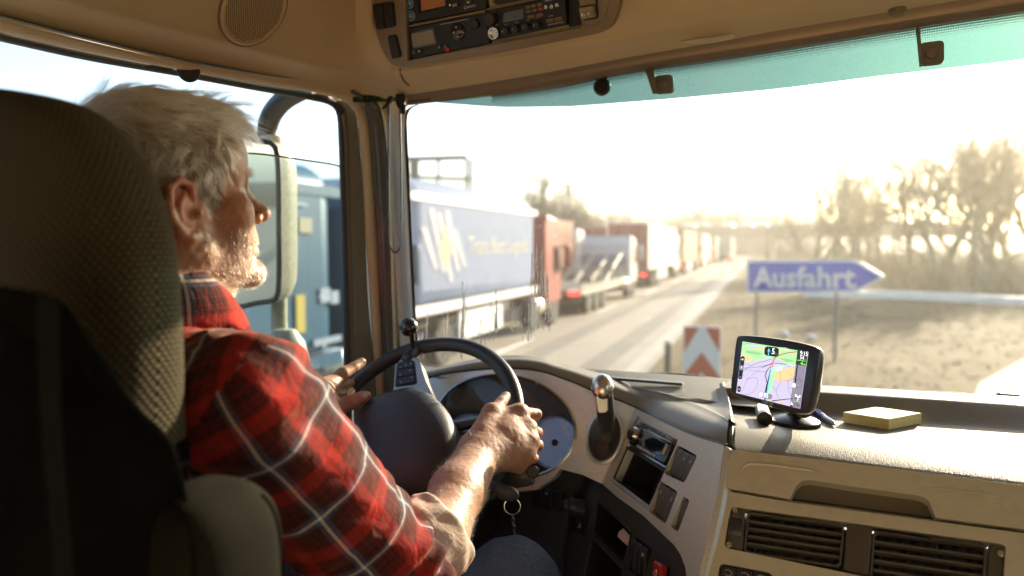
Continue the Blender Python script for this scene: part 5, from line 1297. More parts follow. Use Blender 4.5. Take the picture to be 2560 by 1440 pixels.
for (u, dist, h, kd, lb) in [(1375, 62, 11.0, 0, 'tall bare tree with ivy clad trunks behind the rust brown trailer'), (1420, 66, 10.5, 1, 'bare tree right of the tall one above the white cab'), (1340, 70, 9.5, 2, 'bare tree left of the tall one above the trailer end'), (1250, 60, 7.5, 3, 'small bare tree above the end of the trailer roof'), (1210, 66, 7.8, 1, 'thin bare tree right of the steel frame'),
        (1740, 150, 15, 0, 'distant hazy tree above the white sided lorry'), (1690, 160, 12, 2, 'distant hazy tree left above the white sided lorry'), (1610, 170, 11, 3, 'distant low tree above the transporter'),
        (2035, 72, 11.5, 1, 'bare tree over the point of the exit sign, leftmost of the right hand thicket'), (2075, 66, 12.0, 0, 'tall bare tree in the left half of the right hand thicket'), (2120, 70, 10.5, 2, 'bare tree above the arrow tip of the exit sign'), (2170, 80, 9.5, 3, 'lower bare tree in the dip of the thicket'), (2205, 74, 11.5, 1, 'slim bare tree between the two thickets'),
        (2290, 52, 9.6, 0, 'bare tree at the left of the tall right thicket'), (2360, 50, 11.4, 2, 'tallest bare tree of the thicket against the sun'), (2420, 54, 11.0, 1, 'bare tree right of the tallest one'), (2480, 50, 9.6, 3, 'bare tree near the right edge of the view'), (2545, 52, 9.8, 0, 'rightmost bare tree against the glare'), (2620, 55, 11, 2, 'bare tree just outside the right edge'), (2000, 95, 9, 3, 'far thin tree beside the bridge end'),
        (2050, 60, 8.5, 2, 'low bushy bare tree right above the letters of the exit sign'), (2140, 62, 9.0, 1, 'bushy bare tree behind the arrow head of the exit sign'), 
        (2330, 46, 9.4, 1, 'wide bare tree in front of the tall right thicket'), (2455, 46, 9.6, 0, 'front tree of the thicket above the right end of the pale road strip'), (2510, 47, 9.8, 2, 'bare tree second from the right edge, in front'), 
        (1405, 58, 10.8, 3, 'tallest of the bare trees behind the red tractor'), (1450, 72, 9.0, 2, 'bare tree fading out right of the group behind the red tractor'), (1290, 64, 7.5, 0, 'low bare tree over the front corner of the lavender trailer'), (1530, 120, 10, 1, 'distant bare tree above the low transporter'), (1830, 160, 12, 0, 'distant bare tree over the end of the lorry queue')]:
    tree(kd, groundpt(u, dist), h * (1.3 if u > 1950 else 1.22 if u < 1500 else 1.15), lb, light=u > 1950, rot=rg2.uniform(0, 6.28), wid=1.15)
# scrub under the thicket and far woods: masses nobody could count
def scrub(name, label, pts, n, hmin, hmax, mat, wid=1.0, kind='stuff'):
    mb = MB(); V = []; F = []
    pts = np.array(pts)
    for k in range(n):
        t = rg2.random() * (len(pts) - 1); i = int(t); p = pts[i] * (1 - t + i) + pts[i + 1] * (t - i) + A(*rg2.normal(0, wid, 2), 0)
        hh = rg2.uniform(hmin, hmax)
        for q in range(7):
            d = nrm(A(*rg2.normal(0, .42, 2), 1)); e = p + d * hh * rg2.uniform(.6, 1.1); m_ = (p + e) / 2 + rg2.normal(0, .06 * hh, 3); w_ = .012 * hh; s_ = A(*rg2.normal(0, 1, 2), 0); s_ = nrm(s_) * w_
            b_ = len(V); V += [p - s_, p + s_, m_ + s_ * .7, m_ - s_ * .7, e]; F += [(b_, b_ + 1, b_ + 2, b_ + 3), (b_ + 3, b_ + 2, b_ + 4)]
            for z in range(3):
                d2 = nrm(d + rg2.normal(0, .6, 3)); st_ = m_ + (e - m_) * rg2.random(); e2_ = st_ + d2 * hh * .3; b_ = len(V); V += [st_ - s_ * .5, st_ + s_ * .5, e2_]; F.append((b_, b_ + 1, b_ + 2))
    o = mesh(name, V, F, mat, None, smooth=False, fix=False); o['kind'] = kind; o['label'] = label
    return o
scrub('undergrowth', 'dense bare scrub below the right hand trees', [groundpt(u, d) for u, d in ((1990, 78), (2100, 66), (2200, 62), (2300, 50), (2450, 46), (2650, 48))], 420, 1.2, 3.3, BARK_HAZE, 2.5)
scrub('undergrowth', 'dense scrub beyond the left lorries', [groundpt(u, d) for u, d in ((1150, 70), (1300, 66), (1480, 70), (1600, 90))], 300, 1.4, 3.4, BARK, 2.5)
scrub('far_woods', 'far hazy woods along the skyline', [groundpt(u, d) for u, d in ((1120, 195), (1300, 195), (1480, 195), (1700, 205), (1850, 210), (1960, 210))], 1500, 5.0, 15.0, BARK, 6)
hl_ = MB(); pts = [(u, v) for u, v in ((-200, 575), (700, 580), (1200, 570), (1500, 566), (1800, 572), (1960, 578), (2300, 575), (3000, 580), (4200, 590))]
crest = np.array([at(u, v, 480) for u, v in pts]); foot = crest.copy(); foot[:, 2] = GZ - 2; foot[:, :2] *= .82; bk = crest * 1.25; bk[:, 2] = GZ - 2
h_ = loft('hills', [foot, foot * .4 + crest * .6 + A(0, 0, -2), crest, bk], M('hill_brown', (.10, .092, .07), .95, noise=(.03, .2, 8)), None, nu=80, nv=16); h_['kind'] = 'structure'
# guard rail behind us on the left, seen in the door mirror
gr_ = thing('guard_rail', 'steel guard rail beyond the lanes reflected in the door mirror', 'guard rail', tuple(R(-17.2, -10)))
mesh('rail', *boxg(R(-17.2, -20, .72), .06, 120, .31, rrv, rdv, (0, 0, 1)), STEEL, gr_)
for k in range(30): mesh('post', *boxg(R(-17.26, -76 + 4 * k, .4), .08, .1, .8, rrv, rdv, (0, 0, 1)), STEEL, gr_)

# ================================================================== signed-distance modelling for bodies and cloth
class SDF:
    def __init__(s): s.p = []
    def cone(s, a, b, ra, rb, k=.01, op='u'):
        a, b = A(*a), A(*b); c = (a + b) / 2; s.p.append(('c', (a, b, ra, rb), k, op, c, np.linalg.norm(b - a) / 2 + max(ra, rb))); return s
    def chain(s, pts, rs, k=.006, op='u'):
        for i in range(len(pts) - 1): s.cone(pts[i], pts[i + 1], rs[i], rs[i + 1], k, op)
        return s
    def ell(s, c, r, R=None, k=.01, op='u'):
        c, r = A(*c), A(*r); s.p.append(('e', (c, r, None if R is None else np.asarray(R, float)), k, op, c, max(r))); return s
    def sph(s, c, r, k=.01, op='u'): return s.cone(c, A(*c) + A(0, 0, 1e-5), r, r, k, op)
    def half(s, c, n, k=.004): s.p.append(('h', (A(*c), nrm(n)), k, 's', A(*c), 1e9)); return s
    def warp(s, f): s.w = f; return s
    def ev(s, X, cc=None, cr=0):
        d = np.full(len(X), 1.0)
        for t, q, k, op, c, rad in s.p:
            if cc is not None and rad < 1e8 and np.linalg.norm(cc - c) - cr - rad > .06 + k: continue
            if t == 'c':
                a, b, ra, rb = q; ab = b - a; h = np.clip((X - a) @ ab / (ab @ ab + 1e-12), 0, 1)
                e = np.linalg.norm(X - a - h[:, None] * ab, axis=1) - (ra + (rb - ra) * h)
            elif t == 'e':
                c_, r, R = q; P = X - c_
                if R is not None: P = P @ R
                k0 = np.linalg.norm(P / r, axis=1); k1 = np.linalg.norm(P / (r * r), axis=1) + 1e-9
                e = np.where(k0 < 1e-4, -r.min(), k0 * (k0 - 1) / k1)
            else:
                e = -((X - q[0]) @ q[1])
                # keep the side the normal points to
                h = np.clip(.5 + .5 * (e + -d * -1 - 0) / k, 0, 1) * 0
                d = np.maximum(d, e); continue
            if op == 'u':
                h = np.clip(.5 + .5 * (d - e) / k, 0, 1); d = d * (1 - h) + e * h - k * h * (1 - h)
            elif op == 's':
                h = np.clip(.5 - .5 * (d + e) / k, 0, 1); d = d * (1 - h) - e * h + k * h * (1 - h)
        if hasattr(s, 'w'): d = d + s.w(X, d)
        return d
def surface(f, lo, hi, h, B=12):
    """surface nets over a sparse set of blocks"""
    lo, hi = A(*lo), A(*hi); n = (np.ceil((hi - lo) / h / B).astype(int)) * B; nb = n // B
    D = np.full(n, 1.0, np.float32)
    I = np.stack(np.meshgrid(*[np.arange(k) for k in nb], indexing='ij'), -1).reshape(-1, 3)
    C = lo + (I * B + (B - 1) / 2) * h
    dc = np.concatenate([f(C[i:i + 4000]) for i in range(0, len(C), 4000)])
    rad = h * B * .5 * 1.7321 * 1.35 + .006
    act = np.abs(dc) < rad
    for (i, j, k) in I[dc <= -rad]: D[i * B:(i + 1) * B, j * B:(j + 1) * B, k * B:(k + 1) * B] = -1
    g = np.stack(np.meshgrid(*[np.arange(B)] * 3, indexing='ij'), -1).reshape(-1, 3)
    J = I[act]; key = (J // 3); order = np.lexsort((key[:, 2], key[:, 1], key[:, 0])); J = J[order]; key = key[order]
    st = 0
    while st < len(J):
        en = st
        while en < len(J) and (key[en] == key[st]).all(): en += 1
        blk = J[st:en]; X = lo + (blk[:, None, :] * B + g[None]).reshape(-1, 3) * h
        c = (X.min(0) + X.max(0)) / 2; r = np.linalg.norm(X.max(0) - c)
        d = f(X, c, r).reshape(len(blk), B, B, B)
        for q, (i, j, k) in enumerate(blk): D[i * B:(i + 1) * B, j * B:(j + 1) * B, k * B:(k + 1) * B] = d[q]
        st = en
    sg = D < 0
    cs = np.zeros(np.array(D.shape) - 1, np.int8)
    for a in (0, 1):
        for b in (0, 1):
            for c in (0, 1): cs += sg[a:a + cs.shape[0], b:b + cs.shape[1], c:c + cs.shape[2]]
    cells = np.argwhere((cs > 0) & (cs < 8)); idx = np.full(cs.shape, -1, np.int32); idx[tuple(cells.T)] = np.arange(len(cells))
    acc = np.zeros((len(cells), 3)); cnt = np.zeros(len(cells))
    cor = [(a, b, c) for a in (0, 1) for b in (0, 1) for c in (0, 1)]
    vals = {c: D[cells[:, 0] + c[0], cells[:, 1] + c[1], cells[:, 2] + c[2]].astype(float) for c in cor}
    for p in cor:
        for ax in range(3):
            if p[ax] == 0:
                q = list(p); q[ax] = 1; q = tuple(q); a, b = vals[p], vals[q]; m = (a < 0) != (b < 0)
                t = np.where(m, a / np.where(np.abs(a - b) < 1e-12, 1, a - b), 0)
                P = np.array(p, float)[None].repeat(len(cells), 0); P[:, ax] += t
                acc[m] += P[m]; cnt[m] += 1
    V = lo + (cells + acc / cnt[:, None]) * h
    F = []
    for ax in range(3):
        s0 = [slice(None)] * 3; s1 = [slice(None)] * 3; s0[ax] = slice(0, -1); s1[ax] = slice(1, None)
        a, b = sg[tuple(s0)], sg[tuple(s1)]
        e = np.argwhere(a != b); u, v = (ax + 1) % 3, (ax + 2) % 3
        ok = (e[:, u] > 0) & (e[:, v] > 0) & (e[:, u] < cs.shape[u]) & (e[:, v] < cs.shape[v]) & (e[:, ax] < cs.shape[ax]); e = e[ok]
        def at_(du, dv):
            q = e.copy(); q[:, u] -= du; q[:, v] -= dv; return idx[q[:, 0], q[:, 1], q[:, 2]]
        Q = np.stack([at_(0, 0), at_(1, 0), at_(1, 1), at_(0, 1)], 1)
        fl = ~a[e[:, 0], e[:, 1], e[:, 2]]
        Q[fl] = Q[fl][:, ::-1]; F.append(Q)
    F = np.vstack(F); F = F[(F >= 0).all(1)]
    return V, F
def fastmesh(name, V, F, mat, parent=None, smooth_it=0, angle=0):
    me = bpy.data.meshes.new(name); me.vertices.add(len(V)); me.vertices.foreach_set('co', V.astype(np.float32).ravel())
    me.loops.add(F.size); me.loops.foreach_set('vertex_index', F.astype(np.int32).ravel())
    me.polygons.add(len(F)); me.polygons.foreach_set('loop_start', np.arange(0, F.size, 4, dtype=np.int32))
    me.update(calc_edges=True); me.validate()
    me.polygons.foreach_set('use_smooth', np.ones(len(me.polygons), bool)); me.materials.append(mat)
    return link(name, me, parent)
def relax(V, F, it=2, lam=.5):
    E = np.vstack([F[:, [0, 1]], F[:, [1, 2]], F[:, [2, 3]], F[:, [3, 0]]])
    for _ in range(it):
        for l in (lam, -lam * 1.04):
            s = np.zeros_like(V); c = np.zeros(len(V))
            np.add.at(s, E[:, 0], V[E[:, 1]]); np.add.at(s, E[:, 1], V[E[:, 0]]); np.add.at(c, E[:, 0], 1); np.add.at(c, E[:, 1], 1)
            V = V + l * (s / np.maximum(c, 1)[:, None] - V)
    return V
def vnormals(V, F):
    fn = np.cross(V[F[:, 2]] - V[F[:, 0]], V[F[:, 3]] - V[F[:, 1]]); n = np.zeros_like(V)
    for k in range(4): np.add.at(n, F[:, k], fn)
    return n / (np.linalg.norm(n, axis=1)[:, None] + 1e-12)

# ================================================================== THE DRIVER
HC = at(437, 500, .885)                                  # centre of the head, between the ears
HY, HP, HR_ = radians(-21), radians(8), radians(1)
Rh = np.array(Matrix.Rotation(HY, 3, 'Z') @ Matrix.Rotation(HP, 3, 'X') @ Matrix.Rotation(HR_, 3, 'Y'))
hp = lambda x, y, z: HC + Rh @ A(x, y, z)
def hs(x, y, z): return hp(x, y, z), hp(-x, y, z)

body = SDF()
# --- head
body.ell(hp(0, -.018, .048), (.077, .100, .088), Rh, .01)
body.ell(hp(0, .040, .050), (.066, .056, .060), Rh, .03)
body.ell(hp(0, .030, -.035), (.058, .060, .085), Rh, .03)
for s_ in (1, -1):
    body.cone(hp(.056 * s_, -.008, -.020), hp(.052 * s_, .002, -.072), .022, .017, .02)
    body.cone(hp(.052 * s_, .002, -.072), hp(.016 * s_, .078, -.112), .017, .016, .02)
    body.cone(hp(.046 * s_, .060, .021), hp(.008 * s_, .083, .018), .010, .011, .012)
    body.ell(hp(.048 * s_, .055, -.022), (.022, .024, .020), Rh, .022)
    body.ell(hp(.038 * s_, .050, -.060), (.024, .030, .028), Rh, .025)
body.ell(hp(0, .084, -.108), (.022, .017, .017), Rh, .016)
body.cone(hp(0, .085, .010), hp(0, .112, -.028), .0085, .0105, .012)
body.sph(hp(0, .1145, -.030), .0108, .008)
for s_ in (1, -1):
    body.sph(hp(.0125 * s_, .100, -.036), .0078, .006)
    body.ell(hp(.032 * s_, .0865, .0035), (.017, .012, .010), Rh, .012, 's')
    body.sph(hp(.032 * s_, .0665, .002), .0135, .003)
    body.cone(hp(.019 * s_, .0805, .006), hp(.045 * s_, .071, .004), .0035, .0035, .004)
    body.cone(hp(.020 * s_, .0795, -.006), hp(.044 * s_, .070, -.005), .003, .003, .004)
    body.sph(hp(.007 * s_, .108, -.0435), .0042, .004, 's')
body.cone(hp(-.020, .086, -.066), hp(.020, .086, -.066), .006, .006, .008); body.sph(hp(0, .092, -.064), .008, .01)
body.cone(hp(-.016, .087, -.080), hp(.016, .087, -.080), .006, .006, .008); body.sph(hp(0, .092, -.079), .007, .008)
body.cone(hp(-.022, .096, -.0725), hp(.022, .096, -.0725), .0022, .0022, .004, 's')
# ears
for s_ in (1, -1):
    ec = lambda x, y, z: hp(s_ * (.072 + x), y - .004, z - .014)
    Re = np.array(Rh @ np.array(Matrix.Rotation(radians(28 * s_), 3, 'Z')))
    body.ell(ec(.008, -.018, .002), (.006, .018, .030), Re, .006)
    hel = [ec(.004, .000, .014), ec(.010, -.004, .030), ec(.016, -.018, .037), ec(.021, -.031, .028), ec(.0215, -.036, .010), ec(.018, -.033, -.008), ec(.012, -.024, -.024), ec(.007, -.012, -.033), ec(.003, -.004, -.032)]
    body.chain(hel, [.0035, .0042, .0045, .0048, .0048, .0045, .0052, .0062, .005], .004)
    body.chain([ec(.012, -.012, .020), ec(.0155, -.022, .010), ec(.014, -.022, -.006), ec(.009, -.010, -.016)], [.003, .0032, .0034, .0035], .004)
    body.ell(ec(.015, -.010, -.003), (.007, .0085, .011), Re, .004, 's')
    body.ell(ec(.0185, -.024, .021), (.003, .006, .008), Re, .003, 's')
    body.sph(ec(.007, .001, -.005), .0048, .004)
# --- neck and trunk (mostly under the shirt)
NB_ = A(HC[0] + .005, HC[1] - .055, HC[2] - .165)
body.cone(hp(0, -.035, -.045), NB_, .060, .068, .03)
body.cone(hp(0, .015, -.085), NB_ + A(.01, .05, -.01), .046, .054, .03)
for s_ in (1, -1): body.cone(hp(.060 * s_, -.028, -.05), NB_ + A(.02 + .02 * s_, .065, -.02), .012, .012, .02)
SHR, SHL = A(-.560, .555, -.172), A(-.965, .60, -.172)
ELR, ELL = A(-.515, .765, -.445), A(-1.0, .86, -.43)
body.cone(NB_, NB_ + A(0, -.02, -.06), .07, .09, .04)
body.cone(SHR + A(-.03, 0, -.02), SHL + A(.03, 0, -.02), .055, .055, .05)
body.ell((-.75, .54, -.42), (.165, .105, .30), None, .05)
body.ell((-.75, .56, -.70), (.17, .13, .14), None, .05)
body.cone(SHR, ELR, .050, .046, .03); body.cone(SHL, ELL, .050, .046, .03)
# --- right forearm and hand on the rim
WRI = at(1200, 1128, 1.195)
fm = at(1142, 1232, 1.085); fe_ = at(1078, 1352, .975)
ulna = nrm(np.cross(nrm(WRI - fe_), nrm(WRI)))            # across the arm, as seen from the eye
if np.dot(ulna, RT) < 0: ulna = -ulna
body.cone(ELR, fe_, .048, .047, .03)
body.chain([fe_ + ulna * .004, fm, WRI], [.047, .0395, .0275], .02)
body.cone(fm + ulna * .012, WRI + ulna * .013, .026, .0215, .02); body.cone(fm - ulna * .012, WRI - ulna * .012, .026, .0215, .02)
mI, mM, mR, mP = at(1300, 1031, 1.288), at(1322, 1070, 1.268), at(1327, 1104, 1.252), at(1318, 1140, 1.236)
w1, w2 = WRI - ulna * .012, WRI + ulna * .016
body.cone(w1, mI, .0205, .0140, .022); body.cone(WRI, mM, .0215, .0140, .022); body.cone(w2 - ulna * .005, mR, .0210, .0135, .022); body.cone(w2, mP, .0205, .0130, .022)
for a_, b_ in ((mI, mM), (mM, mR), (mR, mP)): body.cone(a_ * .96 + WRI * .04, b_ * .96 + WRI * .04, .0115, .0115, .012); body.cone(a_ * .6 + WRI * .4, b_ * .6 + WRI * .4, .0165, .0165, .015)
hx_, hy_ = nrm(mM * .5 + mR * .5 - WRI), nrm(mP - mI); hz2 = nrm(np.cross(hx_, hy_)); hy_ = np.cross(hz2, hx_)
body.ell((mM * .5 + mR * .5) * .52 + WRI * .48 - nrm(WRI) * .004, (.056, .040, .0195), np.array([hx_, hy_, hz2]).T, .018)
body.cone(at(1255, 1090, 1.232), at(1300, 1085, 1.262), .021, .016, .014)
body.cone(w2, at(1296, 1162, 1.232), .0195, .0160, .012)      # heel of the hand
for m_ in (mI, mM, mR, mP): body.sph(m_ - nrm(m_) * .0025, .0118, .012)
fing = [(mI, at(1340, 1036, 1.322), at(1330, 1058, 1.352), at(1306, 1062, 1.358), (.0118, .0112, .0100, .0085)),
        (mM, at(1342, 1082, 1.305), at(1326, 1094, 1.336), at(1300, 1096, 1.340), (.0116, .0110, .0098, .0085)),
        (mR, at(1345, 1113, 1.283), at(1328, 1124, 1.314), at(1302, 1122, 1.318), (.0112, .0104, .0094, .0082)),
        (mP, at(1334, 1146, 1.262), at(1320, 1152, 1.290), at(1298, 1146, 1.294), (.0104, .0094, .0085, .0076))]
for a_, b_, c_, d_, r_ in fing:
    body.cone(a_, b_, r_[0], r_[1], .006); body.cone(b_, c_, r_[1], r_[2], .003); body.cone(c_, d_, r_[2], r_[3], .003)
# thumb along the rim
tc_, tm_, ti_, tt_ = at(1205, 1080, 1.215), at(1229, 1033, 1.262), at(1252, 1008, 1.300), at(1264, 991, 1.322)
body.cone(w1, tm_, .0185, .0150, .014); body.cone(tc_, tm_, .0165, .0145, .014); body.cone(tm_, mI, .012, .0105, .016)
body.cone(tm_, ti_, .0128, .0112, .006); body.cone(ti_, tt_, .0112, .0098, .004)
body.ell(tt_ + UP * .001 - nrm(tt_) * .0072, (.0052, .0052, .0068), None, .002, 's') if False else None
# wrist creases, tendons
for m_ in (mI, mM, mR): body.cone(WRI * .3 + m_ * .7 - nrm(m_) * .012, m_ - nrm(m_) * .008, .0035, .0035, .012)
# --- left arm and hand
WL = at(790, 985, 1.36)
body.chain([ELL, WL], [.046, .029], .02)
lI = at(838, 952, 1.44)
body.cone(WL, lI, .024, .016, .02)
body.chain([lI, at(858, 935, 1.455), at(884, 921, 1.48), at(903, 906, 1.50)], [.0165, .0152, .0128, .0108], .004)
lM = at(826, 966, 1.45)
body.cone(WL, lM, .022, .014, .02)
for q in range(3):
    b0 = lM + UP * -.018 * q
    body.chain([b0, b0 + RT * .02 + FW * .035, b0 + RT * .03 + FW * .055], [.0125, .0115, .0095], .004)
body.cone(WL, at(842, 1020, 1.38), .022, .0165, .02)
body.chain([at(842, 1020, 1.38), at(876, 1006, 1.395), at(905, 995, 1.41), at(914, 991, 1.415)], [.0172, .0155, .0138, .0118], .004)
# --- thighs
body.cone((-.65, .62, -.70), (-.445, 1.02, -.60), .085, .062, .03); body.cone((-.85, .62, -.70), (-.95, 1.02, -.60), .085, .062, .03)
def skinwarp(X, d):
    return .00035 * np.sin(X[:, 0] * 310 + 3 * np.sin(X[:, 1] * 190)) * np.sin(X[:, 2] * 260 + 2 * np.sin(X[:, 0] * 170))
body.warp(skinwarp)
BV, BF = surface(body.ev, (-1.12, .36, -.86), (-.36, 1.52, .25), .0027)
BV = relax(BV, BF, 1)
BN = vnormals(BV, BF)

# skin: colour varies by place on the body; per-vertex weights: red = ruddiness, green = beard area, blue = nail
SKIN = bpy.data.materials.new('skin'); SKIN.use_nodes = True
def skin_nodes():
    nd, lk_, b = N(SKIN)
    at_ = nd.new('ShaderNodeAttribute'); at_.attribute_name = 'zone'
    sp_ = nd.new('ShaderNodeSeparateColor'); lk_.new(at_.outputs['Color'], sp_.inputs[0])
    tc = nd.new('ShaderNodeTexCoord')
    n1 = nd.new('ShaderNodeTexNoise'); n1.inputs['Scale'].default_value = 45; n1.inputs['Detail'].default_value = 6; lk_.new(tc.outputs['Object'], n1.inputs[0])
    n2 = nd.new('ShaderNodeTexNoise'); n2.inputs['Scale'].default_value = 260; n2.inputs['Detail'].default_value = 3; lk_.new(tc.outputs['Object'], n2.inputs[0])
    def mix(fac, a, b_, ft=None):
        m = nd.new('ShaderNodeMix'); m.data_type = 'RGBA'
        if hasattr(fac, 'links'): lk_.new(fac, m.inputs[0])
        else: m.inputs[0].default_value = fac
        for s_, v in ((6, a), (7, b_)):
            if hasattr(v, 'links'): lk_.new(v, m.inputs[s_])
            else: m.inputs[s_].default_value = (*v, 1)
        return m.outputs[2]
    def rng_(o_, a, b_, c, d):
        r = nd.new('ShaderNodeMapRange'); r.inputs[1].default_value = a; r.inputs[2].default_value = b_; r.inputs[3].default_value = c; r.inputs[4].default_value = d; lk_.new(o_, r.inputs[0]); return r.outputs[0]
    base = mix(rng_(n1.outputs[0], .35, .65, 0, 1), (.42, .235, .140), (.35, .175, .10))
    base = mix(rng_(n2.outputs[0], .58, .75, 0, .55), base, (.28, .12, .06))
    base = mix(sp_.outputs[0], base, (.48, .14, .085))
    base = mix(sp_.outputs[1], base, (.30, .20, .14))
    base = mix(sp_.outputs[2], base, (.62, .40, .33))
    base = mix(at_.outputs['Alpha'], (.22, .18, .13), base)
    lk_.new(base, b.inputs['Base Color'])
    b.inputs['Subsurface Weight'].default_value = .22; b.inputs['Subsurface Radius'].default_value = (1, .35, .18); b.inputs['Subsurface Scale'].default_value = .006
    b.inputs['Roughness'].default_value = .48; b.inputs['Specular IOR Level'].default_value = .45
    v = nd.new('ShaderNodeTexVoronoi'); v.inputs['Scale'].default_value = 480; lk_.new(tc.outputs['Object'], v.inputs[0])
    w_ = nd.new('ShaderNodeTexNoise'); w_.inputs['Scale'].default_value = 130; w_.inputs['Detail'].default_value = 4; lk_.new(tc.outputs['Object'], w_.inputs[0])
    ad = nd.new('ShaderNodeMath'); ad.operation = 'MULTIPLY_ADD'; lk_.new(v.outputs[0], ad.inputs[0]); ad.inputs[1].default_value = .4; lk_.new(w_.outputs[0], ad.inputs[2])
    bp = nd.new('ShaderNodeBump'); bp.inputs['Strength'].default_value = .5; bp.inputs['Distance'].default_value = .0014; lk_.new(ad.outputs[0], bp.inputs['Height']); lk_.new(bp.outputs[0], b.inputs['Normal'])
skin_nodes()
driver = thing('person', 'grey haired driver in red plaid shirt and jeans holding the steering wheel', 'person', (-.75, .58, -.8))
bodyo = fastmesh('body', BV, BF, SKIN, driver)
L = (BV - HC) @ Rh                                        # head-local coordinates
def g(P, c, r): return np.exp(-np.sum(((P - A(*c)) / A(*r) if not np.isscalar(r) else (P - A(*c)) / r) ** 2, 1))
zone = np.zeros((len(BV), 4), np.float32); zone[:, 3] = 1
sx = np.abs(L[:, 0]); Ls = np.c_[sx, L[:, 1:]]
red = .55 * g(Ls, (.085, -.022, .0), (.02, .03, .045)) + .35 * g(L, (0, .115, -.032), .022) + .45 * g(Ls, (.05, .062, -.03), (.03, .03, .022)) + .35 * g(L, (0, -.03, -.12), (.09, .07, .05))
for p_ in (mI, mM, mR, mP, ti_, tm_): red += .35 * g(BV, p_, .016)
red += .5 * g(BV, at(916, 990, 1.41), .02) + .3 * g(BV, at(876, 1006, 1.395), .02)
zone[:, 0] = np.clip(red, 0, 1)
beard = (1 / (1 + np.exp((L[:, 2] + .048 - .35 * np.clip(.045 - L[:, 1], -.03, .06)) / .008))) * (1 / (1 + np.exp(-(L[:, 1] - .005) / .008))) * (L[:, 2] > -.15)
beard += g(L, (0, .098, -.056), (.026, .016, .007))
zone[:, 1] = np.clip(beard, 0, 1) * .35
nail = g(BV, tt_ * .7 + ti_ * .3 - nrm(tt_) * .010 + UP * .003, (.006, .006, .006)) + g(BV, at(912, 986, 1.40), .006) + g(BV, at(898, 903, 1.485), .006)
zone[:, 2] = np.clip(nail * 1.3, 0, 1)
ca = bodyo.data.color_attributes.new('zone', 'FLOAT_COLOR', 'POINT'); ca.data.foreach_set('color', zone.ravel())
# eyes
EYE_M = M('eye_white', (.7, .66, .62), .15)
for s_ in (1, -1):
    e_ = mesh('eye', *latheg([(0, -.012), (.007, -.0098), (.0118, -.003), (.0118, .003), (.007, .0098), (0, .012)], hp(.032 * s_, .0685, .002), Rh @ A(0, 1, 0), 20), EYE_M, bodyo)
    mesh('iris', *latheg([(.0056, .0108), (.003, .0122), (0, .0126)], hp(.032 * s_, .0685, .002), Rh @ A(0, 1, 0), 18), M('iris', (.06, .09, .12), .1), e_)

# ================================================================== hair
HAIRM = bpy.data.materials.new('hair_grey_blond'); HAIRM.use_nodes = True
def hair_mat(m, col, rough=.35, off=.0):
    t = m.node_tree; t.nodes.remove(t.nodes['Principled BSDF'])
    h = t.nodes.new('ShaderNodeBsdfHairPrincipled'); h.parametrization = 'COLOR'
    h.inputs['Roughness'].default_value = rough; h.inputs['Radial Roughness'].default_value = .45
    info = t.nodes.new('ShaderNodeHairInfo'); r = t.nodes.new('ShaderNodeValToRGB')
    r.color_ramp.elements[0].color = (*[c * .5 for c in col], 1); r.color_ramp.elements[1].color = (*[min(c * 1.3, .95) for c in col], 1)
    t.links.new(info.outputs['Random'], r.inputs[0]); t.links.new(r.outputs[0], h.inputs['Color'])
    t.links.new(h.outputs[0], t.nodes['Material Output'].inputs[0])
hair_mat(HAIRM, (.64, .57, .43), .32)
BEARDM = bpy.data.materials.new('beard_stubble'); BEARDM.use_nodes = True; hair_mat(BEARDM, (.52, .36, .20))
ARMH = bpy.data.materials.new('arm_hair'); ARMH.use_nodes = True; hair_mat(ARMH, (.80, .58, .28))
def curves(name, P, rad, mat, parent):
    n, k = P.shape[:2]
    hc = bpy.data.hair_curves.new(name); hc.add_curves([k] * n)
    hc.attributes['position'].data.foreach_set('vector', P.astype(np.float32).ravel())
    ra_ = hc.attributes.get('radius') or hc.attributes.new('radius', 'FLOAT', 'POINT')
    ra_.data.foreach_set('value', rad.astype(np.float32).ravel()); hc.materials.append(mat)
    return link(name, hc, parent)
def pick(w, n, rg):
    """n random points on the body's faces with per-face weights"""
    a = np.linalg.norm(np.cross(BV[BF[:, 2]] - BV[BF[:, 0]], BV[BF[:, 3]] - BV[BF[:, 1]]), axis=1) * w
    i = rg.choice(len(BF), n, p=a / a.sum()); u, v = rg.random((2, n, 1)); q = BF[i]
    f = lambda X: (X[q[:, 0]] * (1 - u) + X[q[:, 1]] * u) * (1 - v) + (X[q[:, 3]] * (1 - u) + X[q[:, 2]] * u) * v
    nn_ = f(BN); return f(BV), nn_ / np.linalg.norm(nn_, axis=1)[:, None]
fc = BV[BF].mean(1); fl = (fc - HC) @ Rh; fn_ = BN[BF].mean(1) @ Rh
ax0 = np.abs(fl[:, 0])
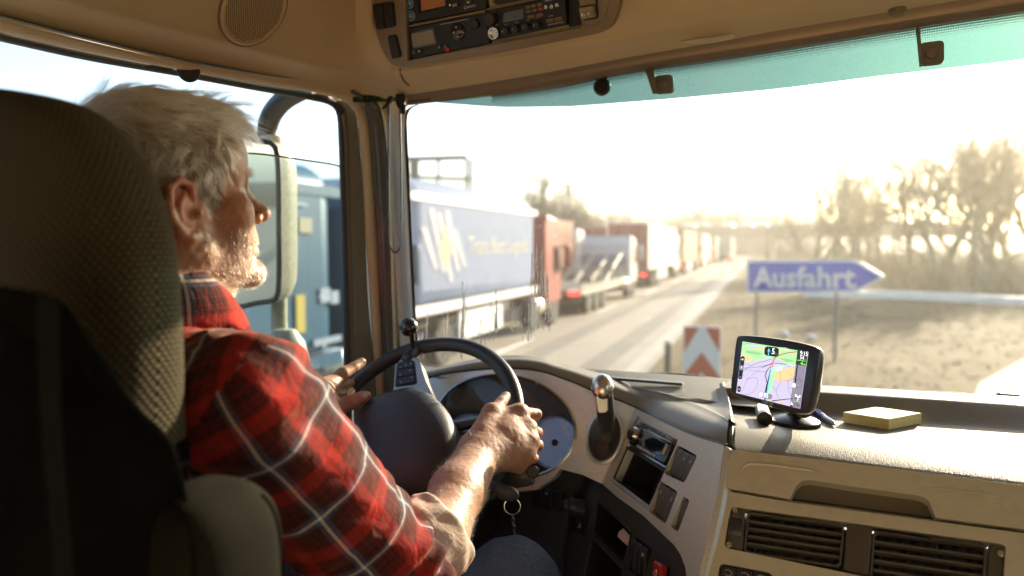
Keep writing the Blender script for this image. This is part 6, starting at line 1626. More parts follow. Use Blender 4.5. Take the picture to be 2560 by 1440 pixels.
# hairline: forehead, temple, round the ear, nape
line = np.where(fl[:, 1] > .003, np.interp(fl[:, 1], [.003, .008, .020, .030, .039, .050, .058, .070, .085], [.022, -.010, -.022, -.010, .018, .039, .062, .084, .092]), np.where(fl[:, 1] > -.049, .024, -.072))
scalp = (fl[:, 2] > line) & (ax0 < .0865) & (np.linalg.norm(fc - HC, axis=1) < .17)
earm = np.min([np.linalg.norm((np.c_[ax0, fl[:, 1:]] - A(.086, -.024, -.010)) / A(.022, .024, .038), axis=1)], 0) < 1
scalp &= ~earm
sv = np.zeros(len(BV)); np.maximum.at(sv, BF.ravel(), np.repeat(scalp.astype(float), 4)); zone[:, 3] = 1 - sv; ca.data.foreach_set('color', zone.ravel())
rg = np.random.default_rng(3)
def vn3(X, s, seed=0):
    """cheap smooth vector noise"""
    r = np.random.default_rng(seed); out = np.zeros_like(X)
    for k in range(4):
        Wm = r.normal(0, s * (1.0 + .6 * k), (3, 3)); ph = r.uniform(0, 6.28, 3); out += np.sin(X @ Wm.T + ph) / (1 + .5 * k)
    return out * .5
def nearest(X, Y):
    out = np.zeros(len(X), int)
    for i in range(0, len(X), 2000): out[i:i + 2000] = np.argmin(((X[i:i + 2000, None] - Y[None]) ** 2).sum(-1), 1)
    return out
nH, KH = 30000, 10
hP, hN = pick(scalp.astype(float), nH, rg)
l0 = (hP - HC) @ Rh; gi = rg.choice(nH, 1100, replace=False); lock = nearest(l0 + rg.normal(0, .0016, l0.shape), l0[gi])
lockv = rg.normal(0, 1, (1100, 3)); locklen = rg.uniform(.75, 1.2, 1100); locklift = rg.normal(0, .13, 1100)
def grow(P, Nn):
    """one strand per row, in head-local coordinates"""
    n = len(P); l = (P - HC) @ Rh; nl = Nn @ Rh
    top = np.clip((l[:, 2] - .055) / .05, 0, 1)[:, None]; front = np.clip((l[:, 1] + .005) / .08, 0, 1)[:, None]; back_ = np.clip((-l[:, 1] - .03) / .06, 0, 1)[:, None]
    low_ = np.clip((.02 - l[:, 2]) / .05, 0, 1)
    comb_top = A(.25, .95, .05)[None] + A(0, 0, .35) * front
    comb_side = np.c_[np.zeros(n), np.full(n, -.30), np.full(n, -.70)] + A(0, 1.05, .18) * front * .8 + A(0, -.05, -.35) * back_
    comb = comb_top * top + comb_side * (1 - top)
    comb = comb + .45 * vn3(l, 24, 2) + .24 * lockv[lock] * (.6 + .4 * top)
    d = comb - nl * np.sum(comb * nl, 1)[:, None]; d /= np.linalg.norm(d, axis=1)[:, None]
    ln = (.024 + .020 * top[:, 0] + .016 * (top * front)[:, 0] - .013 * low_) * locklen[lock] * rg.uniform(.75, 1.1, n)
    lift = np.clip(.36 + .38 * top[:, 0] * (.12 + front[:, 0]) + locklift[lock] + .08 * rg.normal(size=n) - .15 * low_, .12, 1.4)
    out = np.zeros((n, KH, 3)); cur = l - nl * .001; dirv = d + nl * lift[:, None]
    curl = lockv[lock][:, [1, 2, 0]] * .045
    for j in range(KH):
        out[:, j] = cur
        dirv = dirv / np.linalg.norm(dirv, axis=1)[:, None]
        cur = cur + dirv * (ln / (KH - 1))[:, None]
        dirv = dirv - nl * (.07 + .085 * lift)[:, None] + A(0, .02, -.045) + curl + .05 * vn3(cur, 120, 6) + (top * front) * A(0, .035, .03)
        c0_ = A(0, -.018, .048); q = (cur - c0_) / A(.0795, .1025, .0905); qn = np.linalg.norm(q, axis=1)
        f_ = qn < 1.0
        cur[f_] = c0_ + (q[f_] / qn[f_, None] * 1.006) * A(.0795, .1025, .0905)
    return out
ST = grow(hP, hN)
tt = np.linspace(0, 1, KH)[None, :, None]
loose = rg.uniform(.15, 1.0, (nH, 1, 1)) ** .5
ST = ST + (ST[gi[lock]] - ST) * (.74 * tt ** .8 * loose)
ST += rg.normal(0, .0012, (nH, 1, 3)) * tt
fly = rg.random(nH) < .015
ST[fly] += (rg.normal(0, .0035, (fly.sum(), 1, 3)) + (hN[fly] @ Rh)[:, None] * .003) * tt ** 1.5
W3 = HC + ST @ Rh.T
rad_ = np.linspace(1, .4, KH)[None, :] * rg.uniform(.00009, .00015, (nH, 1))
curves('hair', W3, rad_, HAIRM, bodyo)
def tufts(wf, n, mat, name, ln, lay, seed, curl=.3, rad=.00012, gsc=60):
    r_ = np.random.default_rng(seed); P, Nn = pick(wf, n, r_); k = 5
    d = lay(P); d = d - Nn * np.sum(d * Nn, 1)[:, None]; d /= np.linalg.norm(d, axis=1)[:, None] + 1e-9
    d = d + .5 * vn3(P, gsc, seed) + .35 * r_.normal(size=P.shape)
    dirv = Nn * .55 + d * .75; L_ = (ln * r_.uniform(.4, 1.2, n)); out = np.zeros((n, k, 3)); cur = P - Nn * .0006
    for j in range(k):
        out[:, j] = cur; dirv /= np.linalg.norm(dirv, axis=1)[:, None]; cur = cur + dirv * (L_ / (k - 1))[:, None]
        dirv = dirv + curl * (d * .4 - Nn * .25) + .12 * r_.normal(size=P.shape)
    return curves(name, out, np.linspace(1, .4, k)[None] * r_.uniform(.6, 1.2, (n, 1)) * rad, mat, bodyo)
fb = zone[:, 1][BF].mean(1)
wb_ = np.where((fb > .08) & (np.linalg.norm(fc - HC, axis=1) < .17) & (fl[:, 2] > -.140), fb ** 1.3, 0)
tufts(wb_, 9000, BEARDM, 'beard', .0065, lambda P: np.tile(Rh @ A(0, .25, -.9), (len(P), 1)), 21, rad=.00010)
brow = g(np.c_[ax0, fl[:, 1:]], (.034, .080, .026), (.016, .014, .0045)); brow[brow < .15] = 0; brow[np.linalg.norm(fc - HC, axis=1) > .17] = 0
tufts(brow, 1100, HAIRM, 'eyebrow', .011, lambda P: np.tile(Rh @ A(.8, .3, .2), (len(P), 1)), 22)
ta_ = np.clip(((fc - fe_) @ (WRI - fe_)) / np.dot(WRI - fe_, WRI - fe_), -.3, 1.4)
dl = np.linalg.norm(fc - (fe_ + ta_[:, None] * (WRI - fe_)), axis=1)
wa_ = np.where((dl < .07) & (ta_ > -.1) & (ta_ < 1.0), 1.0, 0) + np.where((dl < .06) & (ta_ >= 1.0) & (ta_ < 1.25), .10, 0)
tufts(wa_, 4200, ARMH, 'arm_hair', .010, lambda P: np.tile(nrm(WRI - fe_) * .6 + ulna * .8, (len(P), 1)), 23, curl=.35, rad=.00007, gsc=35)

# ================================================================== shirt
sh = SDF()
sh.cone(NB_ + A(0, -.015, -.02), NB_ + A(0, -.02, -.07), .072, .10, .05)
sh.cone(SHR + A(-.02, -.01, -.012), NB_ + A(.0, -.02, -.045), .071, .078, .05); sh.cone(SHL + A(.02, 0, -.012), NB_ + A(0, -.02, -.045), .071, .078, .05)
sh.ell((-.755, .53, -.42), (.200, .135, .30), None, .06); sh.ell((-.755, .55, -.68), (.205, .16, .16), None, .05)
SLE = at(1098, 1330, .992)                     # where the rolled sleeve ends
sh.cone(SHR, ELR + A(.0, -.01, .0), .0755, .074, .05); sh.cone(ELR + A(0, -.01, 0), SLE, .074, .060, .035)
sh.cone(SHL, ELL, .073, .066, .05); sh.chain([ELL, ELL * .35 + WL * .65], [.066, .048], .03)
def folds(X, d):
    t = np.clip((X - SHR) @ (ELR - SHR) / np.dot(ELR - SHR, ELR - SHR), -.3, 1.5)
    ca_ = nrm(ELR - SHR); q = X - SHR; lon = q @ ca_; e1_ = nrm(np.cross(ca_, A(0, 0, 1))); e2_ = np.cross(ca_, e1_)
    th = np.arctan2(q @ e2_, q @ e1_)
    m = np.exp(-((t - 1.0) / .30) ** 2)
    wv = .0072 * m * np.sin(lon * 150 + 2.2 * np.sin(th * 2 + 1) + 1.4 * np.sin(lon * 60))
    m2 = np.exp(-((t - .05) / .28) ** 2)
    wv += .0050 * m2 * np.sin(th * 5 + lon * 40 + 1.5 * np.sin(lon * 50))
    wv += .0040 * np.sin(X[:, 0] * 34 + 2 * np.sin(X[:, 2] * 21 + 1)) * np.sin(X[:, 2] * 27 + X[:, 1] * 30 + 1.7 * np.sin(X[:, 1] * 25))
    wv += .0014 * np.sin(X[:, 0] * 95 + 2.5 * np.sin(X[:, 2] * 60)) * np.sin(X[:, 1] * 80 + X[:, 2] * 70)
    return wv
sh.warp(folds)
# open the neck and cut the sleeve ends
sh.cone(NB_ + A(.01, .03, .00), NB_ + A(0, .0, .16), .066, .07, .01, 's')
def shirt_f(X, c=None, r=0):
    d = sh.ev(X, c, r)
    dv = nrm(SLE - ELR); e = (X - SLE) @ dv + .045; near = np.linalg.norm(X - SLE, axis=1) < .15
    return np.where(near, np.maximum(d, e), d)
SV, SF = surface(shirt_f, (-1.14, .34, -.86), (-.36, 1.30, .08), .0045)
SV = relax(SV, SF, 5)
SN_ = vnormals(SV, SF)
def plaid(name, pal=None):
    m = bpy.data.materials.new(name); m.use_nodes = True; nd, lk_, b = N(m)
    uv = nd.new('ShaderNodeUVMap'); uv.uv_map = 'cloth'
    sp_ = nd.new('ShaderNodeSeparateXYZ'); lk_.new(uv.outputs[0], sp_.inputs[0])
    def stripes(o_):
        a = nd.new('ShaderNodeMath'); a.operation = 'FRACT'; lk_.new(o_, a.inputs[0])
        r = nd.new('ShaderNodeValToRGB'); r.color_ramp.interpolation = 'CONSTANT'; cr = r.color_ramp
        R1, R2, D, W_, B_, P2 = (.42, .020, .011), (.17, .012, .009), (.045, .012, .011), (.70, .64, .58), (.055, .095, .16), (.24, .040, .028)
        if pal: R1, R2, D, W_, B_, P2 = pal
        st = [(0, R1), (.10, R2), (.13, D), (.155, R2), (.18, D), (.205, R2), (.23, D), (.30, R2), (.32, D), (.43, B_), (.475, D), (.485, W_), (.522, D), (.532, B_), (.57, D), (.68, R2), (.70, D), (.77, R2), (.795, D), (.82, R2), (.845, D), (.87, R2), (.90, R1), (.985, P2)]
        while len(cr.elements) < len(st): cr.elements.new(.5)
        for e, (p_, c_) in zip(cr.elements, st): e.position = p_; e.color = (*c_, 1)
        lk_.new(a.outputs[0], r.inputs[0]); return r.outputs[0]
    mx = nd.new('ShaderNodeMix'); mx.data_type = 'RGBA'
    # twill: which of the two yarns shows, on a fine diagonal
    tw = nd.new('ShaderNodeMath'); tw.operation = 'ADD'; lk_.new(sp_.outputs[0], tw.inputs[0]); lk_.new(sp_.outputs[1], tw.inputs[1])
    t2_ = nd.new('ShaderNodeMath'); t2_.operation = 'MULTIPLY'; t2_.inputs[1].default_value = 95 * 6.283; lk_.new(tw.outputs[0], t2_.inputs[0])
    t3_ = nd.new('ShaderNodeMath'); t3_.operation = 'SINE'; lk_.new(t2_.outputs[0], t3_.inputs[0])
    t4_ = nd.new('ShaderNodeMapRange'); t4_.inputs[1].default_value = -.5; t4_.inputs[2].default_value = .5; t4_.inputs[3].default_value = .35; t4_.inputs[4].default_value = .65; lk_.new(t3_.outputs[0], t4_.inputs[0])
    lk_.new(t4_.outputs[0], mx.inputs[0]); lk_.new(stripes(sp_.outputs[0]), mx.inputs[6]); lk_.new(stripes(sp_.outputs[1]), mx.inputs[7])
    tc = nd.new('ShaderNodeTexCoord'); n = nd.new('ShaderNodeTexNoise'); n.inputs['Scale'].default_value = 220; n.inputs['Detail'].default_value = 4; lk_.new(tc.outputs['Object'], n.inputs[0])
    r2 = nd.new('ShaderNodeMapRange'); r2.inputs[3].default_value = .72; r2.inputs[4].default_value = 1.28; lk_.new(n.outputs[0], r2.inputs[0])
    v = nd.new('ShaderNodeVectorMath'); v.operation = 'SCALE'; lk_.new(mx.outputs[2], v.inputs[0]); lk_.new(r2.outputs[0], v.inputs['Scale'])
    lk_.new(v.outputs[0], b.inputs['Base Color']); b.inputs['Roughness'].default_value = .85; b.inputs['Sheen Weight'].default_value = .25; b.inputs['Sheen Roughness'].default_value = .4
    b.inputs['Sheen Tint'].default_value = (1, .55, .4, 1); b.inputs['Specular IOR Level'].default_value = .15
    bp = nd.new('ShaderNodeBump'); bp.inputs['Strength'].default_value = .35; bp.inputs['Distance'].default_value = .0012; lk_.new(n.outputs[0], bp.inputs['Height'])
    w2_ = nd.new('ShaderNodeTexNoise'); w2_.inputs['Scale'].default_value = 34; w2_.inputs['Detail'].default_value = 3; w2_.inputs['Distortion'].default_value = .8; lk_.new(tc.outputs['Object'], w2_.inputs[0])
    bp2 = nd.new('ShaderNodeBump'); bp2.inputs['Strength'].default_value = .5; bp2.inputs['Distance'].default_value = .006; lk_.new(w2_.outputs[0], bp2.inputs['Height']); lk_.new(bp2.outputs[0], bp.inputs['Normal'])
    lk_.new(bp.outputs[0], b.inputs['Normal'])
    return m
PLAID = plaid('plaid_cloth'); PLAID_IN = plaid('plaid_cloth_inside', ((.66, .50, .40), (.62, .47, .37), (.50, .40, .33), (.74, .68, .60), (.50, .47, .45), (.64, .5, .4)))
def cloth_uv(ob, V, F, frame):
    """frame: function(points) -> (n,2); evaluated per face corner with the face's own part of the garment"""
    uvl = ob.data.uv_layers.new(name='cloth'); nl = len(ob.data.loops); vi = np.zeros(nl, np.int32); ob.data.loops.foreach_get('vertex_index', vi)
    co = np.zeros(len(ob.data.vertices) * 3, np.float32); ob.data.vertices.foreach_get('co', co); co = co.reshape(-1, 3)
    nf = len(ob.data.polygons); lt = np.zeros(nf, np.int32); ob.data.polygons.foreach_get('loop_total', lt)
    fid = np.repeat(np.arange(nf), lt); cen = np.zeros((nf, 3)); np.add.at(cen, fid, co[vi]); cen /= lt[:, None]
    uvl.data.foreach_set('uv', frame(co[vi].astype(float), cen[fid]).astype(np.float32).ravel())
PER = .100
def shirt_frame(X, Cn):
    out = np.zeros((len(X), 2))
    def sleeve(a, b_, c_):
        t = (X - a) @ nrm(b_ - a); ax = nrm(b_ - a); e1_ = nrm(np.cross(ax, A(.2, .3, 1))); e2_ = np.cross(ax, e1_)
        th = np.arctan2((X - a) @ e2_, (X - a) @ e1_); thc = np.arctan2((Cn - a) @ e2_, (Cn - a) @ e1_)
        th = np.where(th - thc > pi, th - 2 * pi, np.where(th - thc < -pi, th + 2 * pi, th))
        # angle kept on one branch that opens underneath
        return np.c_[th * .074 / PER + .13, t / PER + .22]
    ts = (Cn - SHR) @ nrm(ELR - SHR); isr = (Cn[:, 0] - .35 * (Cn[:, 2] + .18)) > -.545
    us = sleeve(SHR, ELR, 0); ul = sleeve(SHL, ELL, 0)
    ut = np.c_[(X[:, 0] + .35 * (X[:, 1] - .53)) / PER + .42, (X[:, 2] - .55 * (X[:, 1] - .53)) / PER + .3]
    isl = (Cn[:, 0] < -.955)
    return np.where(isr[:, None], us, np.where(isl[:, None], ul, ut))
shirt = fastmesh('shirt', SV, SF, PLAID, driver); shirt['label'] = 'red plaid flannel shirt with rolled sleeve'
cloth_uv(shirt, SV, SF, shirt_frame)
# stand-up collar
def collar():
    c_ = NB_ + A(.012, .020, .030); G = []
    nn = 64
    for i in range(nn):
        a = radians(90 + 20) + radians(320) * i / (nn - 1)
        # opening at the front (towards +y)
        dx, dy = cos(a), sin(a)
        rr = .073; fr = max(0, dy)
        base = c_ + A(dx * (rr + .006), dy * (rr + .008) + .0, -.050 - .030 * fr)
        top_ = c_ + A(dx * (rr + .001), dy * (rr + .002) - .004, .042 - .058 * fr)
        fold = top_ + A(dx * .008, dy * .008, .002)
        out_ = c_ + A(dx * (rr + .026 + .010 * fr), dy * (rr + .026 + .02 * fr), -.022 - .060 * fr ** 1.5)
        mid_ = (fold * .5 + out_ * .5) + A(dx * .005, dy * .005, .003)
        G.append([base, base * .5 + top_ * .5, top_, fold, mid_, out_])
    return cat2(np.array(G))
def cat2(G): return np.array([cat(r, 18) for r in G])
CG = collar(); CG += .0018 * np.sin(CG[..., :1] * 160 + CG[..., 1:2] * 110) * A(0, 0, 1)
cv, cf = grid(CG)
col_o = mesh('collar', cv, cf, PLAID, shirt, fix=False, angle=0)
so = col_o.modifiers.new('thick', 'SOLIDIFY'); so.thickness = .0022
def col_frame(X, Cn):
    q = X - NB_; th = np.arctan2(q[:, 0], -q[:, 1]); thc = np.arctan2((Cn - NB_)[:, 0], -(Cn - NB_)[:, 1])
    th = np.where(th - thc > pi, th - 2 * pi, np.where(th - thc < -pi, th + 2 * pi, th))
    return np.c_[th * .085 / PER + .33, q[:, 2] / PER + .86]
cloth_uv(col_o, None, None, col_frame)
# rolled cuff showing the pale inside of the cloth
ca_ = nrm(SLE - ELR); T0 = SLE - ca_ * .060; T1 = SLE + ca_ * .006
e1c = nrm(np.cross(ca_, A(0, 0, 1))); e2c = np.cross(ca_, e1c)
G = []
for i in range(73):
    a = 2 * pi * i / 72; dr = e1c * cos(a) + e2c * sin(a); wob = .0025 * sin(3 * a + .7) + .0016 * sin(7 * a)
    r0_ = .0600 + wob
    G.append([T0 + dr * (r0_ + .0035) + ca_ * .004 * sin(2 * a), T0 + dr * (r0_ + .0075), (T0 * .6 + T1 * .4) + dr * (r0_ + .0065 + .002 * sin(5 * a + 2)), T1 - ca_ * .008 + dr * (r0_ + .004), T1 + dr * (r0_ - .002), T1 - ca_ * .004 + dr * (r0_ - .009), T1 - ca_ * .03 + dr * (r0_ - .014)])
CF = np.array([cat(r, 22) for r in G])
for i_ in range(CF.shape[0]):
    for j_ in range(CF.shape[1] - 6):
        p_ = CF[i_, j_]; CF[i_, j_] = p_ + nrm(p_ - SLE - ca_ * np.dot(p_ - SLE, ca_)) * .0022 * sin(j_ * .9 + 2.1 * sin(i_ * .26)) * sin(i_ * .35 + 1)
cuff = mesh('cuff', *grid(CF), PLAID_IN, shirt, fix=False, angle=0, label='pale inside of the rolled up sleeve')
def cuff_frame(X, Cn):
    th = np.arctan2((X - SLE) @ e2c, (X - SLE) @ e1c); tc2 = np.arctan2((Cn - SLE) @ e2c, (Cn - SLE) @ e1c)
    th = np.where(th - tc2 > pi, th - 2 * pi, np.where(th - tc2 < -pi, th + 2 * pi, th)); return np.c_[th * .06 / PER + .1, ((X - SLE) @ ca_) / PER + .4]
cloth_uv(cuff, None, None, cuff_frame)
# ---- jeans
je = SDF()
je.cone((-.63, .62, -.70), (-.452, 1.01, -.575), .105, .078, .03); je.cone((-.452, 1.01, -.575), (-.44, 1.16, -.98), .078, .062, .03)
je.cone((-.87, .62, -.70), (-.96, 1.01, -.575), .105, .078, .03); je.cone((-.96, 1.01, -.575), (-.97, 1.16, -.98), .078, .062, .03)
je.ell((-.75, .56, -.78), (.20, .16, .12), None, .05)
je.warp(lambda X, d: .0025 * np.sin(X[:, 1] * 60 + 2 * np.sin(X[:, 0] * 40)) * np.sin(X[:, 0] * 50 + X[:, 2] * 33))
JV, JF = surface(je.ev, (-1.1, .36, -1.1), (-.33, 1.26, -.46), .007)
DEN = M('denim', (.055, .080, .125), .85, noise=(700, .5, 2, (1, .12, 1)), bump=('n', 500, .4, .0008))
jo = fastmesh('jeans', relax(JV, JF, 1), JF, DEN, driver); jo['label'] = 'faded blue jeans'

# ================================================================== DRIVER'S SEAT
seat = thing('driver_seat', 'high backed driver seat with olive woven cover and folded armrest', 'seat', (-.75, .42, -1.1))
WEAVE = bpy.data.materials.new('woven_cover'); WEAVE.use_nodes = True
def weave_nodes(m, c1, c2, sc=1.0):
    nd, lk_, b = N(m)
    uv = nd.new('ShaderNodeUVMap'); uv.uv_map = 'weave'; sp_ = nd.new('ShaderNodeSeparateXYZ'); lk_.new(uv.outputs[0], sp_.inputs[0])
    def mth(op, a, b_=None):
        q = nd.new('ShaderNodeMath'); q.operation = op
        for i, v in enumerate((a, b_)):
            if v is None: continue
            if hasattr(v, 'links'): lk_.new(v, q.inputs[i])
            else: q.inputs[i].default_value = v
        return q.outputs[0]
    # staggered knit bumps
    row = mth('FLOOR', mth('MULTIPLY', sp_.outputs[1], 1.0)); odd = mth('MULTIPLY', mth('MODULO', row, 2.0), .5)
    fu = mth('SUBTRACT', mth('FRACT', mth('ADD', sp_.outputs[0], odd)), .5); fv = mth('SUBTRACT', mth('FRACT', sp_.outputs[1]), .5)
    r2 = mth('ADD', mth('POWER', mth('ABSOLUTE', mth('MULTIPLY', fu, 1.9)), 2.2), mth('POWER', mth('ABSOLUTE', mth('MULTIPLY', fv, 1.9)), 2.2))
    hgt = mth('SUBTRACT', 1.0, mth('MINIMUM', r2, 1.0))
    mx = nd.new('ShaderNodeMix'); mx.data_type = 'RGBA'; lk_.new(mth('POWER', hgt, .8), mx.inputs[0]); mx.inputs[6].default_value = (*c1, 1); mx.inputs[7].default_value = (*c2, 1)
    tc = nd.new('ShaderNodeTexCoord'); n = nd.new('ShaderNodeTexNoise'); n.inputs['Scale'].default_value = 700; n.inputs['Detail'].default_value = 3; lk_.new(tc.outputs['Object'], n.inputs[0])
    rr_ = nd.new('ShaderNodeMapRange'); rr_.inputs[3].default_value = .6; rr_.inputs[4].default_value = 1.4; lk_.new(n.outputs[0], rr_.inputs[0])
    v = nd.new('ShaderNodeVectorMath'); v.operation = 'SCALE'; lk_.new(mx.outputs[2], v.inputs[0]); lk_.new(rr_.outputs[0], v.inputs['Scale']); lk_.new(v.outputs[0], b.inputs['Base Color'])
    b.inputs['Roughness'].default_value = .9; b.inputs['Sheen Weight'].default_value = .06; b.inputs['Specular IOR Level'].default_value = .08
    bp = nd.new('ShaderNodeBump'); bp.inputs['Strength'].default_value = .9; bp.inputs['Distance'].default_value = .0026; lk_.new(hgt, bp.inputs['Height']); lk_.new(bp.outputs[0], b.inputs['Normal'])
weave_nodes(WEAVE, (.012, .010, .006), (.105, .083, .042))
SEATK = M('seat_shell', (.0065, .006, .005), .85, noise=(40, .2, 3), bump=('n', 400, .3, .001), spec=0)
BELT = M('belt_webbing', (.010, .0095, .009), .8, spec=.05)
OLIVE = M('armrest_cloth', (.012, .0105, .006), .9, noise=(500, .35, 3), bump=('n', 480, .5, .0012), sheen=.0, spec=.08)
def rings(tab, cx, n=64, ex=2.6, zz=None):
    G = []
    for z, hw, y0, y1, cxo in tab:
        r = []
        for j in range(n):
            a = 2 * pi * j / n; ca_, sa_ = cos(a), sin(a)
            r.append((cx + cxo + hw * np.sign(ca_) * abs(ca_) ** (2 / ex), (y0 + y1) / 2 + (y1 - y0) / 2 * np.sign(sa_) * abs(sa_) ** (2 / ex), z))
        G.append(r)
    G = np.array(G, float)
    G = np.array([cat(G[:, j], 70) for j in range(n)]).transpose(1, 0, 2)
    return G
def ringmesh(name, G, mat, parent, uvn=None, su=1, sv=1, close=True):
    m_, n = G.shape[:2]; V = G.reshape(-1, 3)
    F = [(i * n + j, i * n + (j + 1) % n, (i + 1) * n + (j + 1) % n, (i + 1) * n + j) for i in range(m_ - 1) for j in range(n)]
    F += [tuple(range(n))[::-1], tuple((m_ - 1) * n + j for j in range(n))]
    o = mesh(name, V, F, mat, parent, fix=False, angle=0)
    if uvn:
        per = np.r_[0, np.cumsum(np.linalg.norm(np.diff(np.vstack([G[m_ // 2], G[m_ // 2][:1]]), axis=0), axis=1))]
        hl_ = np.r_[0, np.cumsum(np.linalg.norm(np.diff(G[:, 0], axis=0), axis=1))]
        uvl = o.data.uv_layers.new(name=uvn)
        for p in o.data.polygons:
            js = [v % n for v in p.vertices]; wrap = max(js) - min(js) > n // 2
            for li, v in zip(p.loop_indices, p.vertices):
                j = v % n; uvl.data[li].uv = ((per[-1] if wrap and j == 0 else per[j]) * su, hl_[v // n] * sv)
    return o
# tall back with built-in headrest: (z, half width, y back, y front, x shift)
tab = [(-.20, .235, .33, .50, .0), (-.165, .238, .33, .495, .0), (-.127, .243, .335, .49, .0), (-.061, .245, .34, .485, 0), (.005, .238, .345, .48, 0), (.055, .216, .35, .475, -.004), (.092, .183, .355, .47, -.008), (.115, .145, .362, .463, -.014), (.129, .09, .375, .45, -.02), (.134, .03, .395, .43, -.022)]
tab = [(z + .018, h - .036, a, b_, c_) for z, h, a, b_, c_ in tab]
hb = rings(tab, -.730)
ringmesh('headrest', hb, WEAVE, seat, 'weave', 1 / .0062, 1 / .0050)
tab = [(-1.0, .20, .30, .50, 0), (-.7, .20, .30, .505, 0), (-.45, .20, .315, .50, 0), (-.28, .195, .33, .49, .0), (-.19, .185, .345, .48, 0), (-.15, .17, .36, .47, 0)]
ringmesh('backrest', rings(tab, -.735), SEATK, seat)
# diagonal lower edge of the cover: dark yoke over the back of the seat
yk = [at(-120, 700, .47), at(0, 722, .475), at(140, 752, .485), at(205, 830, .492), at(270, 930, .505), at(340, 1020, .52), at(412, 1092, .545), at(448, 1180, .555), at(470, 1320, .56), at(470, 1600, .56), at(-120, 1700, .47)]
shell = plate('seat_shell', np.array(yk), [], -nrm(at(200, 1000, 1)), .01, SEATK, seat, bevel=.003)
bl = [at(212, 1080, .478), at(262, 1090, .484), at(300, 1400, .484), at(330, 1600, .48), at(240, 1600, .47)]
# belt strap hanging down the back
mesh('belt', *loftg([np.array([at(150, 740, .47), at(150, 950, .47), at(160, 1150, .47), at(185, 1440, .465), at(200, 1700, .46)]), np.array([at(90, 740, .468), at(95, 950, .466), at(110, 1150, .466), at(135, 1440, .462), at(150, 1700, .458)])], 30, 4, True), BELT, seat, fix=False)
# folded armrest on the inner side
arm = []
for z, hw, y0, y1, cxo in [(-.60, .052, .36, .475, -.022), (-.40, .052, .36, .475, -.02), (-.30, .050, .36, .475, -.012), (-.255, .047, .362, .472, -.010), (-.228, .042, .366, .466, -.012), (-.212, .033, .375, .455, -.02), (-.205, .018, .39, .44, -.03)]:
    arm.append((z, hw, y0, y1, cxo))
ringmesh('armrest', rings([(z, h * .82, a, b_, c_) for z, h, a, b_, c_ in arm], -.452, 40, 2.8), OLIVE, seat)
mesh('cushion', *boxg((-.75, .62, -.86), .50, .50, .14), SEATK, seat, bevel=.04, bseg=4)
mesh('pedestal', *boxg((-.75, .6, -1.02), .40, .40, .22), SEATK, seat, bevel=.02)

G_ = rings([(z, h * .82 + .0005, a, b_, c_) for z, h, a, b_, c_ in arm], -.452, 40, 2.8)
for j in (4, 34): mesh('armrest_seam', *tubeg(G_[10:62, j], .0016, 5), SEATK, seat)
mesh('shell_piping', *tubeg(cat(np.array(yk[:10]) * .992, 60), .0022, 6), SEATK, seat)

# ================================================================== LOOSE THINGS IN THE CAB
# ---- wipers parked below the glass (outside)
wp = thing('windscreen_wiper', 'black windscreen wiper lying along the foot of the glass', 'wiper', tuple(at(1600, 950, 1.75)))
WPM = M('wiper_black', (.03, .03, .028), .4)
def wpt(u, v, off): return onws(u, v, -off)
mesh('blade', *tubeg(cat(np.array([wpt(1480, 933, .02), wpt(1600, 934, .02), wpt(1712, 937, .02), wpt(1830, 955, .02)]), 20), .0035, 6), WPM, wp)
mesh('frame', *tubeg(cat(np.array([wpt(1500, 941, .035), wpt(1600, 948, .035), wpt(1700, 945, .035), wpt(1830, 957, .035)]), 20), .004, 6), WPM, wp)
mesh('arm', *tubeg(cat(np.array([wpt(1530, 944, .05), wpt(1600, 954, .05), wpt(1680, 966, .05), wpt(1835, 976, .05)]), 20), .006, 6), WPM, wp)
for u, v in ((1560, 941), (1605, 948), (1645, 944), (1706, 942), (1740, 958), (1790, 962)):
    mesh('claw', *boxg(wpt(u, v, .03), .022, .012, .012), WPM, wp, bevel=.002)
wp2 = thing('windscreen_wiper', 'second wiper at the right, only its arm showing above the ledge', 'wiper', tuple(at(2300, 985, 1.5)))
mesh('arm', *tubeg(cat(np.array([wpt(2160, 978, .03), wpt(2250, 980, .03), wpt(2420, 990, .03), wpt(2600, 1000, .03)]), 16), .0045, 6), WPM, wp2)
mesh('blade', *tubeg(cat(np.array([wpt(2165, 976, .02), wpt(2300, 980, .02), wpt(2415, 985, .02)]), 16), .003, 6), WPM, wp2)
mesh('pivot', *boxg(wpt(2520, 994, .03), .036, .02, .018), WPM, wp2, bevel=.004)

# ---- navigation device
PNv = plane(at(1935, 935, 1.150), (-.560, -.790, .25)); NN = PNv[1]
nav = thing('navigation_device', 'black sat nav showing a map on a round dashboard mount', 'sat nav', tuple(fixz(1988, 1062, -.316)))
nb = [(1848, 838), (1945, 846), (2033, 864), (2047, 878), (2040, 950), (2026, 1015), (2016, 1032), (1990, 1034), (1920, 1015), (1842, 990), (1827, 975), (1832, 920), (1840, 850)]
nbq = cat(quad(nb, PNv), 64, True)
NAVB = M('nav_black', (.020, .018, .016), .32, coat=.2)
cN = nbq.mean(0)
ringsN = [cN + (nbq - cN) * .80 - NN * .026, cN + (nbq - cN) * .95 - NN * .022, nbq * 1 - NN * .012, nbq - NN * .003, cN + (nbq - cN) * .985, cN + (nbq - cN) * .955 + NN * .0006]
n_ = 64; V = np.vstack(ringsN); F = [(i * n_ + j, i * n_ + (j + 1) % n_, (i + 1) * n_ + (j + 1) % n_, (i + 1) * n_ + j) for i in range(5) for j in range(n_)] + [tuple(range(n_))[::-1], tuple(5 * n_ + j for j in range(n_))]
mesh('case', V, F, NAVB, nav, angle=50)
NX, NY = 1780, 820
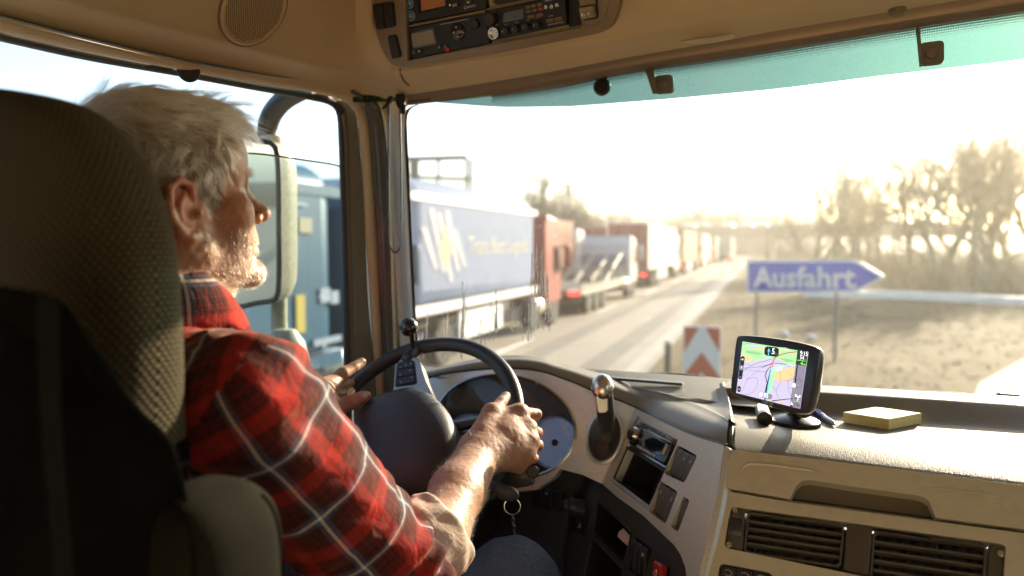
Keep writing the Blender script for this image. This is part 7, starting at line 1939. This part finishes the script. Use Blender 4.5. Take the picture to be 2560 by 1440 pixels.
def sp(x, y, h): return onp(NX + x / 4.571, NY + y / 4.571, PNv) + NN * (.0008 + h * .00022)
def EM(n, c, s=.55): return M(n, tuple(x * .25 for x in c), .25, emit=(c, s), spec=.3)
E_ = {k: EM('screen_' + k, c) for k, c in dict(lilac=(.36, .32, .44), green=(.27, .50, .22), dgreen=(.17, .36, .13), orange=(.52, .36, .18), black=(.01, .01, .012), road=(.03, .03, .035), blue=(.10, .42, .72), red=(.42, .04, .04), lime=(.22, .72, .06), white=(.85, .85, .85), grey=(.16, .16, .17), dark=(.022, .024, .022), side=(.16, .14, .19), water=(.36, .46, .66), pinkl=(.40, .30, .45)).items()}
scr = mesh('screen', [sp(x, y, 0) for x, y in [(353, 154), (1106, 277), (1010, 925), (279, 743)]], [(0, 1, 2, 3)], E_['lilac'], nav, smooth=False, fix=False)
def poly(k, pts, h): return mesh('map_area', [sp(x, y, h) for x, y in pts], [tuple(range(len(pts)))], E_[k], scr, smooth=False, fix=False)
def line(k, pts, wd, h, name='map_road'):
    P = cat(np.array([sp(x, y, h) for x, y in pts]), max(2, len(pts) * 4)); T_, _, _ = frames(P); side = np.cross(T_, NN); side /= np.linalg.norm(side, axis=1)[:, None]
    w_ = (np.linspace(wd[0], wd[1], len(P)) if not np.isscalar(wd) else np.full(len(P), wd))[:, None] * .00013
    return mesh(name, *grid(np.stack([P - side * w_, P + side * w_], 1)), E_[k], scr, smooth=False, fix=False)
poly('green', [(353, 154), (1106, 277), (1083, 437), (960, 425), (860, 400), (760, 360), (640, 345), (520, 375), (440, 390), (330, 380)], 1)
poly('dgreen', [(400, 262), (520, 270), (600, 300), (520, 315), (385, 290)], 2); poly('dgreen', [(760, 340), (900, 360), (960, 385), (860, 395)], 2); poly('dgreen', [(355, 168), (470, 180), (430, 195), (352, 190)], 2)
poly('orange', [(345, 300), (430, 325), (470, 352), (430, 385), (335, 385)], 2); poly('orange', [(490, 215), (620, 235), (610, 255), (500, 240)], 2); poly('orange', [(780, 235), (900, 245), (870, 260), (780, 252)], 2)
poly('pinkl', [(400, 205), (520, 205), (610, 228), (560, 232), (430, 222)], 2)
poly('orange', [(735, 490), (820, 470), (970, 445), (1075, 480), (1055, 600), (930, 590), (800, 615), (715, 590)], 2)
poly('green', [(700, 490), (735, 490), (715, 590), (690, 700), (660, 835), (628, 825), (660, 700)], 2)
poly('water', [(715, 480), (760, 440), (830, 432), (800, 480), (750, 495)], 3)
poly('orange', [(735, 842), (800, 830), (810, 872)], 2)
for pts, wd in (([(300, 550), (390, 470), (520, 405), (650, 370), (760, 315)], 2.2), ([(310, 460), (470, 455), (690, 420)], 2.2), ([(585, 450), (700, 405), (860, 420)], 3), ([(400, 580), (500, 570), (530, 590), (510, 690), (440, 755), (345, 755)], 1.6), ([(345, 750), (380, 660), (420, 580), (560, 470)], 1.3), ([(375, 475), (520, 495), (630, 500)], 1.3), ([(600, 570), (625, 500), (660, 460)], 1.3), ([(775, 495), (795, 600), (740, 720), (770, 800), (810, 875)], 1.6), ([(790, 605), (930, 600)], 1.3), ([(875, 625), (890, 585), (980, 590), (1050, 610)], 2.0), ([(875, 625), (880, 700), (905, 760), (930, 850)], 1.6), ([(690, 655), (740, 720)], 1.6), ([(885, 690), (1035, 680)], 1.3), ([(870, 510), (930, 560), (1000, 640)], 1.1), ([(960, 450), (1000, 560), (1035, 680)], 1.1), ([(360, 180), (500, 190), (720, 250)], 1.0), ([(330, 400), (420, 420), (470, 440)], 1.0), ([(385, 250), (455, 300), (640, 345)], 1.0), ([(570, 455), (640, 430)], 3), ([(800, 405), (905, 445)], 2)):
    line('road', pts, wd, 4)
line('water', [(355, 175), (470, 200), (600, 215)], 3, 4); line('water', [(780, 225), (870, 235), (840, 255)], 3, 4); line('water', [(380, 285), (520, 310), (700, 350)], 2, 4)
line('black', [(690, 835), (860, 815), (1020, 800)], (6, 3), 4)
line('black', [(640, 640), (622, 540), (650, 470), (690, 440)], (6, 4), 5); line('black', [(612, 830), (640, 650), (680, 470)], (11, 6), 5)
line('blue', [(628, 828), (655, 650), (690, 445)], (13, 5), 6); line('black', [(600, 800), (635, 640)], (5, 4), 6)
line('lime', [(672, 640), (690, 520), (715, 460), (780, 432), (970, 424)], (6, 3), 7); line('red', [(700, 410), (735, 345), (830, 300), (980, 275)], (6, 4), 7); line('road', [(692, 405), (727, 340), (822, 295), (975, 270)], 2, 6)
poly('dark', [(985, 247), (1106, 277), (1082, 437), (962, 420), (975, 330)], 5); poly('side', [(962, 420), (1082, 437), (1010, 925), (895, 893)], 3)
line('black', [(985, 425), (958, 640)], 9, 6); line('grey', [(958, 640), (935, 880)], 9, 6)
def disc(k, x, y, rx, ry, h, n=24): return mesh('map_mark', [sp(x + rx * cos(a), y + ry * sin(a), h) for a in np.linspace(0, 2 * pi, n, endpoint=False)], [tuple(range(n))], E_[k], scr, smooth=False, fix=False)
disc('lime', 950, 657, 19, 29, 8); disc('white', 950, 657, 14, 23, 9); disc('red', 692, 430, 15, 20, 8); disc('white', 692, 432, 6, 6, 9)
def pill(k, x0, y0, x1, y1, r, h):
    pts = [(x0 + r * cos(a), y0 + r * .9 * sin(a)) for a in np.linspace(pi, 2 * pi, 9)] + [(x1 + r * cos(a), y1 + r * .9 * sin(a)) for a in np.linspace(0, pi, 9)]
    return poly(k, pts, h)
pill('black', 362, 345, 334, 568, 23, 8); pill('grey', 352, 448, 348, 466, 22, 9) 
poly('black', rp2 := [(640, 212), (750, 226), (775, 246), (772, 312), (745, 332), (630, 318), (608, 298), (612, 232)], 8)
disc('dark', 320, 700, 23, 36, 8); line('white', [(303, 699), (337, 704)], 1.6, 9)
poly('white', [(346, 362), (372, 352), (362, 378), (358, 366)], 9); line('white', [(340, 450), (360, 453)], 1.5, 10); line('white', [(351, 440), (349, 463)], 1.5, 10); line('white', [(330, 562), (345, 565)], 1.5, 10)
line('blue', [(655, 318), (661, 260)], 5, 9); poly('blue', [(661, 232), (678, 278), (660, 264), (645, 272)], 9)
sxv, syv = nrm(sp(1106, 277, 0) - sp(353, 154, 0)), None
syv = nrm(sp(353, 154, 0) - sp(279, 743, 0))
def stx(s_, x, y, size, k='white', h=10, width=None): return text('numeral', s_, sp(x, y, h), sxv, syv, size * .000225, E_[k], scr, width=width * .00021 if width else None)
stx('5', 694, 298, 62); stx('km', 718, 303, 24, 'grey'); stx('9:15', 1018, 312, 46, width=66); stx('54', 1018, 360, 42, width=34); stx('min', 1052, 364, 18, 'grey'); stx('-6', 1019, 420, 42, 'lime', width=24); stx('min', 1043, 424, 22, 'lime')
line('lime', [(968, 367), (1086, 383)], 2.5, 9)
disc('red', 574, 762, 26, 40, 9); disc('white', 574, 762, 21, 33, 10); stx('90', 557, 785, 52, 'black', 11, width=34); stx('85', 606, 793, 50, 'white', 11, width=40); disc('side', 660, 785, 40, 34, 8); stx('km/h', 643, 805, 24, 'grey', 11)
poly('dark', [(905, 880), (935, 890), (930, 912), (900, 905)], 7); poly('white', [(922, 845), (935, 890), (918, 874), (906, 884)], 9); stx('270', 946, 890, 44, 'dark', 10, width=42); stx('m', 990, 896, 26, 'dark', 10)
line('white', [(990, 835), (996, 800), (968, 768)], 4, 10); line('white', [(996, 800), (1018, 782)], 4, 10); poly('white', [(962, 760), (985, 768), (966, 790)], 10); poly('white', [(1024, 772), (1020, 800), (1004, 780)], 10); line('lime', [(950, 838), (1012, 852)], 2, 9)
text('brand_print', 'TOMTOM', sp(566, 856, 1), sxv, syv, 30 * .000225, M('brand_grey', (.5, .48, .44), .4), nav, width=112 * .00021, bold=True)
mesh('speaker_slit', *boxg(sp(778, 930, .5), .004, .0008, .0004, sxv, NN, syv), BLACK, nav)
# mount: neck and round foot standing on the tray
ft = fixz(1988, 1062, -.3165); fb_ = ft
mesh('mount_foot', *latheg([(.0, .0), (.040, 0), (.0405, .004), (.040, .009), (.036, .0115), (.024, .015), (.012, .019), (.0, .020)], fb_, (0, 0, 1), 48), BLACK, nav, angle=30)
mbk = MB()
for k in range(60):
    a = 2 * pi * k / 60; mbk.box(fb_ + A(.0408 * cos(a), .0408 * sin(a), .0045), .0016, .0018, .007, (cos(a), sin(a), 0), (-sin(a), cos(a), 0), (0, 0, 1))
mbk.out('grip_ribs', BLACK, nav, smooth=False)['kind'] = 'stuff'
nk = cN + (onp(1990, 1020, PNv) - cN) - NN * .02
mesh('mount_neck', *tubeg(cat(np.array([fb_ + A(0, 0, .012), fb_ + A(.002, .002, .028), nk]), 10), [.017, .015, .013, .0125, .0125, .013, .013, .014, .014, .014], 18), BLACK, nav)

# ---- lighter-like black cylinder left of the mount, pen, pad of notes
cy0 = fixz(1912, 1048, -.300); cyd = nrm(fixz(1900, 1010, -.300) - cy0)
tl = thing('torch', 'small silver and black torch lying left of the sat nav mount', 'torch', tuple(cy0))
mesh('barrel', *latheg([(0, .0), (.0085, 0), (.0125, .001), (.0130, .006), (.0125, .018), (.012, .020)], cy0, cyd, 28), BLACK, tl)
mesh('barrel', *latheg([(.0122, .020), (.0124, .05), (.012, .075), (0, .076)], cy0, cyd, 28), CHROME, tl)
pa_, pb_ = fixz(2089, 1062, -.3115), fixz(2022, 1017, -.3115)
pen = thing('pen', 'transparent blue ballpoint pen lying on the dashboard', 'pen', tuple(pa_))
PB1 = M('pen_blue', (.10, .10, .42), .25, coat=.4); PB2 = M('pen_clear', (.50, .50, .62), .2, coat=.5)
d = pb_ - pa_; L_ = np.linalg.norm(d); d = d / L_
mesh('barrel', *latheg([(.0012, 0), (.0022, .004), (.0046, .014), (.0048, .030), (.0048, L_ * .40)], pa_, d, 18), PB2, pen)
mesh('cap', *latheg([(.0050, L_ * .40), (.0054, L_ * .42), (.0054, L_ * .92), (.0048, L_), (0, L_)], pa_, d, 18), PB1, pen)
mesh('tip', *latheg([(0, -.003), (.0012, -.001), (.0018, .003)], pa_, d, 12), CHROME, pen)
mesh('clip', *boxg(pa_ + d * L_ * .72 + A(0, 0, .0062), L_ * .36, .003, .0012, d, np.cross(A(0, 0, 1), d), (0, 0, 1)), PB1, pen)
YEL = M('note_yellow', (.97, .87, .40), .8, noise=(120, .05, 3)); YTOP = M('note_top', (.86, .80, .52), .7)
nz0 = -.3165; c1 = [fixz(2108, 1056, nz0), fixz(2222, 1074, nz0), fixz(2303, 1058, nz0)]
c1 = np.array(c1 + [c1[0] + c1[2] - c1[1]])
note = thing('sticky_notes', 'thick pad of yellow sticky notes lying on the dashboard', 'note pad', tuple(c1.mean(0)))
nsh = 26; hN = .0185
for k in range(nsh):
    j = A(*rg2.normal(0, .00018, 2), 0); z0 = hN * k / nsh
    mesh('sheet', *prismg(c1 + j, (0, 0, 1), z0, z0 + hN / nsh * .93), YEL if k < nsh - 1 else YTOP, note, smooth=False)
# ---- keys hanging at the column
kr = thing('key_ring', 'black key fob with steel ring and short chain under the column', 'keys', tuple(at(1262, 1225, 1.22)))
fob = cat(np.array([at(u, v, 1.215) for u, v in [(1232, 1205), (1256, 1208), (1284, 1220), (1297, 1238), (1290, 1252), (1262, 1252), (1240, 1240)]]), 30, True)
mesh('fob', *domeg(fob, -FW, .008, 6), DARK, kr); mesh('fob_edge', *tubeg(np.vstack([fob[8:16]]), .0012, 6), CHROME, kr)
rc = at(1281, 1266, 1.215)
mesh('ring', *tubeg(np.array([rc + .0145 * (RT * cos(a) + UP * sin(a)) for a in np.linspace(0, 2 * pi, 33)]), .0011, 8, False), CHROME, kr)
for k in range(7):
    c_ = at(1282 + 1.0 * k, 1292 + 9.5 * k, 1.215); a_, b_ = (RT, UP) if k % 2 else (FW * .6 + RT * .4, UP)
    mesh('chain_link', *tubeg(np.array([c_ + .0026 * cos(t_) * nrm(a_) + .0047 * sin(t_) * b_ for t_ in np.linspace(0, 2 * pi, 13)]), .0009, 5, False), CHROME, kr)
# ---- folded papers in the upper tray
for k, lb in enumerate(('folded white receipts standing in the open tray', 'single curled slip beside the receipts', 'lilac tinted slip behind the receipts')):
    px = [[(1548, 1330), (1560, 1322), (1580, 1345), (1573, 1368), (1545, 1342)], [(1556, 1321), (1562, 1324), (1580, 1342), (1576, 1340)], [(1552, 1338), (1572, 1350), (1574, 1362), (1553, 1349)]][k]
    pp = quad(px, plane(PA2[0] - NA * (.014 + .006 * k), PA2[1]))
    o = mesh('receipt', *prismg(pp, NA, 0, .0015), M('paper', [(.62, .56, .56), (.66, .62, .60), (.5, .46, .55)][k], .7), None, smooth=False); tag(o, lb, 'paper', None)

# ---- low winter haze: one even volume round the camera and everything outside the sky
HZM = bpy.data.materials.new('haze_air'); HZM.use_nodes = True; t = HZM.node_tree; t.nodes.remove(t.nodes['Principled BSDF'])
pv = t.nodes.new('ShaderNodeVolumePrincipled'); pv.inputs['Color'].default_value = (1, .95, .86, 1); pv.inputs['Density'].default_value = .0013; pv.inputs['Anisotropy'].default_value = .55
t.links.new(pv.outputs[0], t.nodes['Material Output'].inputs['Volume'])
hz_ = mesh('haze', *boxg((0, 1000, GZ + 11.5), 3000, 3600, 25), HZM, None, smooth=False); hz_['kind'] = 'stuff'; hz_['label'] = 'low winter haze'

# ------------------------------------------------------------------ lift everything from the eye-centred frame onto the road
for o in list(S.objects):
    if o.parent is None:
        o.location.z += EYE
